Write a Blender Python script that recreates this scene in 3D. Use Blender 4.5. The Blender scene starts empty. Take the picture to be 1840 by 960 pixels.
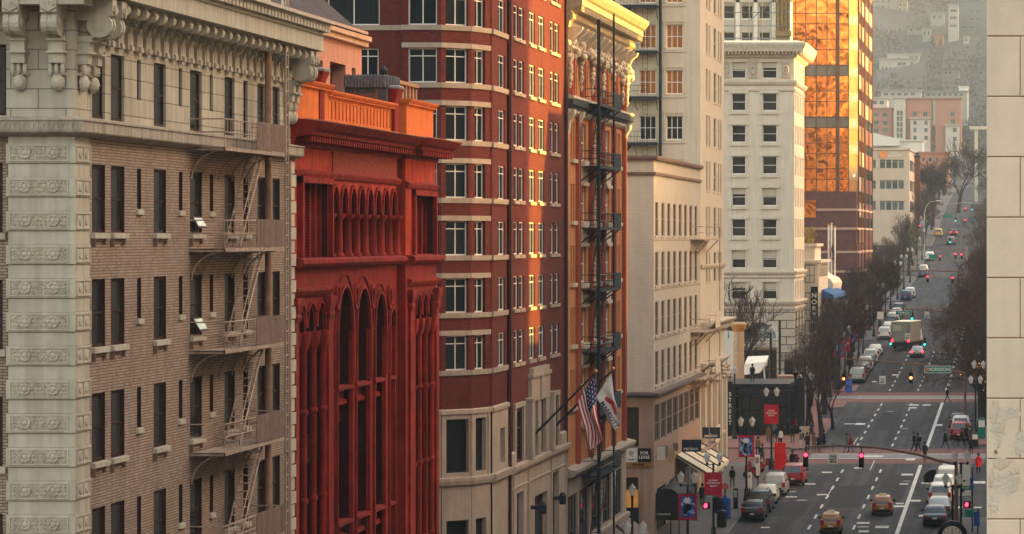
import bpy, bmesh, math, random
from math import sin, cos, pi, radians, sqrt, atan2
from mathutils import Vector, Matrix
random.seed(7)
scene = bpy.context.scene
# ---------------------------------------------------------------- camera
FP, XV, HY, CZ = 5950.0, 1850.0, 428.0, 27.7
cd = bpy.data.cameras.new('camera'); cam = bpy.data.objects.new('camera', cd)
scene.collection.objects.link(cam); scene.camera = cam
cam.location = (0, 0, CZ); cam.rotation_euler = (radians(90), 0, 0)
cd.sensor_width = 36; cd.lens = 36*FP/1840
cd.shift_x = -(XV-920)/1840; cd.shift_y = -(480-HY)/1840
cd.clip_start = 1; cd.clip_end = 12000
# ---------------------------------------------------------------- world, sun, exposure
SUN_EL, SUN_AZ = 13.0, 84.0          # azimuth clockwise from +Y (down the street)
w = bpy.data.worlds.new('World'); scene.world = w; w.use_nodes = True
wn, wl = w.node_tree.nodes, w.node_tree.links
bg = wn['Background']; sky = wn.new('ShaderNodeTexSky'); sky.sky_type = 'NISHITA'; sky.sun_disc = False
sky.sun_elevation = radians(SUN_EL); sky.sun_rotation = radians(SUN_AZ)
sky.air_density = 1.2; sky.dust_density = 5.0; sky.ozone_density = 0.6
mx = wn.new('ShaderNodeMixRGB'); mx.blend_type = 'MULTIPLY'; mx.inputs[0].default_value = 1
mx.inputs[2].default_value = (1.0, 0.865, 0.73, 1)
wl.new(sky.outputs[0], mx.inputs[1]); wl.new(mx.outputs[0], bg.inputs[0]); bg.inputs[1].default_value = 0.15
sd = bpy.data.lights.new('sun', 'SUN'); so = bpy.data.objects.new('sun', sd); scene.collection.objects.link(so)
sd.energy = 2.1; sd.angle = radians(0.8); sd.color = (1.0, 0.74, 0.14)
_d = Vector((sin(radians(SUN_AZ))*cos(radians(SUN_EL)), cos(radians(SUN_AZ))*cos(radians(SUN_EL)), sin(radians(SUN_EL))))
so.rotation_euler = _d.to_track_quat('Z', 'Y').to_euler(); so.location = (60, 100, 90)
vs = scene.view_settings; scene.display_settings.display_device = 'sRGB'
vs.view_transform = 'Standard'; vs.look = 'None'; vs.gamma = 1; vs.use_curve_mapping = False
vs.exposure = 3.1
try:
    scene.cycles.volume_bounces = 1; scene.cycles.max_bounces = 6; scene.cycles.diffuse_bounces = 3
    scene.cycles.volume_step_rate = 5
except Exception: pass
# ---------------------------------------------------------------- geometry of the street
FX = -26.9                                  # street wall on the left
def sY(px, X=FX): return -X*FP/(XV-px)      # depth at which a point of plane X stands
def Zf(py, Y): return CZ-(py-HY)*Y/FP
def Xf(px, Y): return (px-XV)*Y/FP
GP = [(-50, -1.3), (0, 0), (400, 10.4), (455, 12.4), (530, 16.0), (630, 19.6), (700, 23.6), (770, 28.0), (880, 36.5), (1000, 43), (1300, 52), (6000, 60)]
def gz(Y):
    for (a, za), (b, zb) in zip(GP, GP[1:]):
        if Y <= b: return za+(zb-za)*(Y-a)/(b-a)
    return GP[-1][1]
def gpt(px, py, dz=0):                      # ground point seen at a pixel of the photograph
    lo, hi = 60.0, 1200.0
    for _ in range(50):
        m = (lo+hi)/2
        if HY+(CZ-gz(m))*FP/m > py: lo = m
        else: hi = m
    return Vector((Xf(px, lo), lo, gz(lo)+dz))
# ---------------------------------------------------------------- object helpers
COL = scene.collection; WM = {}
def _link(o, parent, M):
    COL.objects.link(o)
    if parent is not None:
        o.parent = parent; o.matrix_local = WM[parent.name].inverted() @ M
    else: o.matrix_local = M
    WM[o.name] = M.copy(); return o
def thing(name, label, cat, loc, rz=0, group=None):
    o = bpy.data.objects.new(name, None); o.empty_display_size = 0.5
    _link(o, None, Matrix.Translation(Vector(loc)) @ Matrix.Rotation(rz, 4, 'Z'))
    o['label'] = label; o['category'] = cat
    if group: o['group'] = group
    return o
def tag(o, label, cat, group=None):
    o['label'] = label; o['category'] = cat
    if group: o['group'] = group
    return o
def struct(o): o['kind'] = 'structure'; return o
def stuff(o, label=None, cat=None):
    o['kind'] = 'stuff'
    if label: o['label'] = label; o['category'] = cat
    return o
def put(name, mesh, parent=None, M=None):
    return _link(bpy.data.objects.new(name, mesh), parent, M if M is not None else Matrix())
def copy_tree(root, loc, rz=0, label=None, group=None, scale=1):
    r = root.copy(); COL.objects.link(r)
    r.matrix_local = Matrix.Translation(Vector(loc)) @ Matrix.Rotation(rz, 4, 'Z') @ Matrix.Scale(scale, 4)
    if label: r['label'] = label
    if group: r['group'] = group
    def rec(a, b):
        for ch in a.children:
            c = ch.copy(); COL.objects.link(c); c.parent = b; c.matrix_local = ch.matrix_local.copy(); rec(ch, c)
    rec(root, r); return r
class MB:
    """collects geometry; fr maps (u, w, z) to the world"""
    def __init__(s, fr=None): s.v = []; s.f = []; s.m = []; s.fr = fr; s.k = []
    def mark(s): s.k.append((len(s.v), len(s.f)))     # a new piece starts here
    def P(s, p): s.v.append(s.fr(*p) if s.fr else tuple(p)); return len(s.v)-1
    def face(s, pts, mi=0):
        s.f.append([s.P(p) for p in pts]); s.m.append(mi)
    def box(s, a0, a1, b0, b1, c0, c1, mi=0):
        i = [s.P((a, b, c)) for c in (c0, c1) for b in (b0, b1) for a in (a0, a1)]
        for q in ((0, 2, 3, 1), (4, 5, 7, 6), (0, 1, 5, 4), (2, 6, 7, 3), (0, 4, 6, 2), (1, 3, 7, 5)):
            s.f.append([i[k] for k in q]); s.m.append(mi)
    def loft(s, rings, mi=0, caps=True, close=True):
        R = [[s.P(p) for p in r] for r in rings]; n = len(R[0])
        for A, B in zip(R, R[1:]):
            for k in range(n if close else n-1):
                s.f.append([A[k], A[(k+1) % n], B[(k+1) % n], B[k]]); s.m.append(mi)
        if caps and close:
            s.f.append(R[0][::-1]); s.m.append(mi); s.f.append(R[-1]); s.m.append(mi)
    def wz(s, prof, u0, u1, mi=0, m0=0, m1=0):  # a (w, z) outline run along u, mitred where m is 1
        s.loft([[(u+k*w_, w_, z) for w_, z in prof] for u, k in ((u0, -m0), (u1, m1))], mi)
    def uz(s, poly, w0, w1, mi=0):            # a (u, z) outline given thickness
        s.loft([[(u, w_, z) for u, z in poly] for w_ in (w0, w1)], mi)
    def tube(s, pts, r, n=6, mi=0, caps=True):
        pts = [Vector(p) for p in pts]; rr = r if isinstance(r, (list, tuple)) else [r]*len(pts)
        rings = []
        for k, p in enumerate(pts):
            d = (pts[min(k+1, len(pts)-1)]-pts[max(k-1, 0)]).normalized()
            a = d.cross(Vector((0, 0, 1)))
            if a.length < 1e-3: a = Vector((1, 0, 0))
            a.normalize(); b = d.cross(a)
            rings.append([p+(a*cos(2*pi*j/n)+b*sin(2*pi*j/n))*rr[k] for j in range(n)])
        s.loft(rings, mi, caps)
    def lathe(s, c, prof, n=10, mi=0, axis='z', a0=0):
        rings = []
        for r, h in prof:
            ring = []
            for j in range(n):
                t = a0+2*pi*j/n; x, y = r*cos(t), r*sin(t)
                if axis == 'z': q = (c[0]+x, c[1]+y, c[2]+h)
                elif axis == 'w': q = (c[0]+x, c[1]+h, c[2]+y)
                else: q = (c[0]+h, c[1]+x, c[2]+y)
                ring.append(q)
            rings.append(ring)
        s.loft(rings, mi, True)
    def wall(s, u0, u1, z0, z1, ops, depth=.3, mi=0, w=0, rmi=None):
        us = sorted({u0, u1, *[o[0] for o in ops], *[o[1] for o in ops]}); us = [u for u in us if u0 <= u <= u1]
        zs = sorted({z0, z1, *[o[2] for o in ops], *[o[3] for o in ops]}); zs = [z for z in zs if z0 <= z <= z1]
        idx = {}
        def vid(u, z):
            if (u, z) not in idx: idx[(u, z)] = s.P((u, w, z))
            return idx[(u, z)]
        for a, b in zip(us, us[1:]):
            for c, d in zip(zs, zs[1:]):
                um, zm = (a+b)/2, (c+d)/2
                if any(o[0] < um < o[1] and o[2] < zm < o[3] for o in ops): continue
                s.f.append([vid(a, c), vid(b, c), vid(b, d), vid(a, d)]); s.m.append(mi)
        r = mi if rmi is None else rmi
        for o in ops:
            a, b, c, d = o[:4]; k = w-(o[4] if len(o) > 4 else depth)
            s.face([(a, w, c), (a, k, c), (a, k, d), (a, w, d)], r); s.face([(b, w, c), (b, w, d), (b, k, d), (b, k, c)], r)
            s.face([(a, w, c), (b, w, c), (b, k, c), (a, k, c)], r); s.face([(a, w, d), (a, k, d), (b, k, d), (b, w, d)], r)
    def arch(s, u0, u1, z0, z1, a, b, zs, rise, depth, mi=0, w=0, n=10, pointed=False, rmi=None):
        rmi = mi if rmi is None else rmi
        """wall from zs to z1 over an arched opening a..b springing at zs"""
        c = (a+b)/2; h = (b-a)/2; pts = []
        for k in range(n+1):
            t = -1+2*k/n
            zz = (rise*sqrt(max(0, 1-t*t)) if not pointed else rise*(1-abs(t)**1.8)**0.75)
            pts.append((c+h*t, zs+zz))
        if u0 < a: s.face([(u0, w, z0), (a, w, z0), (a, w, z1), (u0, w, z1)], mi)
        if b < u1: s.face([(b, w, z0), (u1, w, z0), (u1, w, z1), (b, w, z1)], mi)
        for p, q in zip(pts, pts[1:]):
            s.face([(p[0], w, p[1]), (q[0], w, q[1]), (q[0], w, z1), (p[0], w, z1)], mi)
            s.face([(p[0], w, p[1]), (p[0], w-depth, p[1]), (q[0], w-depth, q[1]), (q[0], w, q[1])], rmi)
        for e in (a, b):
            s.face([(e, w, z0), (e, w-depth, z0), (e, w-depth, zs), (e, w, zs)], rmi)
        return pts
    def ring(s, pts, t, w0, w1, mi=0):        # raised moulding following an arch outline
        for p, q in zip(pts, pts[1:]):
            d = Vector((q[0]-p[0], q[1]-p[1])); 
            if d.length < 1e-6: continue
            n_ = Vector((-d.y, d.x)).normalized()*t
            s.loft([[(e[0], w0, e[1]), (e[0]+n_.x, w0, e[1]+n_.y), (e[0]+n_.x, w1, e[1]+n_.y), (e[0], w1, e[1])] for e in (p, q)], mi, True)
    def mesh(s, name, mats, smooth=None, recalc=True):
        me = bpy.data.meshes.new(name); me.from_pydata([tuple(p) for p in s.v], [], s.f)
        for m in (mats if isinstance(mats, (list, tuple)) else [mats]): me.materials.append(m)
        me.polygons.foreach_set('material_index', s.m)
        if recalc or smooth:
            bm = bmesh.new(); bm.from_mesh(me)
            if smooth: bmesh.ops.remove_doubles(bm, verts=bm.verts, dist=0.0005)
            bmesh.ops.recalc_face_normals(bm, faces=bm.faces)
            if smooth:
                for f in bm.faces: f.smooth = True
                for e in bm.edges:
                    if len(e.link_faces) == 2 and e.calc_face_angle(0) > radians(smooth): e.smooth = False
            bm.to_mesh(me); bm.free()
        me.update(); return me
    def build(s, name, mats, parent=None, M=None, smooth=None, recalc=True):
        return put(name, s.mesh(name, mats, smooth, recalc), parent, M)
def _parts(s, name, mats, parent=None, smooth=None):
    ks = ([] if s.k and s.k[0] == (0, 0) else [(0, 0)])+s.k+[(len(s.v), len(s.f))]; out = []
    for (v0, f0), (v1, f1) in zip(ks, ks[1:]):
        if v1 == v0: continue
        q = MB(); q.v = s.v[v0:v1]; q.f = [[i-v0 for i in f] for f in s.f[f0:f1]]; q.m = s.m[f0:f1]
        c = Vector([sum(p[i] for p in q.v)/len(q.v) for i in range(3)]); q.v = [Vector(p)-c for p in q.v]
        out.append(q.build(name, mats, parent, Matrix.Translation(c), smooth=smooth))
    return out
MB.parts = _parts
def Fac(x, y, deg):
    c, s_ = cos(radians(deg)), sin(radians(deg))
    def f(u, w_, z): return (x+u*c+w_*s_, y+u*s_-w_*c, z)
    f.deg = deg; return f
STREET = Fac(FX, 0, 90)
def front(Y): return Fac(0, Y, 0)
# ---------------------------------------------------------------- materials
def _nt(name):
    m = bpy.data.materials.new(name); m.use_nodes = True
    return m, m.node_tree.nodes, m.node_tree.links, m.node_tree.nodes['Principled BSDF']
def mat(name, col, rough=.8, metal=0, noise=.12, scale=1.5, bump=0, bscale=20, emit=None, es=0, spec=.15, streak=0, rnd=0, alpha=None, objc=False, lane=0):
    m, N, L, B = _nt(name)
    B.inputs['Roughness'].default_value = rough; B.inputs['Metallic'].default_value = metal
    B.inputs['Specular IOR Level'].default_value = spec; B.inputs['Base Color'].default_value = (*col, 1)
    g = N.new('ShaderNodeNewGeometry'); tcn = N.new('ShaderNodeTexCoord')
    src = tcn.outputs['Object'] if objc else g.outputs['Position']
    if noise or streak:
        nz = N.new('ShaderNodeTexNoise'); nz.inputs['Scale'].default_value = scale; nz.inputs['Detail'].default_value = 6
        nz.inputs['Roughness'].default_value = .65; L.new(src, nz.inputs['Vector'])
        mr = N.new('ShaderNodeMapRange'); mr.inputs[1].default_value = .3; mr.inputs[2].default_value = .7
        mr.inputs[3].default_value = 1-noise; mr.inputs[4].default_value = 1+noise; L.new(nz.outputs[0], mr.inputs[0])
        fac = mr.outputs[0]
        if streak:
            mp = N.new('ShaderNodeMapping'); mp.inputs['Scale'].default_value = (3, 3, .22); L.new(src, mp.inputs[0])
            n2 = N.new('ShaderNodeTexNoise'); n2.inputs['Scale'].default_value = 1.2; n2.inputs['Detail'].default_value = 4; L.new(mp.outputs[0], n2.inputs['Vector'])
            m2 = N.new('ShaderNodeMapRange'); m2.inputs[1].default_value = .35; m2.inputs[2].default_value = .65
            m2.inputs[3].default_value = 1-streak; m2.inputs[4].default_value = 1; L.new(n2.outputs[0], m2.inputs[0])
            mu = N.new('ShaderNodeMath'); mu.operation = 'MULTIPLY'; L.new(fac, mu.inputs[0]); L.new(m2.outputs[0], mu.inputs[1]); fac = mu.outputs[0]
        if lane:
            for sc_, lo_ in (((1.5, .012, 1), 1-lane), ((.9, .09, 1), 1-lane*.6)):
                mp = N.new('ShaderNodeMapping'); mp.inputs['Scale'].default_value = sc_; L.new(src, mp.inputs[0])
                n2 = N.new('ShaderNodeTexNoise'); n2.inputs['Scale'].default_value = 1; n2.inputs['Detail'].default_value = 5; L.new(mp.outputs[0], n2.inputs['Vector'])
                m2 = N.new('ShaderNodeMapRange'); m2.inputs[1].default_value = .38; m2.inputs[2].default_value = .6; m2.inputs[3].default_value = lo_; m2.inputs[4].default_value = 1+lane*.3; L.new(n2.outputs[0], m2.inputs[0])
                mu = N.new('ShaderNodeMath'); mu.operation = 'MULTIPLY'; L.new(fac, mu.inputs[0]); L.new(m2.outputs[0], mu.inputs[1]); fac = mu.outputs[0]
        if rnd:
            oi = N.new('ShaderNodeObjectInfo'); m3 = N.new('ShaderNodeMapRange'); m3.inputs[3].default_value = 1-rnd; m3.inputs[4].default_value = 1+rnd
            L.new(oi.outputs['Random'], m3.inputs[0]); mu = N.new('ShaderNodeMath'); mu.operation = 'MULTIPLY'; L.new(fac, mu.inputs[0]); L.new(m3.outputs[0], mu.inputs[1]); fac = mu.outputs[0]
        vm = N.new('ShaderNodeVectorMath'); vm.operation = 'SCALE'; vm.inputs[0].default_value = col
        L.new(fac, vm.inputs['Scale']); L.new(vm.outputs[0], B.inputs['Base Color'])
    if bump:
        nb = N.new('ShaderNodeTexNoise'); nb.inputs['Scale'].default_value = bscale; nb.inputs['Detail'].default_value = 5; L.new(src, nb.inputs['Vector'])
        bp = N.new('ShaderNodeBump'); bp.inputs['Strength'].default_value = bump; bp.inputs['Distance'].default_value = .05
        L.new(nb.outputs[0], bp.inputs['Height']); L.new(bp.outputs[0], B.inputs['Normal'])
    if emit: B.inputs['Emission Color'].default_value = (*emit, 1); B.inputs['Emission Strength'].default_value = es
    if alpha is not None: B.inputs['Alpha'].default_value = alpha
    return m
def brickmat(name, c1, c2, mortar, bw=.22, bh=.08, ms=.012, off=.5, rough=.85, noise=.18, bump=.6, streak=.12, scale=.7, flat=False, nscale=None):
    """masonry laid out on walls whichever way they face (flat: on the ground)"""
    m, N, L, B = _nt(name); B.inputs['Roughness'].default_value = rough; B.inputs['Specular IOR Level'].default_value = .1
    g = N.new('ShaderNodeNewGeometry'); sp = N.new('ShaderNodeSeparateXYZ'); L.new(g.outputs['Position'], sp.inputs[0])
    cb = N.new('ShaderNodeCombineXYZ')
    if flat:
        L.new(sp.outputs[0], cb.inputs[0]); L.new(sp.outputs[1], cb.inputs[1])
    else:
        sn = N.new('ShaderNodeSeparateXYZ'); L.new(g.outputs['True Normal'], sn.inputs[0])
        ab = N.new('ShaderNodeMath'); ab.operation = 'ABSOLUTE'; L.new(sn.outputs[0], ab.inputs[0])
        gt = N.new('ShaderNodeMath'); gt.operation = 'GREATER_THAN'; gt.inputs[1].default_value = .7; L.new(ab.outputs[0], gt.inputs[0])
        mi = N.new('ShaderNodeMix'); mi.data_type = 'FLOAT'; L.new(gt.outputs[0], mi.inputs[0]); L.new(sp.outputs[0], mi.inputs[2]); L.new(sp.outputs[1], mi.inputs[3])
        L.new(mi.outputs[0], cb.inputs[0]); L.new(sp.outputs[2], cb.inputs[1])
    bt = N.new('ShaderNodeTexBrick'); bt.inputs['Scale'].default_value = 1; bt.inputs['Brick Width'].default_value = bw
    bt.inputs['Row Height'].default_value = bh; bt.inputs['Mortar Size'].default_value = ms; bt.inputs['Mortar Smooth'].default_value = .2
    bt.inputs['Bias'].default_value = 0; bt.offset = off
    bt.inputs['Color1'].default_value = (*c1, 1); bt.inputs['Color2'].default_value = (*c2, 1); bt.inputs['Mortar'].default_value = (*mortar, 1)
    L.new(cb.outputs[0], bt.inputs['Vector'])
    nz = N.new('ShaderNodeTexNoise'); nz.inputs['Scale'].default_value = scale; nz.inputs['Detail'].default_value = 8; nz.inputs['Roughness'].default_value = .7
    L.new(g.outputs['Position'], nz.inputs['Vector'])
    mr = N.new('ShaderNodeMapRange'); mr.inputs[1].default_value = .3; mr.inputs[2].default_value = .7; mr.inputs[3].default_value = 1-noise; mr.inputs[4].default_value = 1+noise*.6
    L.new(nz.outputs[0], mr.inputs[0])
    mp = N.new('ShaderNodeMapping'); mp.inputs['Scale'].default_value = (2.2, 2.2, .15); L.new(g.outputs['Position'], mp.inputs[0])
    n2 = N.new('ShaderNodeTexNoise'); n2.inputs['Scale'].default_value = 1.2; n2.inputs['Detail'].default_value = 4; L.new(mp.outputs[0], n2.inputs['Vector'])
    m2 = N.new('ShaderNodeMapRange'); m2.inputs[1].default_value = .35; m2.inputs[2].default_value = .65; m2.inputs[3].default_value = 1-streak; m2.inputs[4].default_value = 1; L.new(n2.outputs[0], m2.inputs[0])
    mu = N.new('ShaderNodeMath'); mu.operation = 'MULTIPLY'; L.new(mr.outputs[0], mu.inputs[0]); L.new(m2.outputs[0], mu.inputs[1])
    vm = N.new('ShaderNodeVectorMath'); vm.operation = 'SCALE'; L.new(bt.outputs['Color'], vm.inputs[0]); L.new(mu.outputs[0], vm.inputs['Scale'])
    L.new(vm.outputs[0], B.inputs['Base Color'])
    iv = N.new('ShaderNodeMath'); iv.operation = 'SUBTRACT'; iv.inputs[0].default_value = 1; L.new(bt.outputs['Fac'], iv.inputs[1])
    bp = N.new('ShaderNodeBump'); bp.inputs['Strength'].default_value = bump; bp.inputs['Distance'].default_value = .02
    L.new(iv.outputs[0], bp.inputs['Height']); L.new(bp.outputs[0], B.inputs['Normal'])
    return m
def glassmat(name, dark, light, lit=.25, rough=.06, spec=.6, curtain=True):
    spec *= .35
    """window pane: dark room behind, on some windows a blind or curtain"""
    m, N, L, B = _nt(name); B.inputs['Roughness'].default_value = rough; B.inputs['Specular IOR Level'].default_value = spec
    oi = N.new('ShaderNodeObjectInfo'); tc = N.new('ShaderNodeTexCoord')
    mp = N.new('ShaderNodeMapping'); mp.inputs['Scale'].default_value = (14, 1, .6); L.new(tc.outputs['Object'], mp.inputs[0])
    nz = N.new('ShaderNodeTexNoise'); nz.noise_dimensions = '4D'; nz.inputs['Scale'].default_value = 1; nz.inputs['Detail'].default_value = 3
    L.new(mp.outputs[0], nz.inputs['Vector'])
    sc = N.new('ShaderNodeMath'); sc.operation = 'MULTIPLY'; sc.inputs[1].default_value = 50; L.new(oi.outputs['Random'], sc.inputs[0]); L.new(sc.outputs[0], nz.inputs['W'])
    mr = N.new('ShaderNodeMapRange'); mr.inputs[1].default_value = .35; mr.inputs[2].default_value = .75; mr.inputs[3].default_value = 0; mr.inputs[4].default_value = lit
    L.new(nz.outputs[0], mr.inputs[0])
    wn_ = N.new('ShaderNodeTexWhiteNoise'); wn_.noise_dimensions = '1D'; L.new(sc.outputs[0], wn_.inputs['W'])
    ad = N.new('ShaderNodeMath'); ad.operation = 'MULTIPLY_ADD'; L.new(wn_.outputs[0], ad.inputs[0]); ad.inputs[1].default_value = lit; L.new(mr.outputs[0], ad.inputs[2])
    mi = N.new('ShaderNodeMixRGB'); mi.inputs[1].default_value = (*dark, 1); mi.inputs[2].default_value = (*light, 1); L.new(ad.outputs[0], mi.inputs[0])
    L.new(mi.outputs[0], B.inputs['Base Color']); return m
# ---------------------------------------------------------------- shared windows
_wc = {}
def window(parent, fr, a, b, c, d, depth=.3, ft=.05, mull=(), rails=(), fm=None, gm=None, sill=None, sm=None, label=None, proud=.06, name='window', thin=.7):
    """frame (> pane, sill) set back in an opening; u = a..b, z = c..d"""
    W_, H_ = round(b-a, 3), round(d-c, 3)
    key = (W_, H_, ft, tuple(mull), tuple(rails), fm.name, gm.name, sill, sm.name if sm else '', depth, proud)
    if key not in _wc:
        L_ = lambda u, w_, z: (u, -w_, z)
        k = MB(L_); t = ft
        k.box(0, t, -.05, 0, 0, H_); k.box(W_-t, W_, -.05, 0, 0, H_)
        k.box(t, W_-t, -.05, 0, 0, t); k.box(t, W_-t, -.05, 0, H_-t, H_)
        for x in mull: k.box(x*W_-t*.5*thin, x*W_+t*.5*thin, -.048, -.004, t, H_-t)
        for z in rails: k.box(t, W_-t, -.045, -.007, z*H_-t*.5*thin, z*H_+t*.5*thin)
        g = MB(L_); g.face([(t*.5, -.035, t*.5), (W_-t*.5, -.035, t*.5), (W_-t*.5, -.035, H_-t*.5), (t*.5, -.035, H_-t*.5)])
        smh = None
        if sill:
            q = MB(L_); q.wz([(.0, -sill), (depth+proud, -sill), (depth+proud, -.025), (0, 0)], -.1, W_+.1); smh = q.mesh('sill', sm)
        _wc[key] = (k.mesh('window', fm), g.mesh('pane', gm), smh)
    me = _wc[key]
    M = Matrix.Translation(Vector(fr(a, -depth, c))) @ Matrix.Rotation(radians(fr.deg), 4, 'Z')
    o = put(name, me[0], parent, M); put('pane', me[1], o, M)
    if me[2]: put('sill', me[2], o, M @ Matrix.Translation((0, -.002, 0)))
    if label: o['label'] = label
    return o
def text_mesh(txt, size, mat_, depth=.01, align='CENTER', squash=1.0, bold=False):
    cu = bpy.data.curves.new('t', 'FONT'); cu.body = txt; cu.size = size; cu.extrude = depth; cu.align_x = align; cu.align_y = 'CENTER'
    if bold: cu.offset = size*.018
    o = bpy.data.objects.new('t', cu); COL.objects.link(o)
    dg = bpy.context.evaluated_depsgraph_get(); me = bpy.data.meshes.new_from_object(o.evaluated_get(dg), depsgraph=dg)
    for v in me.vertices: v.co.x *= squash
    me.materials.clear(); me.materials.append(mat_); bpy.data.objects.remove(o); bpy.data.curves.remove(cu); return me
def lettering(parent, txt, size, m_, p, deg=0, squash=1.0, bold=False, align='CENTER', tilt=0, name='lettering'):
    """standing letters read from the -Y side when deg is 0"""
    me = text_mesh(txt, size, m_, align=align, squash=squash, bold=bold)
    M = Matrix.Translation(Vector(p)) @ Matrix.Rotation(radians(deg), 4, 'Z') @ Matrix.Rotation(radians(90), 4, 'X') @ Matrix.Rotation(radians(tilt), 4, 'Z')
    return put(name, me, parent, M)
# palette
IRON = mat('dark_iron', (.018, .024, .032), .55, .3, noise=.3, scale=8)
IRON2 = mat('green_black_paint', (.012, .016, .018), .5, 0, noise=.2, scale=5)
BEIGE_IRON = mat('beige_painted_iron', (.38, .27, .205), .7, 0, noise=.25, scale=3, streak=.3)
RUST_MESH = mat('rusty_mesh', (.20, .125, .10), .85, 0, noise=.25, scale=4, streak=.4)
WHITE = mat('white_paint', (.75, .7, .62), .6, noise=.06)
GREYROOF = mat('roof_felt', (.12, .115, .11), .95, noise=.3, scale=.8)
BLACK = mat('black', (.01, .011, .013), .5, noise=.1)
DARKIN = mat('dark_interior', (.012, .012, .014), .9, noise=0)
# ================================================================ GROUND, ROAD, PAVEMENTS
ASPH = mat('asphalt', (.048, .042, .044), .85, noise=.25, scale=.9, bump=.25, bscale=40, lane=.4)
CONC = mat('pavement_concrete', (.105, .092, .088), .9, noise=.2, scale=1.2, bump=.1)
KERB = mat('kerb_stone', (.13, .12, .115), .85, noise=.2, scale=2)
LINE = mat('road_paint', (.50, .47, .41), .8, noise=.5, scale=3.5)
PBRICK = brickmat('paving_brick', (.25, .115, .09), (.20, .085, .068), (.14, .08, .065), .3, .15, .012, flat=True, noise=.25, bump=.1, streak=0)
PBRICK2 = brickmat('crossing_brick', (.20, .085, .07), (.155, .062, .053), (.11, .06, .05), .3, .15, .012, flat=True, noise=.3, bump=.1, streak=0)
TRACK = mat('track_bed', (.19, .165, .155), .85, noise=.3, scale=2)
SOIL = mat('ground_soil', (.05, .045, .035), .95, noise=.3, scale=.02)
def strip(x0, x1, y0, y1, dz, mb=None, mi=0, thick=0):
    """sheet following the slope of the street"""
    mb = mb or MB(); ys = sorted({y0, y1, *[g for g, _ in GP if y0 < g < y1]})
    if thick: mb.loft([[(x0, y, gz(y)+dz), (x1, y, gz(y)+dz), (x1, y, gz(y)+dz-thick), (x0, y, gz(y)+dz-thick)] for y in ys], mi)
    else:
        for a, b in zip(ys, ys[1:]): mb.face([(x0, a, gz(a)+dz), (x1, a, gz(a)+dz), (x1, b, gz(b)+dz), (x0, b, gz(b)+dz)], mi)
    return mb
def hillz(x, y):
    pts = [(1000, 43), (1150, 52), (1400, 76), (1700, 121), (2000, 176), (2400, 245), (3000, 300)]
    z = pts[-1][1]
    for (a, za), (b, zb) in zip(pts, pts[1:]):
        if y <= b: z = za+(zb-za)*(y-a)/(b-a); break
    return z+6*sin(x*.021+y*.004)+4*sin(x*.05-y*.013)*min(1, (y-1000)/300)+(-x-60)*.10*min(1, max(0, (y-1200)/600))
g = MB()
ys = [-400, -50, 0]+[p[0] for p in GP if 0 < p[0] <= 1000]
for a, b in zip(ys, ys[1:]):
    g.face([(-700, a, gz(a)-.02), (700, a, gz(a)-.02), (700, b, gz(b)-.02), (-700, b, gz(b)-.02)])
struct(g.build('ground', SOIL))
g = MB(); NX, NY = 60, 70
P_ = [[(-700+1400*i/NX, 1000+1480*j/NY) for i in range(NX+1)] for j in range(NY+1)]
ids = [[g.P((x, y, (gz(1000)-.02) if y <= 1000 else hillz(x, y))) for x, y in r] for r in P_]
for j in range(NY):
    for i in range(NX): g.f.append([ids[j][i], ids[j][i+1], ids[j+1][i+1], ids[j+1][i]]); g.m.append(0)
struct(g.build('hill', mat('hill_ground', (.07, .066, .06), .95, noise=.2, scale=.03), smooth=60))
LC = -21.8
road = strip(LC, -5.2, -40, 250, 0); strip(LC, -5.5, 250, 1000, 0, road)
for a, b in ((148.5, 165.5), (221.5, 236.5), (386+66, 386+84), (531+10, 531+26), (640, 656), (720, 736)): strip(-120, LC, a, b, 0, road)
strip(-5.5, 60, 250, 312, 0, road)
struct(road.build('road', ASPH))
xr = strip(-60, -20.0, 294.3, 309, .004); xr2 = MB()
for a, b in ((294.3, 299), (304, 309)): strip(-20.0, -4, a, b, .004, xr)
for a, b in ((366.5, 371.5), (376, 381.5)): strip(-40, -5.5, a, b, .004, xr)
struct(xr.build('brick_crossing', PBRICK2))
strip(-20.0, -4, 299, 304, .004, xr2); strip(-40, -5.5, 371.5, 376, .004, xr2)
struct(xr2.build('tram_track_bed', TRACK))
rl = MB()
for y in (300.4, 301.9, 373, 374.4): rl.box(-60, 10, y, y+.07, gz(y)+.006, gz(y)+.012)
struct(rl.build('tram_rail', mat('rail_steel', (.2, .18, .17), .4, .8, noise=.2)))
# pavements with kerbs
pv = MB(); br = MB(); kb = MB()
def pave(x0, x1, y0, y1, m): strip(x0, x1, y0, y1, .14, m, thick=.5)
for a, b in ((-40, 148.5), (165.5, 221.5), (236.5, 285)): pave(-26.9, LC-.16, a, b, pv)
pave(-26.9, -20.2, 285, 294.3, pv)
for a, b in ((-40, 148.5), (165.5, 221.5), (236.5, 285)): strip(LC-.16, LC, a, b, .145, kb, thick=.5)
strip(-20.2, -20.0, 285.6, 293.4, .145, kb, thick=.5)
pave(-60, -20.2, 309, 342, br); strip(-20.2, -20.0, 309.8, 341.4, .145, kb, thick=.5)
pave(-60, -22.2, 342, 366, br); strip(-22.2, -22.0, 342, 366, .145, kb, thick=.5)
pave(-60, -20.3, 381.5, 392, br); strip(-20.3, -20.1, 382, 391.5, .145, kb, thick=.5)
pave(-40, -20.3, 358, 366.5, br); strip(-20.3, -20.1, 358.5, 366, .145, kb, thick=.5)
for a, b in ((392, 452), (470, 541), (557, 640), (656, 720), (736, 990)): pave(-27.5, LC-.16, a, b, pv); strip(LC-.16, LC, a, b, .145, kb, thick=.5)
pave(-5.0, 12, -40, 250, pv); strip(-5.2, -5.0, -40, 249.5, .145, kb, thick=.5)
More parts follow.
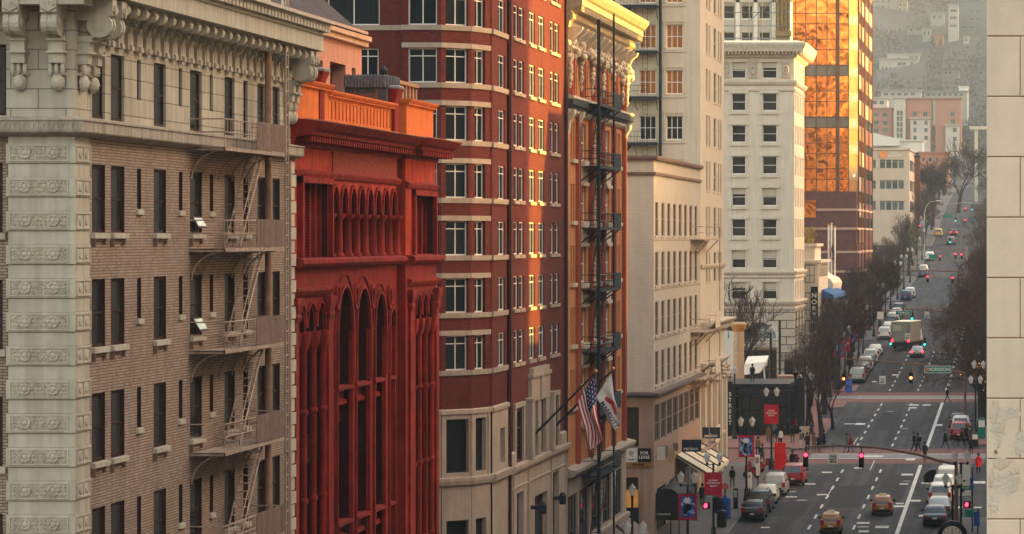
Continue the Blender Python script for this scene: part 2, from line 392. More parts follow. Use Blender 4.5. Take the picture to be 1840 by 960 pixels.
pave(-5.3, 12, 312, 366, br); strip(-5.5, -5.3, 312.5, 365.5, .145, kb, thick=.5)
for a, b in ((382, 452), (470, 541), (557, 640), (656, 720), (736, 990)): pave(-5.3, 12, a, b, pv); strip(-5.5, -5.3, a, b, .145, kb, thick=.5)
def corner(cx, cy, sx, sy, r=2.2):           # rounded kerb corner block
    pts = [(0, 0), (sx*r, 0)]+[(sx*r*cos(t*pi/12), sy*r*sin(t*pi/12)) for t in range(1, 7)]
    for m_, k, h in ((kb, 1, .145), (br, .91, .149)):
        m_.loft([[(cx+p[0]*k, cy+p[1]*k, gz(cy)+z_) for p in pts] for z_ in (-.3, h)])
for c_ in ((-22.2, 293.9, 1, 1), (-22.2, 309.5, 1, -1), (-22.2, 341.6, 1, 1), (-22.4, 358.6, 1, -1), (-22.4, 391.4, 1, 1)): corner(*c_)
struct(pv.build('pavement', CONC)); struct(br.build('brick_pavement', PBRICK)); struct(kb.build('kerb', KERB))
# painted lines
ln = MB()
def bar(x0, x1, y0, y1, dz=.008): strip(x0, x1, y0, y1, dz, ln)
y = 100.0
while y < 291:
    for x in (-16.25, -12.95): bar(x-.09, x+.09, y, y+2.9)
    y += 7.15
bar(-9.78, -9.48, 60, 293)
y = 311.5
while y < 366:
    for x in (-16.25, -12.95): bar(x-.09, x+.09, y, y+2.9)
    y += 7.15
bar(-9.78, -9.48, 311, 366)
y = 384
while y < 452:
    for x in (-16.25, -12.95): bar(x-.09, x+.09, y, y+2.9)
    bar(-9.85, -9.5, y+1, y+5); y += 7.15
for a, b in ((472, 541), (558, 640), (657, 720), (737, 980)):
    y = a
    while y < b: bar(-9.9, -9.55, y, y+3.4); y += 6.5
for x0, x1, y_ in ((-20, -10.2, 299.3), (-20, -5, 303.7), (-19.5, -6, 371.7), (-19.5, -6, 375.7)): bar(x0, x1, y_-.16, y_+.16)
for px, py, w_, h_ in ((1630, 853, 21, 3), (1542, 841, 14, 2), (1645, 900, 18, 3), (1615, 910, 24, 3), (1617, 905, 14, 2), (1551, 940, 23, 3), (1585, 947, 24, 4),
        (1546, 762, 17, 3), (1687, 764, 13, 3), (1340, 868, 36, 2), (1422, 893, 20, 2), (1443, 870, 45, 2), (1486, 849, 18, 2), (1478, 889, 20, 2),
        (1375, 948, 16, 2), (1642, 728, 18, 2), (1640, 733, 14, 2), (1665, 728, 15, 2), (1609, 674, 12, 2), (1571, 686, 8, 2), (1759, 867, 24, 4), (1569, 820, 36, 3),
        (1636, 826, 16, 3), (1552, 955, 18, 3), (1658, 927, 14, 4), (1624, 870, 15, 2), (1527, 762, 20, 1), (1720, 912, 20, 3), (1757, 912, 14, 2), (1665, 868, 18, 2)):
    p = gpt(px, py); s_ = p.y/FP; d = h_*s_*p.y/27.7*1.0
    bar(p.x-w_*s_/2, p.x+w_*s_/2, p.y-d/2, p.y+d/2, .006)
for px, py in ((1486, 893), (1563, 845), (1533, 800)):   # long thin survey lines
    p = gpt(px, py); strip(p.x-.04, p.x+.04, p.y, p.y+9, .006, ln)
struct(ln.build('road_marking', LINE))
mh = MB()
for px, py, r in ((1423, 884, .42), (1441, 899, .45), (1629, 865, .35), (1551, 947, .46), (1585, 946, .46), (1660, 590, .5), (1625, 770, .4), (1600, 740, .4)):
    p = gpt(px, py); mh.lathe((p.x, p.y, p.z), [(r, .004), (r, .012), (r*.85, .014), (0.01, .014)], 16)
struct(mh.build('manhole_cover', mat('cast_cover', (.33, .3, .26), .7, noise=.3, scale=6)))
pt = MB()
for x0, x1, a, b in ((-20, -17.2, 252, 262), (-15.9, -13.3, 258, 275), (-12.4, -10.2, 262, 284), (-19, -16.8, 322, 345), (-15.6, -13.5, 330, 352), (-12, -10, 205, 240), (-8.8, -6, 250, 262), (-18.5, -15, 400, 436)):
    strip(x0, x1, a, b, .003, pt)
struct(pt.build('asphalt_patch', mat('patched_asphalt', (.03, .027, .028), .92, noise=.15, scale=1.5)))
# ================================================================ HAZE
hz = MB(); hz.box(-690, 690, -30, 2490, -40, 330)
hm = bpy.data.materials.new('haze'); hm.use_nodes = True; N_ = hm.node_tree.nodes; N_.remove(N_['Principled BSDF'])
pvn = N_.new('ShaderNodeVolumePrincipled'); pvn.inputs['Color'].default_value = (.47, .54, .58, 1); pvn.inputs['Density'].default_value = .00018
pvn.inputs['Anisotropy'].default_value = .2
hm.node_tree.links.new(pvn.outputs[0], N_['Material Output'].inputs['Volume'])
HAZE = stuff(hz.build('haze', hm))

g = MB(); P_ = []  # unseen ridge added on the right to keep hillside and haze shaded
for j in range(25):
    y = 640+76*j; base = gz(y) if y < 1000 else hillz(100, y)
    P_.append([(x, y, (base-5) if x <= 175 else base+150*min(1, (x-175)/150)*(1 if j else 0)+12*sin(y*.02+x)) for x in (170, 175, 240, 330, 480, 680)])
ids = [[g.P(p) for p in r] for r in P_]
for j in range(24):
    for i in range(5): g.f.append([ids[j][i], ids[j][i+1], ids[j+1][i+1], ids[j+1][i]]); g.m.append(0)
struct(g.build('hill', bpy.data.materials['hill_ground'], smooth=60))
# ================================================================ BEIGE BRICK CORNER BUILDING (left)
TERRA = mat('cream_terracotta', (.46, .405, .325), .75, noise=.12, scale=1.2, bump=.15, bscale=14, streak=.22)
ASHLAR = brickmat('cream_ashlar', (.46, .405, .325), (.425, .37, .295), (.20, .16, .12), 1.55, .55, .018, noise=.14, bump=.3, streak=.2)
BBRICK = brickmat('beige_brick', (.42, .305, .235), (.32, .215, .16), (.16, .115, .09), .28, .086, .016, noise=.2, bump=.7, streak=.12)
CARVED = mat('carved_terracotta', (.42, .37, .28), .8, noise=.25, scale=9, bump=1.0, bscale=16, streak=.15)
WOODF = mat('dark_red_window_frame', (.035, .014, .012), .6, noise=.15)
GL_A = glassmat('sash_glass', (.004, .007, .009), (.09, .085, .08), .35, .12, .5)
GL_B = glassmat('opened_glass', (.35, .37, .35), (.7, .72, .68), .5, .1, .8)
A0, A1 = 93.2, 120.8; AF = STREET; AFr = front(A0)
ra = thing('brick_office_building', 'beige brick corner block with cream terracotta cornice and fire escape, at the left edge', 'building', (-27, 93.2, gz(93)))
cols = [(95.0, 96.35, 0), (96.95, 98.4, 0), (99.8, 100.25, 1), (101.7, 103.15, 0), (104.7, 105.15, 1), (106.1, 107.6, 0), (108.65, 109.1, 1), (110.65, 112.05, 0), (113.3, 113.95, 2), (115.35, 116.5, 0), (117.65, 118.8, 0)]
rows = [(31.15, 33.1)]+[(27.86-3.3*k, 29.82-3.3*k) for k in range(8)]
ops = []
for r, (z0, z1) in enumerate(rows):
    for a, b, kind in cols:
        if z0 < gz(100)+3.2: continue
        c = z0+(.72 if kind == 1 else 0); ops.append((a, b, c, z1 if not kind == 1 else z1-.02, r, kind))
wl_ = MB(AF)
wl_.wall(94.7, 119.6, gz(A0)-1, 30.6, [o[:4] for o in ops if o[4] > 0], .09, rmi=1)
wl_.fr = AFr; wl_.wall(-50, -28.75, gz(A0)-1, 30.6, [(-30.1, -28.98, 27.86-3.3*k, 29.82-3.3*k) for k in range(7)], .09, w=-.25)
for k in range(7): window(ra, lambda u, w_, z: AFr(u, w_-.25, z), -30.1, -28.98, 27.86-3.3*k, 29.82-3.3*k, .09, .06, (), (.5,), WOODF, GL_A, .2, TERRA, proud=.1) if False else None
wl_.fr = None; wl_.face([(-50, A0+.25, 0), (-50, A1, 0), (-50, A1, 36), (-50, A0+.25, 36)]); wl_.face([(-50, A1, 0), (FX, A1, 0), (FX, A1, 33.3), (-50, A1, 33.3)])
wl_.build('brick_wall', [BBRICK, WOODF], ra)
up = MB(AF); up.wall(93.2, A1, 31.0, 34.5, [o[:4] for o in ops if o[4] == 0], .09)
up.fr = AFr; up.wall(-50, FX, 31.0, 34.4, [(-30.0, -28.8, 31.15, 33.15)], .16)
up.build('upper_wall', ASHLAR, ra)
f250 = Fac(0, A0+.25, 0)
fa = lambda y, d: Fac(0, y, d)
for k in range(7): window(ra, f250, -30.1, -28.98, 27.86-3.3*k, 29.82-3.3*k, .09, .07, (), (.5,), WOODF, GL_A, .2, TERRA, proud=.1)
window(ra, AFr, -30.0, -28.8, 31.15, 33.15, .14, .07, (), (.5,), WOODF, GL_A)
for a, b, c, d, r, kind in ops:
    s_ = .17 if r else None
    window(ra, AF, a, b, c, d, .08, .09 if kind != 1 else .05, (), (.5,) if kind != 1 else (), WOODF, GL_A, s_, TERRA, proud=.13 if kind != 1 else .08)
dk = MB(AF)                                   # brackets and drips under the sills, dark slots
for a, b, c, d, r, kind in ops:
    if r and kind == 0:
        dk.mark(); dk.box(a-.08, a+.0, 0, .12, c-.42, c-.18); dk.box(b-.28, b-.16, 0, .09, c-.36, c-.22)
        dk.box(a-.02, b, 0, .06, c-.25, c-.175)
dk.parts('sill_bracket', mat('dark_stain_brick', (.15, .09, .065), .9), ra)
# tilted open sashes
for (cu, zz, hh) in ((106.25, 27.95, .42), (106.25, 24.62, .5), (106.25, 14.7, .45)):
    q = MB(AF); q.box(cu, cu+1.1, .02, .05, zz, zz+hh, 0); q.box(cu+.06, cu+1.04, .051, .06, zz+.06, zz+hh-.06, 1)
    o = q.build('open_sash', [WOODF, GL_B], ra); 
    P0 = Vector(AF(cu, 0, zz+hh)); M = Matrix.Translation(P0) @ Matrix.Rotation(radians(-30), 4, 'Y') @ Matrix.Translation(-P0)
    o.matrix_local = WM[ra.name].inverted() @ M; o['label'] = 'pale sash tilted open'
# corner pier of carved and plain courses, both faces; quoins at the far end
pr = MB(); cv = MB(); ros = MB()
z = 30.35; k = 0
pr.box(-28.75, FX+.02, A0-.0, 94.7, gz(A0)-1, 30.55)
def course(zc):
    h1, h2 = .50, .43                           # carved course then plain course
    pr.box(-28.78, FX+.06, A0-.09, 94.72, zc-h1-.03, zc+.01)
    pr.box(-28.72, FX+.03, A0-.045, 94.68, zc-.95+.02, zc-h1-.06)
    # raised frames and rosettes, front
    for (u0, u1) in ((-28.70, -27.02),):
        yf = A0-.09
        for b in ((u0, u1, zc-.07, zc-.03), (u0, u1, zc-h1+.01, zc-h1+.05), (u0, u0+.05, zc-h1+.05, zc-.07), (u1-.05, u1, zc-h1+.05, zc-.07)):
            pr.box(b[0], b[1], yf-.025, yf+.01, b[2], b[3])
        for cx in (-28.55, -28.42, -28.03, -27.92, -27.81, -27.7, -27.25, -27.14):
            for cz_ in (-.14, -.25, -.36): cv.lathe((cx, yf-.012, zc+cz_), [(.036, 0), (.03, -.02), (.004, -.02)], 6, axis='w')
        cv.box(u0+.06, u1-.06, yf-.012, yf+.01, zc-h1+.06, zc-.08)
        for cx in (-28.25, -27.45):
            ros.mark()
            ros.lathe((cx, yf-.012, zc-h1/2), [(.17, 0), (.17, -.03), (.12, -.035), (.1, -.02), (.05, -.05), (.005, -.05)], 12, axis='w')
            for t in range(6): ros.lathe((cx+.13*cos(t*pi/3), yf-.03, zc-h1/2+.13*sin(t*pi/3)), [(.045, 0), (.04, -.03), (.004, -.04)], 6, axis='w')
        for cx in () if True else (-28.55, -28.42, -28.03, -27.92, -27.81, -27.7, -27.25, -27.14):
            for cz_ in (-.14, -.25, -.36): ros.lathe((cx, yf-.012, zc+cz_), [(.036, 0), (.03, -.02), (.004, -.02)], 6, axis='w')
    xf = FX+.06
    for (u0, u1) in ((A0+.02, 94.62),):
        for b in ((u0, u1, zc-.07, zc-.03), (u0, u1, zc-h1+.01, zc-h1+.05), (u0, u0+.06, zc-h1+.05, zc-.07), (u1-.06, u1, zc-h1+.05, zc-.07), ((u0+u1)/2-.03, (u0+u1)/2+.03, zc-h1+.05, zc-.07)):
            pr.box(xf-.01, xf+.03, b[0], b[1], b[2], b[3])
        for cy in (u0+.4, u1-.4): ros.mark(); ros.lathe((xf, cy, zc-h1/2), [(.16, 0), (.13, .03), (.004, .04)], 8, axis='u')
while z > gz(A0)+.5: course(z); z -= .95
qn = MB()
for j in range(34):                            # toothed quoins beside the red building
    zc = 30.5-j*.48; qn.mark()
    qn.box(FX-.3, FX+.10+(.05 if j % 2 else 0), 119.6 if j % 2 else 120.0, A1-.02, zc-.45, zc-.02)
qn.parts('quoin', TERRA, ra); pr.build('corner_pier', ASHLAR if False else TERRA, ra); cv.build('carved_panel', CARVED, ra); ros.parts('rosette', TERRA, ra, smooth=40)
# belt band
bd = MB(AF); prof = [(0, 30.55), (.12, 30.58), (.22, 30.62), (.35, 30.66), (.38, 30.7), (.38, 30.98), (.42, 31.0), (.42, 31.05), (0, 31.12)]
bd.wz(prof, A0, A1+.25, m0=1); bd.fr = AFr; bd.wz(prof, -50, FX, m1=1)
for k in range(60):
    u = -26.62-.135*k
    bd.box(u, u+.05, .38, .405, 30.74, 30.95)
    bd.box(u+.05, u+.1, .38, .405, 30.74 if k % 2 else 30.9, 30.79 if k % 2 else 30.95)
bd.build('belt_course', mat('belt_terracotta', (.37, .31, .25), .8, noise=.15, scale=2, streak=.35), ra)
# cornice on both faces
cn = MB(AF)
cprof = [(0, 34.45), (1.1, 34.52), (1.1, 35.05), (1.16, 35.08), (1.16, 35.12), (1.1, 35.14), (1.1, 35.22), (1.35, 35.46), (1.5, 35.5), (1.5, 35.58), (0, 35.75)]
cn.fr = AF; cn.wz(cprof, A0, A1+.25, m0=1); cn.fr = AFr; cn.wz(cprof, -50, FX, m1=1)
cn.build('cornice', TERRA, ra)
dn = MB(AF); u = A0-1.0
while u < A1+.1: dn.mark(); dn.box(u, u+.36, 1.1, 1.34, 35.2, 35.42); u += .5
dn.fr = AFr; u = -40
while u < FX+1: dn.mark(); dn.box(u, u+.36, 1.1, 1.34, 35.2, 35.42); u += .5
dn.parts('dentil', TERRA, ra)
def scroll_profile(s=1.0, z0=33.3):
    """silhouette (w, z) of a tall console with a volute on top"""
    p = [(0, z0), (.16*s, z0+.02), (.18*s, z0+.14), (.10*s, z0+.18), (.12*s, z0+.5*s)]
    for t in range(9):                          # concave sweep outwards
        a = t/8; p.append((.12*s+.42*s*a**2.2, z0+.5*s+.33*s*sin(a*pi/2)))
    return p
cs = MB(AF)
u = 95.6
while u < 119.3:
    p = [(0, 33.28), (.20, 33.28), (.20, 33.42), (.13, 33.46), (.13, 33.78), (.17, 33.95), (.27, 34.1), (.42, 34.18), (.6, 34.2), (.6, 34.3), (0, 34.3)]
    cs.mark(); cs.wz(p, u-.14, u+.14)
    cs.box(u-.09, u+.09, .2, .3, 33.98, 34.06); cs.box(u-.09, u+.09, .26, .38, 34.1, 34.16)
    # volute lying along u under the soffit
    ring_ = [(.72+.2*cos(t*pi/6), 34.3+.2*sin(t*pi/6)) for t in range(12)]
    cs.loft([[(uu, a_, b_) for a_, b_ in ring_] for uu in (u-.17, u+.17)])
    ring2 = [(.72+.09*cos(t*pi/4), 34.3+.09*sin(t*pi/4)) for t in range(8)]
    cs.loft([[(uu, a_, b_) for a_, b_ in ring2] for uu in (u-.2, u+.2)])
    u += 1.02
cs.parts('console', TERRA, ra)
ar = MB(AF); u = 95.6+.14
while u < 118.9:                               # little arched recesses between consoles
    ar.mark(); ar.arch(u, u+.74, 33.3, 34.46, u+.16, u+.58, 33.75, .2, .12, n=8, w=.125)
    pts = [(u+.37+.25*cos(pi-t*pi/8), 33.8+.25*sin(t*pi/8)) for t in range(9)]
    ar.ring(pts, .04, .12, .17); u += 1.02
ar.parts('blind_arch', TERRA, ra)
def big_bracket(fr, u, name='bracket'):
    b = MB(fr); h = .23
    b.wz([(0, 34.45), (1.0, 34.45), (1.0, 34.0), (.82, 33.93), (.8, 33.85), (0, 33.85)], u-h, u+h)
    for j in range(7):                          # shell flutes on the block
        t = radians(-66+22*j); b.tube([(u, 1.02, 34.02), (u+.21*sin(t), 1.02, 34.05+.24*cos(t))], [.02, .045], 5)
    R_ = [(.62+.36*cos(t*pi/8), 33.72+.36*sin(t*pi/8)) for t in range(16)]
    b.loft([[(uu, a_, c_) for a_, c_ in R_] for uu in (u-h+.01, u-.07)]); b.loft([[(uu, a_, c_) for a_, c_ in R_] for uu in (u+.07, u+h-.01)])
    R2 = [(.62+.33*cos(t*pi/8), 33.72+.33*sin(t*pi/8)) for t in range(16)]; b.loft([[(uu, a_, c_) for a_, c_ in R2] for uu in (u-.07, u+.07)])
    for sd_ in (-1, 1):
        for rr in (.27, .19, .11):
            R3 = [(.62+rr*cos(t*pi/8), 33.72+rr*sin(t*pi/8)) for t in range(16)]
            b.loft([[(u+sd_*(h-.02+(.3-rr)*.25*q_), a_, c_) for a_, c_ in R3] for q_ in (0, 1)])
    b.wz([(0, 33.4), (.5, 33.42), (.42, 33.34), (.36, 33.26), (.34, 32.95), (0, 32.95)], u-h+.03, u+h-.03)
    b.box(u-h, u+h, 0, .44, 33.24, 33.3); b.box(u-h-.02, u+h+.02, 0, .42, 32.9, 32.96)
    b.wz([(0, 32.9), (.32, 32.9), (.3, 32.62), (0, 32.6)], u-h+.04, u+h-.04)
    for sx_ in (-.17, 0, .17): b.lathe((u+sx_, .2, 32.32), [(.04, 0), (.065, .1), (.05, .28)], 8)
    b.loft([[(u+.19*r_*cos(t*pi/6), .05+wz_, 32.08+.26*r_*sin(t*pi/6)) for t in range(12)] for r_, wz_ in ((1, 0), (.95, .1), (.6, .2), (.1, .24))])
    b.box(u-.24, u+.24, 0, .12, 32.28, 32.36)
    return b.build(name, TERRA, ra)
for u in (-28.39, -27.33, -29.9): big_bracket(AFr, u)
for u in (93.75, 94.75, 119.65, 120.45): big_bracket(AF, u)
so_ = MB(AFr)
for u in (-29.2, -27.85, -26.75):
    so_.mark(); so_.box(u-.4, u+.4, .1, .95, 34.22, 34.5)
so_.parts('soffit_block', TERRA, ra)
rf = MB(); rf.box(-50, FX, A0, A1, 35.55, 35.65); rf.build('roof', GREYROOF, ra)
# fire escape with mesh panels and stairs
fe = put('fire_escape', MB().mesh('fe', BEIGE_IRON), ra)
def balcony(z, top=False):
    b = MB(AF)
    b.box(106.0, 114.4, .05, 1.15, z-.03, z)     # grating floor
    b.box(106.0, 114.4, 1.1, 1.16, z-.09, z+.03); b.box(106.0, 106.06, 0, 1.15, z-.09, z+.02)
    for zz in (z+.5, z+.92): b.tube([(106, 0, zz), (106, 1.13, zz), (114.4, 1.13, zz), (114.4, 0, zz)], .022, 4)
    u = 106.0
    while u < 110.4: b.tube([(u, 1.13, z), (u, 1.13, z+.92)], .012, 4); u += .42
    for u in (106.2, 107.6, 109.8, 111.6, 113.6):  # curved brackets
        pts = [(u, .02, z-1.0)]+[(u, .02+1.05*(1-cos(t*pi/12)), z-1.0+.92*sin(t*pi/12)) for t in range(1, 7)]
        b.tube(pts, .028, 4); b.tube([(u, 0, z-.06), (u, 1.1, z-.06)], .025, 4)
    b.build('balcony', BEIGE_IRON, fe)
    m = MB(AF); m.box(110.3, 114.35, 1.15, 1.17, z+.05, z+.98); m.build('mesh_panel', RUST_MESH, fe)
    for u in (115.9, 117.0, 118.1):
        pass
    return z
for k in range(7):
    z = 30.62-3.27*k if k else 30.6; balcony(z)
    if k < 6:
        s_ = MB(AF)
        for w_ in (.35, .85): s_.tube([(109.2, w_, z-3.2), (112.6, w_, z)], .035, 4)
        for j in range(13): t = (j+.5)/13; s_.box(109.2+3.4*t-.1, 109.2+3.4*t+.1, .35, .85, z-3.2+3.2*t, z-3.2+3.2*t+.03)
        s_.tube([(109.2, .9, z-2.4), (112.6, .9, z+.8)], .02, 4)
        s_.build('stair', BEIGE_IRON, fe)
pp = MB(AF); pp.lathe((114.6, .55, 0), [(.115, 4), (.115, 34.4)], 12)
pp.lathe((114.6, .55, 31.0), [(.14, 0), (.2, .12), (.15, .35), (.115, .5)], 12)
pp.build('standpipe', mat('rusty_pipe', (.30, .165, .11), .8, noise=.3, scale=2, streak=.4), ra)
ld = MB(AF)
for u in (115.7, 116.1): ld.tube([(u, .9, 3), (u, .9, 38)], .035, 5)
z = 3
while z < 38: ld.box(115.7, 116.1, .88, .92, z, z+.05); z += .42
ld.build('ladder', BEIGE_IRON, fe)
dp = MB(AF); dp.tube([(119.35, .25, 3), (119.35, .25, 30.5)], .05, 6); dp.build('downpipe', BEIGE_IRON, ra)
# clutter on the roof edge
rp = MB(AF)
for u in (111, 112.2, 113.5, 115, 117): rp.tube([(u, .5, 35.6), (u, .5, 36.6)], .04, 5)
rp.tube([(110, .5, 36.5), (118, .5, 36.5)], .04, 5); rp.tube([(113.5, .5, 35.7), (117, .5, 36.5)], .03, 5)
rp.build('roof_railing', mat('pale_rail', (.5, .42, .34), .7), ra)
# ================================================================ RED SANDSTONE-LOOK BUILDING
RED = mat('painted_red_masonry', (.40, .034, .011), .8, noise=.4, scale=.8, bump=.3, bscale=22, streak=.5)
RED2 = mat('painted_red_trim', (.25, .015, .008), .8, noise=.35, scale=1.6, bump=.3, bscale=20, streak=.5)
REDD = mat('recess_shade_red', (.045, .005, .005), .9, noise=.3, scale=2)  # near-black red holds the shade inside the recesses and jambs
RED3 = mat('shaded_red_masonry', (.21, .011, .006), .8, noise=.3, scale=1.6, bump=.3, bscale=20, streak=.4)  # shade of the lower storeys put into a darker red
ORN = mat('orange_parapet', (.60, .14, .03), .85, noise=.16, scale=2.2, bump=.3, bscale=26, streak=.18)
REDCARVE = mat('carved_red_panel', (.22, .035, .022), .85, noise=.45, scale=7, bump=1.0, bscale=9)
GL_R = glassmat('red_building_glass', (.003, .002, .003), (.015, .005, .005), .25, .25, .35)
CAP = mat('grey_cap', (.22, .19, .19), .8, noise=.2)
B0, B1 = 120.85, 148.2; BF = STREET
rb = thing('red_masonry_building', 'orange red arcaded building with balustraded parapet beside the beige brick block', 'building', (-27, 134, gz(134)))
YB = lambda px: sY(px)
zb = lambda px, py: Zf(py, sY(px))
b = MB(BF)
GB = gz(134)-3
# vertical divisions: left pier bay, centre, right pier
u1, u2, u3 = YB(592), YB(712), B1
zsill = 26.9; ztop = zb(650, 262)
zcorn = zb(640, 262)
# attic storey walls
lou = [(YB(536), YB(588), 26.95, 29.75), (YB(729), YB(766), 27.0, 29.55)]
b.wall(B0, u1, zsill, 31.9, [lou[0]], .45, rmi=1); b.wall(YB(718), B1, zsill, 31.9, [lou[1]], .5, w=.3, rmi=1)
b.box(YB(716), YB(718), -.1, .3, 5, 31.9)
za0 = 26.95; zspr = 28.6; n_ar = 8; aw = (u2-u1)/n_ar
for i in range(n_ar):
    a_ = u1+i*aw; b.arch(a_, a_+aw, zspr, 31.9, a_+.2, a_+aw-.2, zspr, 1.0, .5, n=10, rmi=1)
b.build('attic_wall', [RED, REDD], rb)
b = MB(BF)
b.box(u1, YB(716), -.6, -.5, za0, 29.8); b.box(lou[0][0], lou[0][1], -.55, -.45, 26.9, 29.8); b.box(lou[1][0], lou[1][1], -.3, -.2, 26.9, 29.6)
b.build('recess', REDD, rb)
cl = MB(BF); rg = MB(BF)
for i in range(n_ar+1):
    c = u1+i*aw
    cl.mark(); cl.lathe((c, -.02, za0), [(.26, 0), (.26, .12), (.19, .2), (.17, 1.45), (.22, 1.5), (.3, 1.62), (.3, 1.7)], 12)
    if i < n_ar:
        m_ = c+aw/2; h = aw/2-.22; rg.mark()
        pts = [(m_-h+2*h*k/12, zspr+1.08*sqrt(max(0, 1-(2*k/12-1)**2))) for k in range(13)]; rg.ring(pts, .12, 0, .1)
        pts = [(m_-h*.55+1.1*h*k/8, zspr+.1+.62*sqrt(max(0, 1-(2*k/8-1)**2))) for k in range(9)]; rg.ring(pts, .07, -.25, -.15)
        rg.box(m_-.04, m_+.04, -.3, -.2, za0, zspr+.6)
cl.parts('engaged_column', RED2, rb, smooth=50); rg.parts('arch_moulding', RED2, rb)
for k in range(n_ar):
    c = u1+(k+.5)*aw; window(rb, BF, c-.55, c+.55, za0+.15, zspr+.1, .48, .06, (), (), REDD, GL_R)
lv = MB(BF)
for (a_, b_, c_, d_), w0 in ((lou[0], -.4), (lou[1], -.15)):
    lv.mark(); n = 5 if w0 == -.4 else 4; st = (b_-a_)/n
    for i in range(n+1): lv.box(a_+i*st-.09, a_+i*st+.09, w0-.02, w0+.18, c_, d_)
    for e in (a_-.22, b_+.02): lv.box(e, e+.2, w0+.3, w0+.62, c_-.05, d_+.25)
    lv.box(a_-.22, b_+.22, w0+.3, w0+.64, d_+.0, d_+.22)
    z = c_
    while z < d_: lv.box(a_, b_, w0-.05, w0+.04, z, z+.03); z += .12
lv.parts('louvre', RED2, rb)
# frieze panel, string courses, cornice, parapet
fz = MB(BF); fz.box(YB(596), YB(711), 0, .06, zb(650, 322), zb(650, 272)); fz.build('carved_frieze', REDCARVE, rb)
st_ = MB(BF)
for z, u0_, u1_, w0 in ((zb(560, 312), B0, YB(716), 0), (zb(750, 335)+.02, YB(716), B1+.1, .3)):
    st_.wz([(w0, z-.18), (w0+.1, z-.14), (w0+.16, z), (w0+.16, z+.06), (w0, z+.14)], u0_, u1_)
zc = 26.55
st_.wz([(0, zc), (.3, zc+.08), (.42, zc+.2), (.42, zc+.34), (.3, zc+.4), (0, zc+.42)], B0, YB(716)); st_.wz([(.3, zc), (.6, zc+.08), (.72, zc+.2), (.72, zc+.34), (.6, zc+.4), (.3, zc+.42)], YB(716)-.05, B1+.3)
st_.build('string_course', RED2, rb)
ZC = 31.4                                   # underside of the cornice
co = MB(BF); cp = [(0, ZC-.35), (.1, ZC-.3), (.2, ZC), (.75, ZC+.08), (.8, ZC+.2), (.95, ZC+.3), (1.15, ZC+.5), (1.2, ZC+.56), (0, ZC+.7)]
co.wz(cp, B0-.3, YB(716)+.4); co.wz([(w_+.22, z) for w_, z in cp], YB(716)-.1, B1+.55)
u = B0
while u < B1+.6:
    w0 = 0 if u < YB(716) else .3
    co.box(u, u+.22, w0+.15, w0+.7, ZC-.16, ZC+.04); u += .44
co.build('cornice', RED2, rb)
cc = MB(BF); cc.wz([(0, ZC+.7), (1.2, ZC+.565), (1.22, ZC+.6), (0, ZC+.78)], YB(548), YB(716)); cc.wz([(0, ZC+.7), (1.42, ZC+.565), (1.44, ZC+.6), (0, ZC+.78)], YB(716), B1+.55); cc.build('cornice_flashing', mat('faded_flashing', (.5, .27, .18), .8, noise=.2, scale=4), rb)
pa = MB(BF); zp = ZC+.55
zl, zm, zr = zb(560, 150), zb(650, 205), zb(745, 212)
def capped(m, a_, b_, z0, z1, w0=-.5, w1=0):
    m.box(a_, b_, w0, w1, z0, z1-.24); m.box(a_-.05, b_+.05, w0-.06, w1+.12, z1-.24, z1-.15); m.wz([(w0-.1, z1-.15), (w1+.16, z1-.15), (w1+.24, z1-.04), (w1+.24, z1), (w0-.1, z1)], a_-.08, b_+.08)
capped(pa, B0, YB(590), zp, 33.56); capped(pa, YB(720), B1-.2, zp, 33.66, -.5, .25)
# pierced balustrade panel
ba, bb = YB(590)+.05, YB(708); nb_ = 19
slots = []
for i in range(nb_):
    c = ba+.35+(bb-ba-.7)*i/(nb_-1); slots.append((c-.12, c+.12, zp+.35, zp+1.05))
pa.wall(ba, bb, zp, 33.15, slots, .12, w=-.1); pa.box(ba, bb, -.5, .05, 33.15, 33.23); pa.wz([(-.5, 33.23), (.1, 33.23), (.17, 33.32), (.17, 33.38), (-.5, 33.38)], ba, bb)
pa.box(ba, bb, -.5, -.3, zp, 33.15)
pa.build('parapet', ORN, rb)
pc = MB(BF)
for c, ww in ((YB(577), .42), (YB(711), .45)):
    pc.mark(); pc.box(c-ww, c+ww, -.75, .05, zp, 33.75); pc.loft([[(c+sx*e, -.35+sy*e*.95, z) for sx, sy in ((-1, -1), (1, -1), (1, 1), (-1, 1))] for e, z in ((ww, 33.5), (ww+.05, 33.7), (ww+.16, 33.98), (ww+.16, 34.02))])
pc.parts('parapet_pier', RED2, rb)
kc = MB(BF)
for c, ww in ((YB(577), .42), (YB(711), .45)): kc.mark(); kc.loft([[(c+sx*e, -.35+sy*e*.95, z) for sx, sy in ((-1, -1), (1, -1), (1, 1), (-1, 1))] for e, z in ((ww+.18, 34.02), (ww+.2, 34.1), (ww+.1, 34.17))])
kc.parts('pier_cap', CAP, rb)
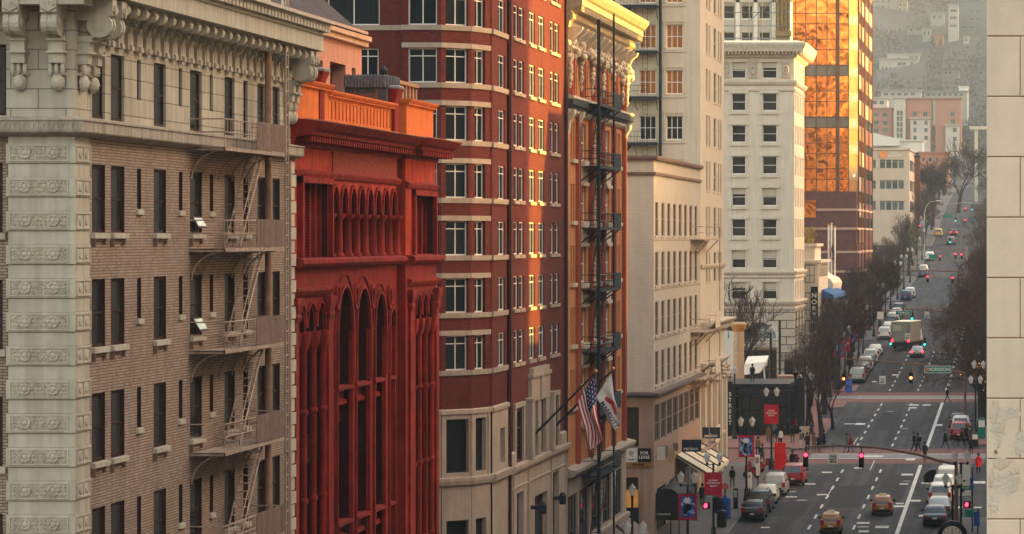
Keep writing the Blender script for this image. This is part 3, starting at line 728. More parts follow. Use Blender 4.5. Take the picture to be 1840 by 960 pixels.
# giant order below
lw = MB(BF); zt = 26.6
lbay = (YB(533), YB(585)); rbay = (YB(732), YB(765))
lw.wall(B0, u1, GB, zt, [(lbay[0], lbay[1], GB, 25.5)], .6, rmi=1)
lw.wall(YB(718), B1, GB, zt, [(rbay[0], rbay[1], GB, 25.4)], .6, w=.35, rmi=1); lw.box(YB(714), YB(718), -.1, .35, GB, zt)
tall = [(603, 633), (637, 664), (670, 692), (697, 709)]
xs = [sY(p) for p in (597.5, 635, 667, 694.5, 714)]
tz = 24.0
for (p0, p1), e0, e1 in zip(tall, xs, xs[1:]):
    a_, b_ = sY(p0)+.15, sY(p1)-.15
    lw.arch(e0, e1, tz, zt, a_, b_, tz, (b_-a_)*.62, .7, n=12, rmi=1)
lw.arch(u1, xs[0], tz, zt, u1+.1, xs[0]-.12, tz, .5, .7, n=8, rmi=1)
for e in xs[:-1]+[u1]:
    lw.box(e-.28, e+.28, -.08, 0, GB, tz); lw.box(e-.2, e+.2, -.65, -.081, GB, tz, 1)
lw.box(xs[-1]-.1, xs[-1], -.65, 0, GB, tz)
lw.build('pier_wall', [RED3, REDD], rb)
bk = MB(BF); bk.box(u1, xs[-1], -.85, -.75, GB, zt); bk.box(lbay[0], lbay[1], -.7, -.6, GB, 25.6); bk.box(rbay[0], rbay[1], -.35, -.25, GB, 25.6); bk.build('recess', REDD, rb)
rg = MB(BF); md = MB(BF)
for (p0, p1) in tall:
    a_, b_ = sY(p0)+.15, sY(p1)-.15; m_ = (a_+b_)/2; h = (b_-a_)/2
    rg.mark()
    for q, t_ in ((1.0, .14), (1.28, .06)):
        pts = [(m_-h*q, tz-2)]+[(m_-h*q+2*h*q*k/14, tz+h*1.24*q*sqrt(max(0, 1-(2*k/14-1)**2))) for k in range(15)]+[(m_+h*q, tz-2)]
        rg.ring(pts, t_, 0, .12 if q == 1 else .07)
    for e in (a_, b_): rg.box(e-.06, e+.06, -.1, .08, GB, tz)
for px in (603, 636, 666, 697):
    md.mark(); c, z_ = sY(px), zb(px, 533)
    for r0, r1, ww in ((.36, .26, .14), (.2, .01, .06)):
        md.loft([[(c+r_*cos(t*pi/8), w_, z_+r_*1.45*sin(t*pi/8)) for t in range(16)] for r_, w_ in ((r0, 0), (r0, ww), (r1, ww), (r1, .01))], caps=False)
rg.parts('arch_moulding', RED2, rb); md.parts('medallion', RED2, rb)
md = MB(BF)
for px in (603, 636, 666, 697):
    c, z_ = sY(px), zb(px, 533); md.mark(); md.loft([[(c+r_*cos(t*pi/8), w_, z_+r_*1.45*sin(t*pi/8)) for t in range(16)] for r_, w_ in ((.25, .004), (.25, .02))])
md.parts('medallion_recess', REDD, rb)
# spandrels between stacked windows inside the tall arches
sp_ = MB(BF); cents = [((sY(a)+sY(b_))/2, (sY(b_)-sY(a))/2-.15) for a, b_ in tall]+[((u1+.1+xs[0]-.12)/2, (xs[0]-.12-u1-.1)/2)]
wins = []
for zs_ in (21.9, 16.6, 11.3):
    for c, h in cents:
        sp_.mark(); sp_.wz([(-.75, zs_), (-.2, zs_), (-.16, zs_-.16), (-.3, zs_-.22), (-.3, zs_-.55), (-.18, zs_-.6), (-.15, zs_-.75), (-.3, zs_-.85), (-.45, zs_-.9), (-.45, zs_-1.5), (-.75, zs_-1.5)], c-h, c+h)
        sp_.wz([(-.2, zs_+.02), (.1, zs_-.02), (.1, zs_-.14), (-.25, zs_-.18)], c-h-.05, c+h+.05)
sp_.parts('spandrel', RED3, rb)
for c, h in cents:
    for z0_, z1_ in ((21.95, 25.0 if h > .3 else 24.4), (16.65, 20.3), (11.35, 15.0), (6.2, 9.7)):
        window(rb, BF, c-h*.8, c+h*.8, z0_, z1_, .62, .07, (.5,) if h > .4 else (), (.5,), REDD, GL_R)
# lancet bays at both ends
ln_ = MB(BF); lc = MB(BF)
for (a_, b_), w0 in ((lbay, 0), (rbay, .35)):
    st = (b_-a_)/3; ln_.mark()
    for i in range(3):
        lc.mark(); ln_.arch(a_+i*st, a_+(i+1)*st, 24.2, 25.5, a_+i*st+.13, a_+(i+1)*st-.13, 24.3, .85, .4, n=8, w=w0-.05, rmi=1)
        c = a_+(i+.5)*st; h = st/2-.1
        pts = [(c-h+2*h*k/10, 24.35+.9*sqrt(max(0, 1-(2*k/10-1)**2))) for k in range(11)]; lc.ring(pts, .08, w0-.05, w0+.06)
    for i in range(4):
        c = a_+i*st; lc.mark()
        lc.lathe((c, w0-.12, 5), [(.13, 0), (.13, 18.4), (.15, 18.5), (.24, 18.75), (.28, 19.1), (.28, 19.2)], 10)
        for zz in (21.2, 17.9, 14.6, 11.3): lc.lathe((c, w0-.12, zz), [(.13, -.12), (.18, -.06), (.18, .06), (.13, .12)], 10)
    for i in range(3):
        for z0_, z1_ in ((20.2, 24.2), (15.4, 19.2), (10.6, 14.4), (6, 9.8)):
            window(rb, lambda u, w_, z, w0=w0: BF(u, w_+w0, z), a_+i*st+.15, a_+(i+1)*st-.15, z0_, z1_, .5, .05, (), (), REDD, GL_R) if False else None
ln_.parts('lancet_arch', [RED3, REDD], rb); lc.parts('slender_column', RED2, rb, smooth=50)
BF2 = Fac(FX+.35, 0, 90)
for (a_, b_), fr in ((lbay, BF), (rbay, BF2)):
    st = (b_-a_)/3
    for i in range(3):
        for z0_, z1_ in ((20.2, 24.5), (15.4, 19.2), (10.6, 14.4), (6, 9.8)): window(rb, fr, a_+i*st+.15, a_+(i+1)*st-.15, z0_, z1_, .5, .05, (), (), REDD, GL_R)
cpz = MB(BF)                                  # capitals and entablatures over the end piers
for a_, b_, w0, zz in ((B0, u1, 0, 25.62), (YB(717), B1+.05, .35, 25.7)):
    cpz.mark(); cpz.wz([(w0, zz-.12), (w0+.12, zz), (w0+.2, zz+.12), (w0+.2, zz+.22), (w0, zz+.26)], a_, b_)
for c, w0 in ((B0+.3, 0), (u1-.35, 0), (YB(721), .35), (B1-.25, .35)):
    cpz.mark(); cpz.loft([[(c+sx*e, w0+sy*e*.5, z) for sx, sy in ((-1, 0), (1, 0), (1, 1), (-1, 1))] for e, z in ((.32, 24.6), (.42, 24.8), (.36, 24.9), (.5, 25.3), (.5, 25.5))])
    cpz.box(c-.3, c+.3, w0, w0+.12, GB, 24.6)
cpz.parts('capital', RED2, rb)
bw = MB(); bw.box(-44, FX-.9, B0, B1, GB, ZC+.4); bw.box(-44, FX-.05, B1-.3, B1-.01, GB, ZC+.5); bw.build('side_wall', RED, rb)
rf = MB(); rf.box(-44, FX-.55, B0+.1, B1-.35, ZC+.41, ZC+.5); rf.build('roof', GREYROOF, rb)
# roof clutter: weathered tub and timber screen
tb = thing('roof_planter', 'weathered grey wooden tub with scalloped rim on the red building roof', 'planter', (-29.3, 141, ZC+.5))
m = MB(); c = (-28.9, 141.5, ZC+.5)
m.box(-28.85, -27.1, 139.5, 142.2, ZC+.5, 34.4); m.build('box', mat('weathered_wood', (.07, .065, .07), .9, noise=.35, scale=5, streak=.3), tb)
m = MB()
for i in range(13): m.mark(); m.lathe((-28.8+i*.135, 139.45, 34.4), [(.08, -.35), (.09, 0), (.08, .14), (.02, .2)], 7)
for i in range(5): m.mark(); m.lathe((-27.08, 139.6+i*.6, 34.4), [(.08, -.35), (.09, 0), (.08, .14), (.02, .2)], 7)
m.parts('scallop', mat('weathered_rim', (.10, .09, .095), .9, noise=.35, scale=5), tb)
m = MB(); m.box(-28.4, -27.5, 139.42, 139.5, 33.6, 33.8); m.box(-28.45, -28.35, 139.4, 139.5, 33.0, 34.0); m.box(-27.55, -27.45, 139.4, 139.5, 33.0, 34.0); m.build('panel', mat('brown_panel', (.16, .06, .04), .8), tb)
m = MB(); m.lathe((-27.35, 140.2, 34.4), [(.12, 0), (.1, .1), (.07, .2), (.15, .28), (.17, .42), (.09, .55), (.02, .6)], 10)
tag(m.build('roof_vent', IRON), 'small round-headed flue standing on the wooden tub of the red building roof', 'vent')
sc_ = thing('timber_screen', 'slatted brown timber screen behind the right parapet pier of the red building', 'screen', (-27.5, 147, ZC+.5))
m = MB()
for i in range(7): m.box(-27.5, -27.38, 143+i*.8, 143.25+i*.8, ZC+.5, 34.45)
m.box(-27.55, -27.3, 142.8, 148.1, 34.4, 34.55); m.build('slats', mat('brown_timber', (.3, .17, .1), .8, noise=.3, scale=3), sc_)
# pink set-back building behind, with a slate mansard
PINK = mat('pink_stucco', (.50, .23, .16), .85, noise=.1, scale=1.2, streak=.2)
SLATE = brickmat('slate_tiles', (.10, .08, .085), (.075, .062, .068), (.04, .035, .035), .3, .14, .02, noise=.25, bump=.6, streak=.1)
rp_ = thing('pink_stucco_building', 'pink stucco storey with grey slate roof rising behind the red building', 'building', (-33, 138, ZC+.5))
PXP = -29.9; f_ = Fac(PXP, 0, 90)
pY = lambda px: -PXP*FP/(XV-px)
m = MB(f_); z1 = 36.2
e = pY(650)
m.wall(118, e, ZC+.3, z1, [(pY(566), pY(580), 31, Zf(108, pY(575))), (pY(593), pY(621), 31, Zf(112, pY(600))), (pY(632), pY(639), 31, Zf(122, pY(635)))], .6)
m.fr = None; m.face([(PXP, e, ZC), (-44, e, ZC), (-44, e, z1), (PXP, e, z1)])
m.build('wall', PINK, rp_)
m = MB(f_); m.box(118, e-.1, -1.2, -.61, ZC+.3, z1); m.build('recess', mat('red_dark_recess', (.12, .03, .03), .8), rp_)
m = MB(f_); m.wz([(0, z1), (.25, z1+.05), (.25, z1+.25), (.4, z1+.3), (.4, z1+.5), (0, z1+.55)], 118, e+.3); m.build('eaves', mat('tan_eaves', (.5, .3, .2), .8, noise=.15), rp_)
m = MB(f_); m.loft([[(118, .3, z1+.55), (118, -9, z1+9.5), (118, -9, z1+.55)], [(e+.2-1.2, .3, z1+.55), (e-9, -9, z1+9.5), (e-1.2, -9, z1+.55)]]); m.build('roof', SLATE, rp_)
m = MB(f_); m.loft([[(118, .45, z1+.55), (118, .45, z1+.68), (118, .2, z1+.75)], [(e-.8, .45, z1+.55), (e-.8, .45, z1+.68), (e-.8, .2, z1+.75)]])
m.tube([(118, -1.4, z1+2.4), (e-3.2, -1.4, z1+2.4)], .09, 5); m.build('gutter', mat('pink_gutter', (.45, .28, .22), .7), rp_)
# ================================================================ RIGHT SIDE OF THE STREET
LIME = mat('limestone_slab', (.60, .49, .39), .85, noise=.07, scale=3, bump=.12, bscale=55, streak=.10, rnd=.06)
JOINT = mat('brown_mortar', (.22, .12, .08), .9, noise=.2, scale=4)
rw = thing('limestone_building', 'close pale limestone block wall filling the right edge', 'building', (4, 30, gz(30)))
m = MB(); RX = -.388
m.box(RX+.006, 24, 30.012, 58, gz(30)-2, 48); m.build('joint', JOINT, rw)
m = MB(); fr = front(30.0); zr = 27.7+(428-66)*30/5950
random.seed(3)
k = 0
for j in range(-34, 34):
    z1 = zr-j*.547; z0 = z1-.547+.009
    u = RX if j % 2 == 0 else RX; first = .30 if j % 2 == 0 else .80
    edges = [RX, RX+first]
    while edges[-1] < 8: edges.append(edges[-1]+1.0)
    for a, b_ in zip(edges, edges[1:]):
        a2 = a+.006 if a > RX else a; d_ = random.uniform(-.0015, .0015); e = .006
        (m.mark() if (-10 < j < 16 and a < 1.9) or j == 16 else None)
        m.loft([[(a2+e, d_, z0+e), (b_-e, d_, z0+e), (b_-e, d_, z1-e), (a2+e, d_, z1-e)], [(a2, d_-e, z0), (b_, d_-e, z0), (b_, d_-e, z1), (a2, d_-e, z1)], [(a2, -.3, z0), (b_, -.3, z0), (b_, -.3, z1), (a2, -.3, z1)]])
m.v = [fr(*p) for p in m.v]
m.parts('stone_block', LIME, rw)
sw_ = MB(Fac(RX, 0, -90)); z = gz(30)-1
for j in range(-34, 40):
    z1 = zr-j*.547; sw_.box(-58, -30.3, -.2, 0, z1-.538, z1)
sw_.build('side_facing', LIME, rw)
ch = MB(fr)                                    # spalled patch with rusty anchors
def blob(cx, cz, rx, rz_, w0, w1, seed, n=18):
    random.seed(seed); rr = [random.uniform(.65, 1.15) for _ in range(n)]
    ch.loft([[(cx+rx*q*rr[t]*cos(2*pi*t/n), w_, cz+rz_*q*rr[t]*sin(2*pi*t/n)) for t in range(n)] for q, w_ in ((1, w0), (.93, w1))])
px_ = lambda px, py: ((px-XV)*30/FP, CZ-(py-HY)*30/FP)
for (px, py, rx, rz_, s_) in ((1786, 742, .045, .12, 5), (1797, 768, .04, .06, 6), (1800, 832, .09, .07, 8), (1781, 858, .03, .10, 9), (1822, 846, .05, .04, 11)):
    u, z = px_(px, py); ch.mark(); blob(u, z, rx, rz_, .001, .0035+.0004*s_, s_)
ch.parts('spalled_patch', mat('spalled_stone', (.50, .41, .33), .95, noise=.15, scale=9, bump=.25, bscale=60), rw)
ch = MB(fr)
for (px, py, rx, rz_, s_) in ((1794, 765, .085, .17, 21), (1815, 742, .10, .06, 22), (1806, 868, .13, .12, 23), (1786, 905, .05, .10, 24), (1832, 795, .05, .14, 25)):
    u, z = px_(px, py); ch.mark(); blob(u, z, rx, rz_, .0004, .0012+.0003*(s_-21), s_, 26)
ch.parts('peeling_coat', mat('peeling_coat', (.56, .48, .40), .9, noise=.14, scale=14, bump=.3, bscale=40, streak=.2), rw)
ch = MB(fr)
for (px, py, rx, rz_, s_) in ((1789, 812, .014, .022, 2), (1794, 803, .012, .004, 12)):
    u, z = px_(px, py); ch.mark(); blob(u, z, rx, rz_, .003, .0095+.0003*s_, s_)
ch.parts('rust_stain', mat('rust_stain', (.24, .12, .09), .9, noise=.4, scale=60), rw)
RIGHTW = mat('right_side_masonry', (.42, .33, .25), .85, noise=.12, scale=.6, streak=.2)
GL_D = glassmat('street_glass', (.006, .009, .011), (.08, .065, .05), .3, .08, .55)
def plain_building(name, label, x0, x1, y0, y1, h, m_, pitch=4.0, face='left'):
    r = thing(name, label, 'building', ((x0+x1)/2, y0, gz(y0)))
    mb = MB(); z0 = gz(y0)-2; mb.box(x0+.35, x1, y0, y1, z0, h); mb.build('body', m_, r)
    mb = MB(Fac(x0, 0, -90)); gl = MB(Fac(x0, 0, -90)); ops = []
    n = max(1, int((y1-y0)/pitch)); st = (y1-y0)/n; z = z0+7
    while z+2.4 < h-1.2:
        for i in range(n): ops.append((-y1+i*st+st*.25, -y1+i*st+st*.75, z, z+2.2))
        z += 3.7
    mb.wall(-y1, -y0, z0, h, ops, .3); mb.build('wall', m_, r)
    gl.face([(-y1, -.3, z0), (-y0, -.3, z0), (-y0, -.3, h), (-y1, -.3, h)]); gl.build('glazing', GL_D, r); return r
for i, (lab, y0, y1, h, col) in enumerate((('long tan masonry block on the right side', 60, 148, 31, (.42, .33, .25)), ('unseen narrow grey block on the right side, edging the sun gap', 166, 179, 32, (.36, .33, .3)),
     ('unseen low brick block on the right side, shaped to let the sun strip through', 179, 187.9, 28.2, (.3, .12, .08)), ('unseen brown mid-rise on the right side, height shaped for the sun strip', 187.9, 196, 41.0, (.3, .2, .15)),
     ('unseen pale mid-rise on the right side, height shaped for the cornice sun', 196, 222, 47.2, (.45, .38, .3)), ('cream block on the right side', 224, 248, 32, (.45, .38, .3)),
     ('courthouse-like stone block behind the right trees', 313, 365, 26, (.4, .36, .3)), ('buff block behind the right trees', 384, 452, 34, (.42, .34, .26)),
     ('red brick block behind the right trees', 470, 541, 36, (.3, .13, .09)), ('low buff block behind the right trees', 557, 640, 36, (.4, .33, .26)))):
    x0 = -.2 if y0 < 300 else 4.0  # unseen street side; heights and low gap shaped for the hotel sun strip
    plain_building('masonry_block', lab, x0, x0+30, y0, y1, h, mat('right_block_%d' % i, col, .85, noise=.12, scale=.6, streak=.2))
for lab, x0, y0, y1, h in (('unseen tower added east of the street to block the sun', 112, -60, 192.6, 125), ('second unseen tower added east of the street to block the sun', 112, 240, 396, 125), ('third unseen tower added east of the street to block the sun', 112, 398, 468, 79), ('fourth unseen tower added east of the street to block the sun', 112, 470, 630, 70)):
    plain_building('sun_block_tower', lab, x0, x0+30, y0, y1, h, RIGHTW, 6)  # towers out of view, added to block the low sun
# ================================================================ RED BRICK HOTEL WITH ANGLED CORNER
HBR = brickmat('hotel_red_brick', (.15, .026, .018), (.10, .017, .013), (.06, .022, .017), .23, .078, .010, noise=.16, bump=.5, streak=.1)
HST = mat('hotel_stone', (.34, .265, .205), .8, noise=.1, scale=1.2, streak=.15, bump=.1)
HFR = mat('hotel_window_frame', (.62, .58, .52), .5, noise=.05)
GL_H = glassmat('hotel_glass', (.002, .006, .009), (.035, .04, .04), .35, .07, .45)
HB = mat('hotel_base_stone', (.40, .30, .225), .8, noise=.12, scale=1.0, streak=.2)
rh = thing('brick_hotel', 'dark red brick hotel with cream sill bands and angled corner bay', 'building', (-27, 172, gz(172)))
HY0 = 163.0; ROWS = [(35.36-2.84*k, 37.07-2.84*k) for k in range(-3, 6)]
TOPZ = 46
segs = [((-48, HY0+.35), (-30.86, HY0+.35)), ((-30.86, HY0), (-28.96, HY0)), ((-28.96, HY0), (-27.7, 164.15)), ((-27.7, 164.15), (-27.07, 166.0))]
def seg_fac(p, q):
    return Fac(p[0], p[1], math.degrees(atan2(q[1]-p[1], q[0]-p[0]))), sqrt((q[0]-p[0])**2+(q[1]-p[1])**2)
winx = [None, (733, 785), (801, 841), (853, 872)]
hw = MB(); hs = MB(); hb = MB()
for i, (p, q) in enumerate(segs):
    fr, L = seg_fac(p, q); wins = []
    if i == 0:
        for pa_, pb_ in ((588, 682), (640, 680), (470, 560)):
            a_ = Xf(pa_, HY0+.35)+48; b_ = Xf(pb_, HY0+.35)+48; wins.append((a_, b_))
        W_ = [(wins[0], ROWS[:3]), (wins[1], ROWS[3:]), (wins[2], ROWS[:2])]
    else:
        def tpar(px):
            lo, hi = 0., 1.
            for _ in range(40):
                t = (lo+hi)/2; x, y_ = p[0]+(q[0]-p[0])*t, p[1]+(q[1]-p[1])*t
                if XV+FP*x/y_ < px: lo = t
                else: hi = t
            return lo*L
        W_ = [((tpar(winx[i][0]), tpar(winx[i][1])), ROWS)]
    op = [(a_, b_, z0, z1) for (a_, b_), rr in W_ for z0, z1 in rr]
    lowop = [(W_[0][0][0], W_[0][0][1], 16.1, 18.75), (W_[0][0][0], W_[0][0][1], 10.3, 13.75)] if i else []
    hw.fr = fr; hw.wall(0, L, 19.05, TOPZ, op, .22)
    hb.fr = fr; hb.wall(0, L, gz(165)-2, 19.05, lowop, .3, w=.06)
    for a_, b_, z0, z1 in lowop:
        window(rh, Fac(fr(0, .06, 0)[0], fr(0, .06, 0)[1], fr.deg), a_, b_, z0, z1, .25, .07, (), (), IRON, GL_H)
    for (a_, b_), rr in W_:
        for z0, z1 in rr:
            wide = (b_-a_) > 1.2
            window(rh, fr, a_, b_, z0, z1, .16, .07, (.5,) if (wide or i == 3) and not (i == 0 and rr is not W_[1][1]) else ((.5,) if i else (.5,)), (.77,), HFR, GL_H)
    for k in range(-3, 7):
        zt = 35.36-2.84*k
        if zt < 21: continue
        hs.mark(); hs.fr = fr; e = .05 if i else 0
        hs.wz([(-.01, zt-.25), (.07, zt-.25), (.09, zt-.04), (.09, zt), (-.01, zt)], -e, L+e)
        if i: hs.mark(); hs.wz([(-.01, zt+1.72), (.06, zt+1.72), (.06, zt+1.97), (-.01, zt+1.97)], -e*.8, L+e*.8)
    hb.fr = fr
    hb.wz([(.05, 15.4), (.2, 15.5), (.25, 15.7), (.25, 15.85), (.05, 15.9)], -.1, L+.12); hb.wz([(0, 19.0), (.14, 19.0), (.14, 19.2), (0, 19.25)], -.05, L+.06)
    if i: hb.box(W_[0][0][1]+.12, W_[0][0][1]+.22, .05, .12, 15.9, 19.0)
# the short return and the main street front
HS = Fac(-27.0, 0, 90); HM = STREET
e0, e1, e2 = 166.35, 171.2, 191.6
w_r = (sY(895, -27.0), sY(907, -27.0))
hw.fr = HS; hw.wall(e0, e1, 19.05, TOPZ, [(w_r[0], w_r[1], a, b) for a, b in ROWS], .1)
hw.fr = None; hw.face([(-27.5, 166.0, 19), (-27.0, e0, 19), (-27.0, e0, TOPZ), (-27.5, 166.0, TOPZ)])
for z0, z1 in ROWS: window(rh, HS, w_r[0], w_r[1], z0, z1, .08, .07, (.5,), (.77,), HFR, GL_H)
hs.fr = HS
for k in range(-3, 6):
    zt = 35.36-2.84*k; hs.mark(); hs.wz([(-.01, zt-.25), (.1, zt-.25), (.12, zt-.04), (.12, zt), (-.01, zt)], e0-.1, e1-.2)
mw = [(sY(a), sY(b_)) for a, b_ in ((923, 931), (933, 941), (951, 961), (967.5, 978), (988.5, 995), (997, 1004))]
mop = [(a, b_, z0, z1) for a, b_ in mw for z0, z1 in ROWS]
tw_ = [(sY(924.5), sY(938), 15.95, 18.6), (sY(952.5), sY(961), 16.05, 18.7), (sY(966.5), sY(975), 16.05, 18.7), (sY(989.5), sY(1001), 15.95, 18.6)]
lo_ = [(sY(925), sY(937), 8, 14.35), (sY(957), sY(980), 8, 13.7), (sY(990), sY(1001), 8, 14.5)]
hw.fr = HM; hw.wall(e1, e2, 15.85, TOPZ, mop+tw_, .10)
for a, b_, z0, z1 in mop:
    window(rh, HM, a, b_, z0, z1, .08, .07, (.5,) if b_-a > 1.75 else (), (.77,), HFR, GL_H)
    hs.mark(); hs.fr = HM; hs.box(a-.1, b_+.1, 0, .1, z0-.2, z0-.02)
for a, b_, z0, z1 in tw_: window(rh, HM, a, b_, z0, z1, .09, .07, (.5,), (.3, .65), IRON, GL_H)
hb.fr = HS; hb.wall(e0-.3, e1, gz(165)-2, 19.05, [(w_r[0]+.3, w_r[1]-.3, 16.2, 18)], .3, w=.06); hb.wz([(0, 15.4), (.25, 15.5), (.3, 15.85), (0, 15.9)], e0-.4, e1)
hb.wz([(0, 19.0), (.16, 19.0), (.16, 19.2), (0, 19.25)], e0-.3, e1-.1)
window(rh, Fac(-26.94, 0, 90), w_r[0]+.3, w_r[1]-.3, 16.2, 18, .25, .07, (.5,), (.5,), IRON, GL_H)
hb.fr = HM; hb.wall(e1, e2, gz(165)-2, 15.85, lo_, .3, w=.12)
hb.wz([(.1, 15.35), (.28, 15.5), (.34, 15.65), (.34, 15.85), (.0, 15.9)], e1, e2+.1)
hb.wz([(.1, 14.6), (.18, 14.65), (.18, 14.72), (.1, 14.75)], e1, e2)
hb.wz([(0, 15.9), (.16, 15.9), (.16, 16.5), (0, 16.6)], e1, sY(922)); hb.wz([(0, 15.9), (.16, 15.9), (.16, 16.5), (0, 16.6)], sY(1004), e2)
for c in (e1+.4, sY(945)-.1, sY(985)+.2, e2-.5): hb.box(c-.12, c+.12, .1, .22, gz(165)-1, 15.35)
hb.fr = None; hb.build('base_wall', HB, rh); hw.fr = None; hw.face([(-48, HY0+.35, 5), (-48, e2, 5), (-48, e2, TOPZ), (-48, HY0+.35, TOPZ)]); hw.face([(-48, e2, 5), (FX, e2, 5), (FX, e2, TOPZ), (-48, e2, TOPZ)])
hw.build('brick_wall', HBR, rh); hs.parts('stone_band', HST, rh)
for a, b_, z0, z1 in lo_[:1]+lo_[2:]: window(rh, Fac(FX+.12, 0, 90), a, b_, z0, z1, .28, .07, (), (.3, .6), IRON, GL_H)
m = MB(HM); m.box(lo_[1][0], lo_[1][1], -.5, -.17, 5, 13.8); m.build('entrance', DARKIN, rh)
fs = MB(HM)                                    # stone surrounds and stepped frontispiece
for i, (a, b_, z0, z1) in enumerate(tw_):
    if i in (0, 3):
        fs.mark(); fs.box(a-.45, a, 0, .12, z0-.05, z1+.2); fs.box(b_, b_+.45, 0, .12, z0-.05, z1+.2); fs.box(a-.45, b_+.45, 0, .14, z1+.2, z1+.45)
fs.mark(); a0_, a1_ = sY(944), sY(986)
fs.box(a0_, tw_[1][0], 0, .2, 15.9, 18.9); fs.box(tw_[1][1], tw_[2][0], 0, .2, 15.9, 18.9); fs.box(tw_[2][1], a1_, 0, .2, 15.9, 18.9)
fs.box(a0_-.1, a0_+.9, 0, .4, 15.9, 19.0); fs.box(a1_-.9, a1_+.1, 0, .4, 15.9, 19.0)
fs.box(a0_-.15, a0_+.95, 0, .45, 19.0, 19.15); fs.box(a1_-.95, a1_+.15, 0, .45, 19.0, 19.15)
fs.box(a0_+.9, a1_-.9, 0, .22, 18.9, 20.2); fs.box(a0_+.8, a1_-.8, 0, .3, 20.2, 20.4); fs.box(a0_+1.4, a1_-1.4, 0, .25, 20.4, 20.7); fs.box((a0_+a1_)/2-.4, (a0_+a1_)/2+.4, .2, .32, 18.9, 20.2)
fs.parts('stone_surround', HST, rh)
m = MB(HM); m.tube([(e1-.05, .08, 5), (e1-.05, .08, TOPZ)], .06, 6); m.tube([(e2-.1, .12, 5), (e2-.1, .12, TOPZ)], .1, 6); m.build('downpipe', mat('black_red_pipe', (.05, .02, .02), .6), rh)
m = MB(); m.face([(-48, HY0, TOPZ), (FX, HY0+3.3, TOPZ), (FX, e2, TOPZ), (-48, e2, TOPZ)]); m.build('roof', GREYROOF, rh)
wl2 = MB(HM)
for px, py in ((950, 912), (987, 895)):
    u = sY(px); z = Zf(py, u); wl2.mark(); wl2.box(u-.12, u+.12, .1, .7, z-.1, z+.1); wl2.lathe((u, .75, z-.35), [(.16, 0), (.2, .1), (.2, .5), (.1, .65)], 8)
wl2.parts('wall_lamp', IRON, rh)
# flag poles and flags on the hotel
FRED = mat('flag_red', (.42, .02, .03), .8, noise=.1); FWH = mat('flag_white', (.62, .57, .53), .8, noise=.06); FBL = mat('flag_navy', (.02, .025, .09), .8, noise=.1)
def cloth_flag(name, label, cat, uu, A, B, C_, D, nx, ny, matf, mats, fold=.22, seed=0):
    """A-B along the pole, A-C and B-D the falling edges, as (X, z); real cloth with folds in depth"""
    mb = MB(); random.seed(seed); G = []
    for j in range(ny+1):
        t = j/ny; row = []
        for i in range(nx+1):
            s_ = i/nx
            P = [A[k]*(1-s_)*(1-t)+B[k]*s_*(1-t)+C_[k]*(1-s_)*t+D[k]*s_*t for k in (0, 1)]
            dep = fold*sin(s_*9+t*3.5+seed)*min(1, t*2.2)
            row.append(mb.P((P[0]+.12*sin(t*7+s_*4+seed)*t, uu+dep+.3*t, P[1]-.08*sin(s_*3.1)*t)))
        G.append(row)
    for j in range(ny):
        for i in range(nx): mb.f.append([G[j][i], G[j][i+1], G[j+1][i+1], G[j+1][i]]); mb.m.append(matf((i+.5)/nx, (j+.5)/ny))
    o = mb.build(name, mats, smooth=80); return tag(o, label, cat)
def xz(px, py, Y): return (Xf(px, Y), Zf(py, Y))
for k_, (px0, py0, px1, py1) in enumerate(((951, 787, 1069, 671), (988, 772, 1100, 666))):
    Y = sY(px0); x1, z1 = xz(px1, py1, Y); z0 = Zf(py0, Y); d = Vector((x1-FX, 0, z1-z0))
    o = thing('flagpole', 'dark slanted pole carrying the %s flag on the hotel front' % (('striped' , 'white')[k_]), 'flagpole', (FX+.1, Y, z0), group='hotel flagpoles')
    m = MB(); m.tube([(FX+.1, Y, z0), (x1, Y, z1)], [.075, .045], 8); m.build('pole', IRON, o)
    m = MB(); m.lathe((x1+.05, Y, z1), [(.01, 0), (.09, .05), (.11, .12), (.06, .2), (.01, .22)], 8); m.build('finial', mat('brass', (.5, .25, .06), .4, .8), o)
    m = MB(); m.box(FX, FX+.35, Y-.2, Y+.2, z0-.5, z0+.35); m.build('bracket', IRON, o)
def usf(s_, t):
    if s_ < .54 and t < .42:
        return 2 if not ((int(s_*24) % 3 == 1) and (int(t*40) % 3 == 1)) else 1
    return 0 if int(s_*13) % 2 == 0 else 1
Y = sY(951)
cloth_flag('striped_flag', 'red and white striped flag with starry blue corner hanging from the left pole', 'flag', Y, xz(1067, 675, Y), xz(1037, 724, Y), xz(1079, 790, Y), xz(1060, 812, Y), 26, 40, usf, [FRED, FWH, FBL], .25, 1)
Y = sY(988)
fl = cloth_flag('white_flag', 'white hotel flag with a dark red emblem hanging from the right pole', 'flag', Y, xz(1098, 672, Y), xz(1071, 713, Y), xz(1113, 762, Y), xz(1105, 776, Y), 14, 20, lambda s_, t: 0, [FWH], .12, 2)
m = MB(); m.fr = lambda u, w_, z: (u, Y-w_, z)
def pp2(px, py): a = xz(px, py, Y); return (a[0], a[1])
for poly in (((1087, 716), (1091, 712), (1104, 722), (1109, 745), (1106, 746), (1099, 727)), ((1087, 716), (1099, 722), (1099, 726), (1090, 721))):
    m.loft([[(pp2(*p_)[0], w_, pp2(*p_)[1]) for p_ in poly] for w_ in (.16, .18)])
m.build('emblem', FRED, fl)
c = xz(1096, 745, Y); lettering(fl, 'MARRIOTT', .34, FBL, (c[0], Y-.22, c[1]), 0, tilt=-58, bold=True)
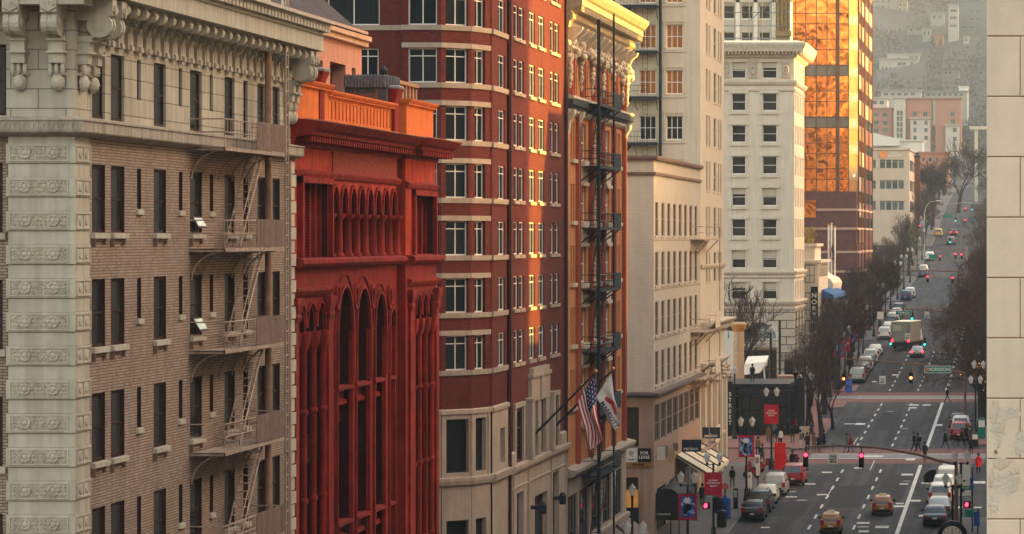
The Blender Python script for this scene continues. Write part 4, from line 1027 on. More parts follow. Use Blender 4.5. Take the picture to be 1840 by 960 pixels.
# ================================================================ ORANGE BRICK ORNATE BUILDING
OBR = brickmat('orange_brick', (.62, .25, .09), (.54, .20, .07), (.3, .15, .09), .24, .09, .012, noise=.14, bump=.4, streak=.15)
ORB = brickmat('rust_brick', (.42, .085, .035), (.34, .06, .03), (.2, .08, .05), .24, .09, .012, noise=.14, bump=.4, streak=.1)
DTER = mat('ornate_terracotta', (.52, .44, .33), .7, noise=.18, scale=2.5, bump=.4, bscale=12, streak=.25)
GL_O = glassmat('ornate_glass', (.03, .035, .035), (.3, .22, .15), .4, .1, .5)
ro = thing('ornate_brick_building', 'narrow orange brick building with heavy gilded cream cornice and dark fire escape', 'building', (-27, 206, gz(206)))
D0, D1 = 191.75, 220.8; DF = STREET
cw = [(sY(1025), sY(1028), 0), (sY(1029.5), sY(1032.5), 0), (sY(1044), sY(1053), 1), (sY(1066), sY(1074), 1), (sY(1087), sY(1095), 1), (sY(1106), sY(1109), 0), (sY(1110.5), sY(1113.5), 0)]
DR = [(32.35-3.65*k, 34.55-3.65*k) for k in range(5)]
dop = [(a, b_, z0, z1, k_) for a, b_, k_ in cw for z0, z1 in DR]
m = MB(DF); m.wall(D0, D1, 14.2, 35.4, [o[:4] for o in dop], .16); m.fr = None
m.face([(-45, D1, 4), (FX, D1, 4), (FX, D1, 42), (-45, D1, 42)]); m.face([(-45, D0, 4), (FX, D0, 4), (FX, D0, 42), (-45, D0, 42)])
m.fr = DF; att = [(c-.55, c-.12, 36.2, 38.2) for c in (196.2, 201.3, 206.4, 211.4, 216.2)]+[(c+.12, c+.55, 36.2, 38.2) for c in (196.2, 201.3, 206.4, 211.4, 216.2)]
m.wall(D0, D1, 35.4, 40, att, .14); m.build('brick_wall', OBR, ro)
for a, b_, z0, z1 in att: window(ro, DF, a, b_, z0, z1, .12, .05, (), (), ORB, GL_O)
for a, b_, z0, z1, k_ in dop: window(ro, DF, a, b_, z0, z1, .14, .08, (), (.5,), WHITE if k_ else ORB, GL_O, None)
m = MB(DF)
for c in (sY(1036), sY(1059), sY(1080), sY(1100), sY(1119)): m.mark(); m.box(c-.45, c-.2, 0, .22, 14.2, 35.2); m.box(c+.25, c+.5, 0, .22, 14.2, 35.2)
for c in (193.8, 198.7, 203.8, 208.9, 213.9, 218.6): m.mark(); m.box(c-.55, c-.2, 0, .25, 36.0, 39.2); m.box(c+.25, c+.6, 0, .25, 36.0, 39.2)
m.parts('pilaster', ORB, ro)
m = MB(DF)
for a, b_, z0, z1, k_ in dop:
    m.mark(); m.box(a-.1, b_+.1, 0, .2, z0-.22, z0)
    if k_:
        m.box(a-.2, b_+.2, 0, .28, z0-.35, z0-.05); m.box(a, b_, 0, .12, z0-1.35, z0-.4); m.box(a-.1, b_+.1, 0, .22, z0-1.5, z0-1.3)
        for t in (.25, .5, .75): m.lathe((a+(b_-a)*t, .12, z0-.85), [(.16, 0), (.12, .1), (.02, .14)], 6, axis='w')
for c in (D0+.9, D1-1.2, sY(1036), sY(1119)):
    m.mark(); m.wz([(0, 35.2), (.5, 35.2), (.45, 34.9), (.2, 34.5), (.12, 33.8), (0, 33.7)], c-.35, c+.35)
m.mark(); m.wz([(0, 35.78), (.4, 35.78), (.5, 35.85), (.5, 35.98), (0, 36.1)], D0, D1+.4)
m.mark(); m.wz([(0, 34.9), (.1, 34.9), (.25, 35.05), (.3, 35.2), (0, 35.3)], D0, D1+.2)
m.parts('trim', DTER, ro)
m = MB(DF); m.wz([(0, 35.25), (.3, 35.25), (.35, 35.4), (.48, 35.45), (.48, 35.78), (0, 35.78)], D0-.05, D1+.4); m.build('black_band', mat('black_band', (.03, .03, .035), .6, noise=.3, scale=6), ro)
cart = MB(DF); random.seed(11)
for i, c in enumerate((192.9, 195.0, 197.6, 200.2, 202.7, 205.2, 207.8, 210.3, 212.8, 215.3, 217.8, 220.0)):
    cart.mark(); cart.wz([(0, 40.0), (.9, 40.0), (.85, 39.8), (.5, 39.5), (.35, 39.1), (0, 39.0)], c-.32, c+.32)
    for q_ in range(9):
        a_ = random.uniform(-.75, .75); b2 = random.uniform(38.3, 39.2); r_ = random.uniform(.10, .26)
        cart.lathe((c+a_, random.uniform(.1, .4), b2), [(.02, -r_), (r_*.7, -r_*.72), (r_, 0), (r_*.7, r_*.72), (.02, r_)], 8)
    if i % 2 == 0 or i > 9:
        for q_ in range(13):
            r_ = random.uniform(.09, .2)*(1.15-q_*.04); cart.lathe((c+random.uniform(-.14, .14), .16, 38.3-q_*.15), [(.02, -r_), (r_*.7, -r_*.72), (r_, 0), (r_*.7, r_*.72), (.02, r_)], 8)
    cart.wz([(0, 38.9), (.35, 38.9), (.45, 38.75), (.3, 38.6), (0, 38.55)], c-.9, c+.9)
cart.parts('cartouche', DTER, ro, smooth=70)
GC = mat('gilded_cornice_paint', (.36, .28, .18), .6, noise=.15, scale=2, bump=.2, bscale=14, streak=.2)
co = MB(DF); co.wz([(0, 39.95), (.2, 39.95), (.25, 40.3), (.45, 40.45), (.45, 40.7), (.3, 40.9), (.5, 41.0), (.9, 41.15), (1.0, 41.2), (1.0, 41.55), (1.15, 41.65), (1.35, 41.95), (1.4, 42.2), (0, 42.4)], D0, D1+1.3)
co.fr = front(D1+1.3); co.fr = None; co.build('cornice', GC, ro)
dn = MB(DF); u = D0+.1
while u < D1+1: dn.mark(); dn.box(u, u+.34, .45, .95, 40.85, 41.15); u += .62
dn.parts('dentil', GC, ro)
# base storey
m = MB(DF); gl_ = [(sY(a), sY(b_)) for a, b_ in ((1021, 1038), (1041, 1058), (1063, 1080), (1083, 1098), (1102, 1117))]
m.wall(D0, D1, 4, 14.0, [(a, b_, 9.6, 12.6) for a, b_ in gl_]+[(a, b_, 5.6, 8.9) for a, b_ in gl_], .14)
m.wz([(0, 13.75), (.5, 13.85), (.6, 14.0), (.62, 14.2), (0, 14.35)], D0, D1+.4); m.wz([(0, 9.2), (.25, 9.2), (.25, 9.45), (0, 9.5)], D0, D1+.2); m.build('base_wall', HST, ro)
for a, b_ in gl_:
    window(ro, DF, a, b_, 9.6, 12.6, .12, .08, (.33, .66), (.28,), IRON, GL_D); window(ro, DF, a, b_, 5.6, 8.9, .12, .08, (.5,), (), IRON, GL_D)
rf = MB(); rf.box(-45, FX, D0, D1, 42.2, 42.39); rf.build('roof', GREYROOF, ro)
fe = put('fire_escape', MB().mesh('fe2', IRON), ro)
m = MB(DF)
m.tube([(sY(1076, -25.8), 1.1, 8), (sY(1076, -25.8), 1.1, 40.8)], .11, 6); m.mark(); m.tube([(sY(1103, -25.8), 1.1, 8), (sY(1103, -25.8), 1.1, 43.2)], .07, 6)
m.parts('standpipe', IRON, fe)
for k in range(7):
    z = 35.75-3.72*k; m = MB(DF); a, b_ = 198.5, 208.6
    if z < 9: break
    m.box(a, b_, 0, 1.15, z-.06, z); m.box(a, b_, 1.08, 1.16, z-.12, z+.06)
    for zz in (z+.45, z+.9): m.tube([(a, 0, zz), (a, 1.12, zz), (b_, 1.12, zz), (b_, 0, zz)], .025, 4)
    u = a
    while u < 205: m.tube([(u, 1.12, z), (u, 1.12, z+.9)], .014, 4); u += .5
    for u in (a, 201.8, 205.5, b_): m.tube([(u, 0, z-.9), (u, 1.1, z-.05)], .04, 4)
    m.build('balcony', IRON, fe)
    m = MB(DF); m.box(205.2, b_, 1.13, 1.17, z+.05, z+.95); m.build('solid_panel', mat('navy_panel', (.015, .022, .035), .6) if k == 0 else bpy.data.materials['navy_panel'], fe)
    m = MB(DF)
    for w_ in (.35, .85): m.tube([(200, w_, z-3.7), (204, w_, z)], .035, 4)
    for j in range(12): t = (j+.5)/12; m.box(200+4*t-.1, 200+4*t+.1, .35, .85, z-3.7+3.7*t, z-3.67+3.7*t)
    m.build('stair', IRON, fe)
# ================================================================ LOW CREAM BUILDING
CREAM = mat('cream_stucco', (.37, .325, .27), .85, noise=.08, scale=.8, streak=.08, bump=.06, bscale=10)
CREAM2 = brickmat('cream_painted_brick', (.53, .46, .38), (.50, .43, .355), (.40, .32, .25), .4, .12, .014, noise=.07, bump=.3, streak=.1)
TANB = mat('tan_lower_wall', (.31, .20, .145), .85, noise=.12, scale=1, streak=.2)
DARKT = mat('dark_coping', (.07, .055, .055), .8, noise=.2)
GL_E = glassmat('shaded_glass', (.018, .016, .016), (.075, .06, .05), .5, .2, .1)
re_ = thing('low_cream_building', 'plain low cream building with rows of tall narrow windows', 'building', (-27, 250, gz(250)))
E0, E1 = 237.0, 270.4
ec = [238.95+4.0*i for i in range(8)]
eop = [(c-1.05, c+1.05, 27.85-3.59*k, 30.3-3.59*k) for c in ec for k in range(4)]
m = MB(STREET); m.wall(E0, E1, 16.6, 33.3, eop, .09); m.build('street_wall', CREAM, re_)
fo = [(-29.2-.9, -29.0, 27.85-3.59*k, 30.3-3.59*k) for k in range(4)]
m = MB(front(E0)); m.wall(-50, FX, 16.6, 33.3, fo, .3); m.build('front_wall', CREAM2, re_)
for a, b_, z0, z1 in eop: window(re_, STREET, a, b_, z0, z1, .07, .07, (.5,), (.5,), TANB, GL_E, .16, CREAM, proud=.08)
for a, b_, z0, z1 in fo: window(re_, front(E0), a, b_, z0, z1, .28, .07, (.5,), (.5,), DARKT, GL_D, .16, CREAM)
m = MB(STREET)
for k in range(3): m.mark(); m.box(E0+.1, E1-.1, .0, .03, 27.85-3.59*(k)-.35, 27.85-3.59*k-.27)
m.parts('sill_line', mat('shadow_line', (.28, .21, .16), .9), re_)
m = MB(STREET)
for z, p_, h in ((33.3, .3, .3), (32.2, .15, .24)):
    m.mark(); pf = [(0, z), (p_*.7, z), (p_, z+h*.5), (p_, z+h), (0, z+h)]
    m.fr = STREET; m.wz(pf, E0, E1, m0=1); m.fr = front(E0); m.wz(pf, -50, FX, m1=1)
m.parts('coping', mat('brown_coping', (.17, .11, .09), .85, noise=.2), re_)
m = MB(STREET); pf = [(0, 16.3), (.25, 16.35), (.45, 16.45), (.45, 16.62), (0, 16.7)]; m.wz(pf, E0, E1, m0=1); m.fr = front(E0); m.wz(pf, -50, FX, m1=1); m.build('belt_course', mat('dark_belt', (.12, .085, .08), .85), re_)
lp = [(E0+.35+4.12*i, E0+.35+4.12*i+3.55, 13.0, 15.7) for i in range(8)]
m = MB(STREET); m.wall(E0, E1, 4, 16.32, lp+[(E0+2, E0+8, 6.5, 9.6), (E0+10, E0+20, 6.6, 9.6), (E0+22, E0+31, 6.8, 9.8)], .1); m.fr = front(E0)
m.wall(-50, FX, 4, 16.32, [(-31.5, Xf(1148, E0), Zf(803, E0), Zf(732, E0)), (-32, Xf(1147, E0), 5.5, Zf(858, E0))], .3); m.build('lower_wall', TANB, re_)
for a, b_, c, d in lp: window(re_, STREET, a, b_, c, d, .08, .1, (.33, .66), (.5,), mat('grey_mullion', (.16, .13, .12), .7) if a == lp[0][0] else bpy.data.materials['grey_mullion'], GL_E)
for a, b_, c, d in ((E0+2, E0+8, 6.5, 9.6), (E0+10, E0+20, 6.6, 9.6), (E0+22, E0+31, 6.8, 9.8)): window(re_, STREET, a, b_, c, d, .08, .1, (.33, .66), (), IRON, GL_D)
window(re_, front(E0), -31.5, Xf(1148, E0), Zf(803, E0), Zf(732, E0), .25, .1, (.35, .7), (.3,), IRON, GL_D); window(re_, front(E0), -32, Xf(1147, E0), 5.5, Zf(858, E0), .28, .1, (.5,), (), IRON, GL_D)
rf = MB(); rf.box(-50, FX-.1, E0+.1, E1, 33.2, 33.3); rf.face([(-50, E0, 5), (-50, E1, 5), (-50, E1, 33), (-50, E0, 33)]); rf.build('roof', GREYROOF, re_)
# ================================================================ TALL CREAM BUILDING
CREAM = mat('tall_building_paint', (.50, .41, .315), .85, noise=.07, scale=.8, streak=.10, bump=.06, bscale=10)
rt = thing('tall_cream_building', 'tall plain cream building with iron balconies behind the low cream one', 'building', (-27, 280, gz(280)))
T0, T1 = 270.5, 291.5; TF = front(T0)
GL_T = glassmat('amber_blind_glass', (.22, .06, .012), (.40, .15, .04), .6, .15, .4)
tw = [(Xf(a, T0), Xf(b_, T0), 45.15-1.95-3.73*k, 45.15-3.73*k) for a, b_ in ((1197, 1227), (1149, 1179)) for k in range(-2, 5)]
m = MB(TF); m.wall(-60, FX, 5, 58, tw, .25); m.fr = STREET
tsd = [(sY(a), sY(b_), 45.6-2.5-3.82*k, 45.6-3.82*k) for a, b_ in ((1268.5, 1271.5), (1273.5, 1276), (1282.5, 1287), (1290, 1292.5), (1294, 1296.5)) for k in range(-2, 6)]
m.wall(T0, T1, 5, 58, tsd, .1); m.fr = None; m.face([(-60, T1, 5), (FX, T1, 5), (FX, T1, 58), (-60, T1, 58)]); m.build('wall', CREAM, rt)
for i, (a, b_, z0, z1) in enumerate(tw): window(rt, TF, a, b_, z0, z1, .2, .07, (.33, .66), (.5,), WHITE, GL_T if i % 7 < 4 else GL_D, .14, CREAM, label='window with amber blind' if i % 7 < 4 else None)
for a, b_, z0, z1 in tsd: window(rt, STREET, a, b_, z0, z1, .08, .07, (), (.5,), CREAM, GL_E, .12, CREAM)
m = MB(TF)
for a, b_, z0, z1 in tw: m.mark(); m.box(a-.22, a-.02, 0, .05, z0, z1+.2); m.box(b_+.02, b_+.22, 0, .05, z0, z1+.2); m.box(a-.25, b_+.25, 0, .07, z1+.2, z1+.36); m.box(a-.25, b_+.25, 0, .09, z0-.3, z0-.16)
m.parts('window_surround', CREAM, rt)
fe = put('fire_escape', MB().mesh('fe3', IRON), rt)
m = MB(TF); m.tube([(Xf(1187, T0), .25, 30), (Xf(1187, T0), .25, 52)], .12, 6); m.build('standpipe', IRON, fe)
for k in range(5):
    z = Zf(10+82.3*k, T0-1); m = MB(TF); a, b_ = Xf(1118, T0), Xf(1184, T0)
    m.box(a, b_, .05, 1.3, z-.1, z); m.box(a, b_, 1.25, 1.33, z-.2, z+.05)
    for zz in (z+.5, z+.95): m.tube([(a, 1.28, zz), (b_-.8, 1.28, zz), (b_-.8, 0, zz)], .02, 4)
    u = a
    while u < b_-.8: m.tube([(u, 1.28, z), (u, 1.28, z+.95)], .012, 4); u += .28
    m.tube([(a+.9, .9, z), (a-.6, .9, z-2.2)], .1, 4); m.tube([(a+1.0, .6, z), (a+1.25, .1, z-1.1)], .03, 4); m.tube([(b_-.2, .6, z), (b_-.1, .1, z-1.1)], .03, 4)
    for u in (a+1.7, a+2.1): m.tube([(u, .3, z-3.7), (u, .3, z)], .015, 4)
    for j in range(9): m.box(a+1.7, a+2.1, .29, .31, z-.4*j-.2, z-.4*j-.18)
    m.tube([(a+.05, 1.1, z+.4), (a+.8, 1.1, z+1.6)], .04, 4)
    m.build('balcony', IRON, fe)
m = MB(STREET)                                 # classical base
for z, p_, h in ((20.3, 1.0, .45), (19.75, .45, .35), (17.0, .5, .4), (25.2, .2, .3), (10.6, .3, .3)):
    m.mark(); m.wz([(0, z-h*.4), (p_*.5, z), (p_*.8, z+h*.3), (p_, z+h*.8), (p_, z+h), (0, z+h*1.1)], T0+.2, T1+p_)
    m.fr = STREET
u = T0+.6
while u < T1: m.mark(); m.box(u, u+.3, 0, .7, 20.0, 20.3); u += .8
for c in (T0+1.2, T0+6.2, T0+11.2, T0+16, T1-.9):
    m.mark(); m.box(c-.5, c+.5, 0, .35, gz(280), 16.2)
    for q_ in range(12):
        r_ = random.uniform(.2, .32); m.lathe((c+random.uniform(-.5, .5), .4, random.uniform(15.6, 16.8)), [(.02, -r_), (r_, 0), (.02, r_)], 6)
m.parts('moulding', CREAM, rt)
fl_ = put('side_fire_escape', MB().mesh('fe4', BEIGE_IRON), rt)
for k, py in enumerate((430, 591, 673, 797)):
    a, b_ = 262.5, 276.0; z = Zf(py, 272); m = MB(STREET); m.box(a, b_, .05, 1.1, z-.08, z)
    for zz in (z+.5, z+1): m.tube([(a, 0, zz), (a, 1.08, zz), (b_, 1.08, zz), (b_, 0, zz)], .025, 4)
    for u in (a+1, a+5, b_-1): m.tube([(u, 0, z-1.2), (u, 1.05, z-.05)], .04, 4)
    m.build('balcony', BEIGE_IRON, fl_)
    if k: m = MB(STREET); m.box(272, b_, 1.09, 1.12, z+.05, z+1.4); m.build('mesh_panel', CREAM, fl_)
m = MB(STREET); m.tube([(276, 1.08, 9), (276, 1.08, Zf(430, 272)+1)], .05, 5); m.tube([(267, 1.08, 9), (267, 1.08, Zf(591, 272)+1)], .04, 5); m.build('post', BEIGE_IRON, fl_)
rf = MB(); rf.box(-60, FX, T0, T1, 58, 58.2); rf.face([(-60, T0, 5), (-60, T1, 5), (-60, T1, 58), (-60, T0, 58)]); rf.build('roof', GREYROOF, rt)
# ================================================================ ORNATE WHITE BUILDING BEYOND THE SQUARE
GWH = mat('white_glazed_brick', (.62, .52, .41), .75, noise=.06, scale=.6, streak=.12)
GRUS = brickmat('rusticated_base', (.50, .41, .32), (.47, .385, .30), (.16, .11, .085), 3.0, .95, .07, noise=.08, bump=.4, streak=.1)
GBLIND = mat('cream_blind', (.50, .42, .31), .8, noise=.05)
GL_G = glassmat('white_building_glass', (.008, .010, .012), (.06, .05, .045), .5, .1, .45)
rg_ = thing('ornate_white_building', 'ornate cream white office building with deep bracketed cornice behind the square', 'building', (-28, 390, gz(390)))
G0, GX, G1 = 388.0, -27.58, 405.2
gz_ = lambda py: Zf(py, G0)
GF = front(G0); GS = Fac(GX, 0, 90)
wy = [(168, 199), (225, 256), (281, 313), (338, 370), (394, 425), (450, 482), (507, 538)]
gw = [(Xf(a, G0), Xf(b_, G0)) for a, b_ in ((1315, 1340), (1370, 1396), (1260, 1285))]
gop = [(a, b_, gz_(y1), gz_(y0)) for a, b_ in gw for y0, y1 in [(112, 141)]+wy]
gsd = [(G0+1.3+4.1*i+j*.95, G0+1.3+4.1*i+j*.95+.6, gz_(y1)-.1, gz_(y0)+.1) for i in range(4) for j in (0, 1, 2) for y0, y1 in [(112, 141)]+wy]
zB = gz_(560)
m = MB(GF); m.wall(-62, GX, zB, 50, gop, .3); m.fr = GS; m.wall(G0, G1, zB, 50, gsd, .1); m.fr = None
m.fr = Fac(0, G1, 180); rear = [(28.6+3.6*i, 30.6+3.6*i, 47.0-3.745*k-2.1, 47.0-3.745*k) for i in range(8) for k in range(8)]; m.wall(-GX, 62, 5, 50, rear, .3); m.build('wall', GWH, rg_)
m = MB(Fac(0, G1, 180)); m.face([(-GX, -.3, 5), (62, -.3, 5), (62, -.3, 50), (-GX, -.3, 50)]); m.build('rear_glazing', GL_D, rg_)
for i, (a, b_, z0, z1) in enumerate(gop):
    o = window(rg_, GF, a, b_, z0, z1, .25, .09, (), (.5,), WHITE, GL_G, .18, GWH)
    if i in (0, 8, 4, 7, 6, 14, 15, 12):
        h = (z1-z0)*random.choice((.35, .45, .5)); q = MB(GF); q.box(a+.08, b_-.08, -.24, -.2, z1-h, z1-.06); q.build('blind', GBLIND, o)
for a, b_, z0, z1 in gsd: window(rg_, GS, a, b_, z0, z1, .08, .08, (), (.5,), GWH, GL_G)
m = MB(GF)
for a, b_, z0, z1 in gop: m.mark(); m.box(a-.3, b_+.3, 0, .14, z1+.02, z1+.35); m.box(a-.16, a-.01, 0, .08, z0, z1); m.box(b_+.01, b_+.16, 0, .08, z0, z1); m.box(a-.25, b_+.25, 0, .16, z0-.4, z0-.2)
m.parts('window_surround', GWH, rg_)
zc_ = gz_(98)
m = MB(); pf = [(0, zc_-.5), (.35, zc_-.3), (.4, zc_+.1), (1.1, zc_+.3), (1.2, zc_+.6), (1.45, zc_+1.1), (1.5, zc_+1.35), (.3, zc_+1.6), (0, zc_+1.6)]
m.fr = GF; m.wz(pf, -62, GX, m1=1); m.fr = GS; m.wz(pf, G0, G1+1.4, m0=1); m.build('cornice', GWH, rg_)
m = MB(GF); u = GX+.9
while u > -42: m.mark(); m.box(u-.18, u, .35, 1.05, zc_-.05, zc_+.3); u -= .42
m.fr = None; m2 = MB(GS); u = G0
while u < G1+1: m2.mark(); m2.box(u, u+.2, .35, 1.05, zc_-.05, zc_+.3); u += .6
m.parts('modillion', mat('tan_bracket', (.42, .30, .20), .8), rg_)
m2.parts('modillion', GWH, rg_)
m = MB()
for py, p_, h in ((152, .35, .5), (164, .15, .25), (493, .35, .4), (500, .2, .25), (548, .45, .5), (557, .2, .3)):
    z = gz_(py); pf = [(0, z-h*.3), (p_*.6, z), (p_, z+h*.6), (p_, z+h), (0, z+h)]; m.mark(); m.fr = GF; m.wz(pf, -62, GX, m1=1); m.fr = GS; m.wz(pf, G0, G1+p_, m0=1)
m.parts('belt_course', GWH, rg_)
m = MB(GF)
for px in (1353, 1412, 1303):
    m.mark(); u = Xf(px, G0); z = gz_(126); m.box(u-.5, u+.5, 0, .08, z-1, z+1); m.loft([[(u+rx*cos(t*pi/6), w_, z+rx*1.5*sin(t*pi/6)) for t in range(12)] for rx, w_ in ((.4, .08), (.36, .18), (.22, .18), (.18, .1))], caps=False); m.box(u-.45, u+.45, .08, .14, z+.7, z+.85); m.box(u-.45, u+.45, .08, .14, z-.9, z-.75)
m.parts('ornamental_panel', mat('ornate_panel', (.45, .36, .28), .8, noise=.2, scale=6), rg_)
# base with the great arch
ax0, ax1 = Xf(1337, G0), Xf(1396, G0); zs_ = gz_(611); rise = gz_(580)-zs_
m = MB(GF); m.arch(-40, ax1+.01, zs_, zB, ax0, ax1, zs_, rise, .9, n=20); m.wall(ax1, GX, 5, zB, [(Xf(1409, G0), Xf(1425, G0), gz_(690), gz_(648))], .5)
m.wall(-40, ax0, 5, zs_, [], .5); m.box(ax0, ax1, -.9, -.7, gz_(629), gz_(611)); m.fr = GS; m.wall(G0, G1, 5, zB, [(G0+2+5*i, G0+5+5*i, 12, 19) for i in range(3)], .5)
m.build('base_wall', GRUS, rg_)
m = MB(GF); pts = [(ax0+(ax1-ax0)*(k/16), zs_+rise*sqrt(max(0, 1-(2*k/16-1)**2))) for k in range(17)]; m.ring(pts, .5, 0, .12); m.box(ax0-.2, ax1+.2, -.2, .12, gz_(624), gz_(615)); m.build('arch_moulding', GWH, rg_)
window(rg_, GF, ax0, ax1, gz_(611), gz_(580), .7, .14, (.2, .36, .52, .68, .84), (.55,), WHITE, mat('pale_lunette_glass', (.22, .27, .29), .15, noise=.2))
window(rg_, GF, ax0, ax1, gz(G0), gz_(629), .8, .16, (.25, .75), (.5,), mat('bronze_frame', (.16, .075, .02), .5, .3), GL_D)
lettering(rg_, 'MARQUETTE', .55, mat('sign_letters_dim', (.25, .13, .09), .8), ((ax0+ax1)/2+.2, G0-.15, gz_(620)))
window(rg_, GF, Xf(1409, G0), Xf(1425, G0), gz_(690), gz_(648), .45, .1, (.5,), (), IRON, GL_D)
rf = MB(); rf.box(-62, GX, G0, G1, 49.9, 50.0); rf.build('roof', GREYROOF, rg_)
# low annexes beside it
an = thing('low_stone_annex', 'small cream stone storefront with roof terrace beside the ornate white building', 'building', (-27, 408, gz(408)))
m = MB(); zz = Zf(470, 408)
m.box(-34, -25.9, 406.5, 425, gz(408)-1, Zf(470, 412)); m.box(-34, -26.6, 410, 422, Zf(470, 412), Zf(440, 412)); m.box(-34, -25.6, 406.2, 426, Zf(472, 412), Zf(467, 412)); m.box(-34, -26.3, 409.7, 422.3, Zf(443, 412), Zf(438, 412)); m.build('wall', GWH, an)
m = MB(Fac(-25.9, 0, 90)); ops_ = [(407.5+2.2*i, 409+2.2*i, Zf(462-0, 412)-3.4*k-2.4, Zf(476, 412)-3.4*k) for i in range(8) for k in range(3)]
for a, b_, c, d in ops_: window(an, Fac(-25.9, 0, 90), a, b_, c, d, -.03, .08, (), (.3, .6), IRON, GL_D)
m.fr = front(406.5)
for k in range(4): window(an, front(406.5), -27.6, -26.4, Zf(476, 406)-3.4*k-2.2, Zf(476, 406)-3.4*k, -.03, .08, (.5,), (.4,), IRON, GL_D)
an2 = thing('domed_stone_storefront', 'pale stone storefront with curved cornice above a blue awning', 'building', (-26, 432, gz(432)))
m = MB(Fac(-26.2, 0, 90)); pf = [(-8, 5), (0, 5), (0, Zf(535, 440)), (.6, Zf(525, 440)), (.7, Zf(508, 440)), (.3, Zf(500, 440)), (-.5, Zf(496, 440)), (-2, Zf(484, 440)), (-8, Zf(482, 440))]; m.wz(pf, 430, 450)
m.build('wall', GWH, an2)
m = MB(front(430))
for px in (1500, 1507, 1514, 1521): m.mark(); m.lathe((Xf(px, 430), .1, Zf(590, 430)), [(.22, 0), (.2, .2), (.18, 3.4), (.26, 3.7)], 8)
m.parts('column', GWH, an2)
for k in range(5): window(an2, Fac(-26.2, 0, 90), 431.5+3.6*k, 433.6+3.6*k, Zf(565, 440), Zf(538, 440), -.03, .1, (.5,), (.5,), IRON, GL_D)
m = MB(); m.loft([[(-26.1, y_, Zf(529, 425)+.9), (-26.1, y_, Zf(529, 425)-.2), (-24.3, y_, Zf(529, 425)-.35), (-24.4, y_, Zf(529, 425)+.1)] for y_ in (412, 440)])
aw = m.build('awning', mat('blue_awning', (.035, .09, .22), .8, noise=.3, scale=3)); tag(aw, 'long blue awning over the pavement in front of the stone storefront', 'awning')
pl = thing('roof_shrub', 'yellow-green shrub growing on the stone annex terrace', 'shrub', (-26.9, 411, Zf(440, 412)))
m = MB(); random.seed(5)
for i in range(420):
    t = Vector((random.gauss(0, .42), random.gauss(0, .5), random.uniform(0, 2.0))); t += Vector((-27.4, 411, Zf(440, 412)))
    d = Vector((random.uniform(-.05, .05), random.uniform(-.05, .05), random.uniform(.12, .3))); e = Vector((random.uniform(-.08, .08), random.uniform(-.08, .08), 0))
    m.face([t, t+e, t+d+e, t+d])
m.build('foliage', mat('shrub_leaf', (.30, .20, .03), .8, noise=.4, scale=5), pl, recalc=False)
# tall white building seen above its roof
wb = thing('white_upper_building', 'white building with paired windows rising behind the ornate cornice', 'building', (-36, 440, gz(440)))
W0 = 440.0; wx1 = Xf(1420, W0)
wops = [(Xf(a, W0), Xf(b_, W0), Zf(y1, W0), Zf(y0, W0)) for a, b_ in ((1300, 1320), (1332, 1353), (1364, 1384)) for y0, y1 in ((-38, -12), (10, 34), (58, 82), (106, 130))]
m = MB(front(W0)); m.wall(-60, wx1, 20, 64, wops, .3); m.fr = None; m.face([(wx1, W0, 20), (wx1, 444, 20), (wx1, 444, 64), (wx1, W0, 64)]); m.box(-60, wx1+.3, W0-.3, W0, Zf(5, W0), Zf(-1, W0))
m.build('wall', mat('white_wall', (.50, .44, .36), .8, noise=.06), wb)
for a, b_, z0, z1 in wops: window(wb, front(W0), a, b_, z0, z1, .25, .09, (), (.5,), WHITE, GL_G, .15, WHITE)
m = MB(Fac(0, 444, 180)); m.wall(-wx1, 60, 20, 64, [(-wx1+1.5+3.4*i, -wx1+3.4+3.4*i, 58.5-3.8*k, 61-3.8*k) for i in range(7) for k in range(9)], .3); m.build('rear_wall', GWH, wb)
m = MB(front(W0))
for px in (1326, 1358, 1391): m.mark(); m.box(Xf(px, W0)-.25, Xf(px, W0)+.25, 0, .3, 40, 64)
m.parts('pilaster', WHITE, wb)
m = MB(front(W0)); m.box(Xf(1397, W0), wx1, 0, .6, Zf(56, W0), 64)
for px in (1399, 1406, 1413, 1419): m.box(Xf(px, W0)-.12, Xf(px, W0)+.12, .6, .85, Zf(56, W0), 64)
m.box(Xf(1395, W0), wx1+.2, 0, 1.1, Zf(66, W0), Zf(56, W0)); m.build('gilded_bay', mat('gilded_bay', (.24, .16, .07), .6, .1, noise=.3, scale=1.5), wb)
m = MB(front(W0))
for px in (1322, 1348, 1371, 1393): m.tube([(Xf(px, W0), 1.6, Zf(76, W0)), (Xf(px, W0), 1.6, 64)], .05, 4)
for py in (0, 24, 48, 70): m.tube([(Xf(1300, W0), 1.6, Zf(py, W0)), (Xf(1420, W0), 1.6, Zf(py, W0))], .05, 4)
m.tube([(Xf(1348, W0), 1.6, Zf(40, W0)), (Xf(1393, W0), 1.6, Zf(0, W0))], .05, 4)
tag(m.build('scaffold', mat('scaffold_steel', (.12, .12, .12), .6)), 'thin grey scaffold standing on the roof of the ornate white building', 'scaffold')
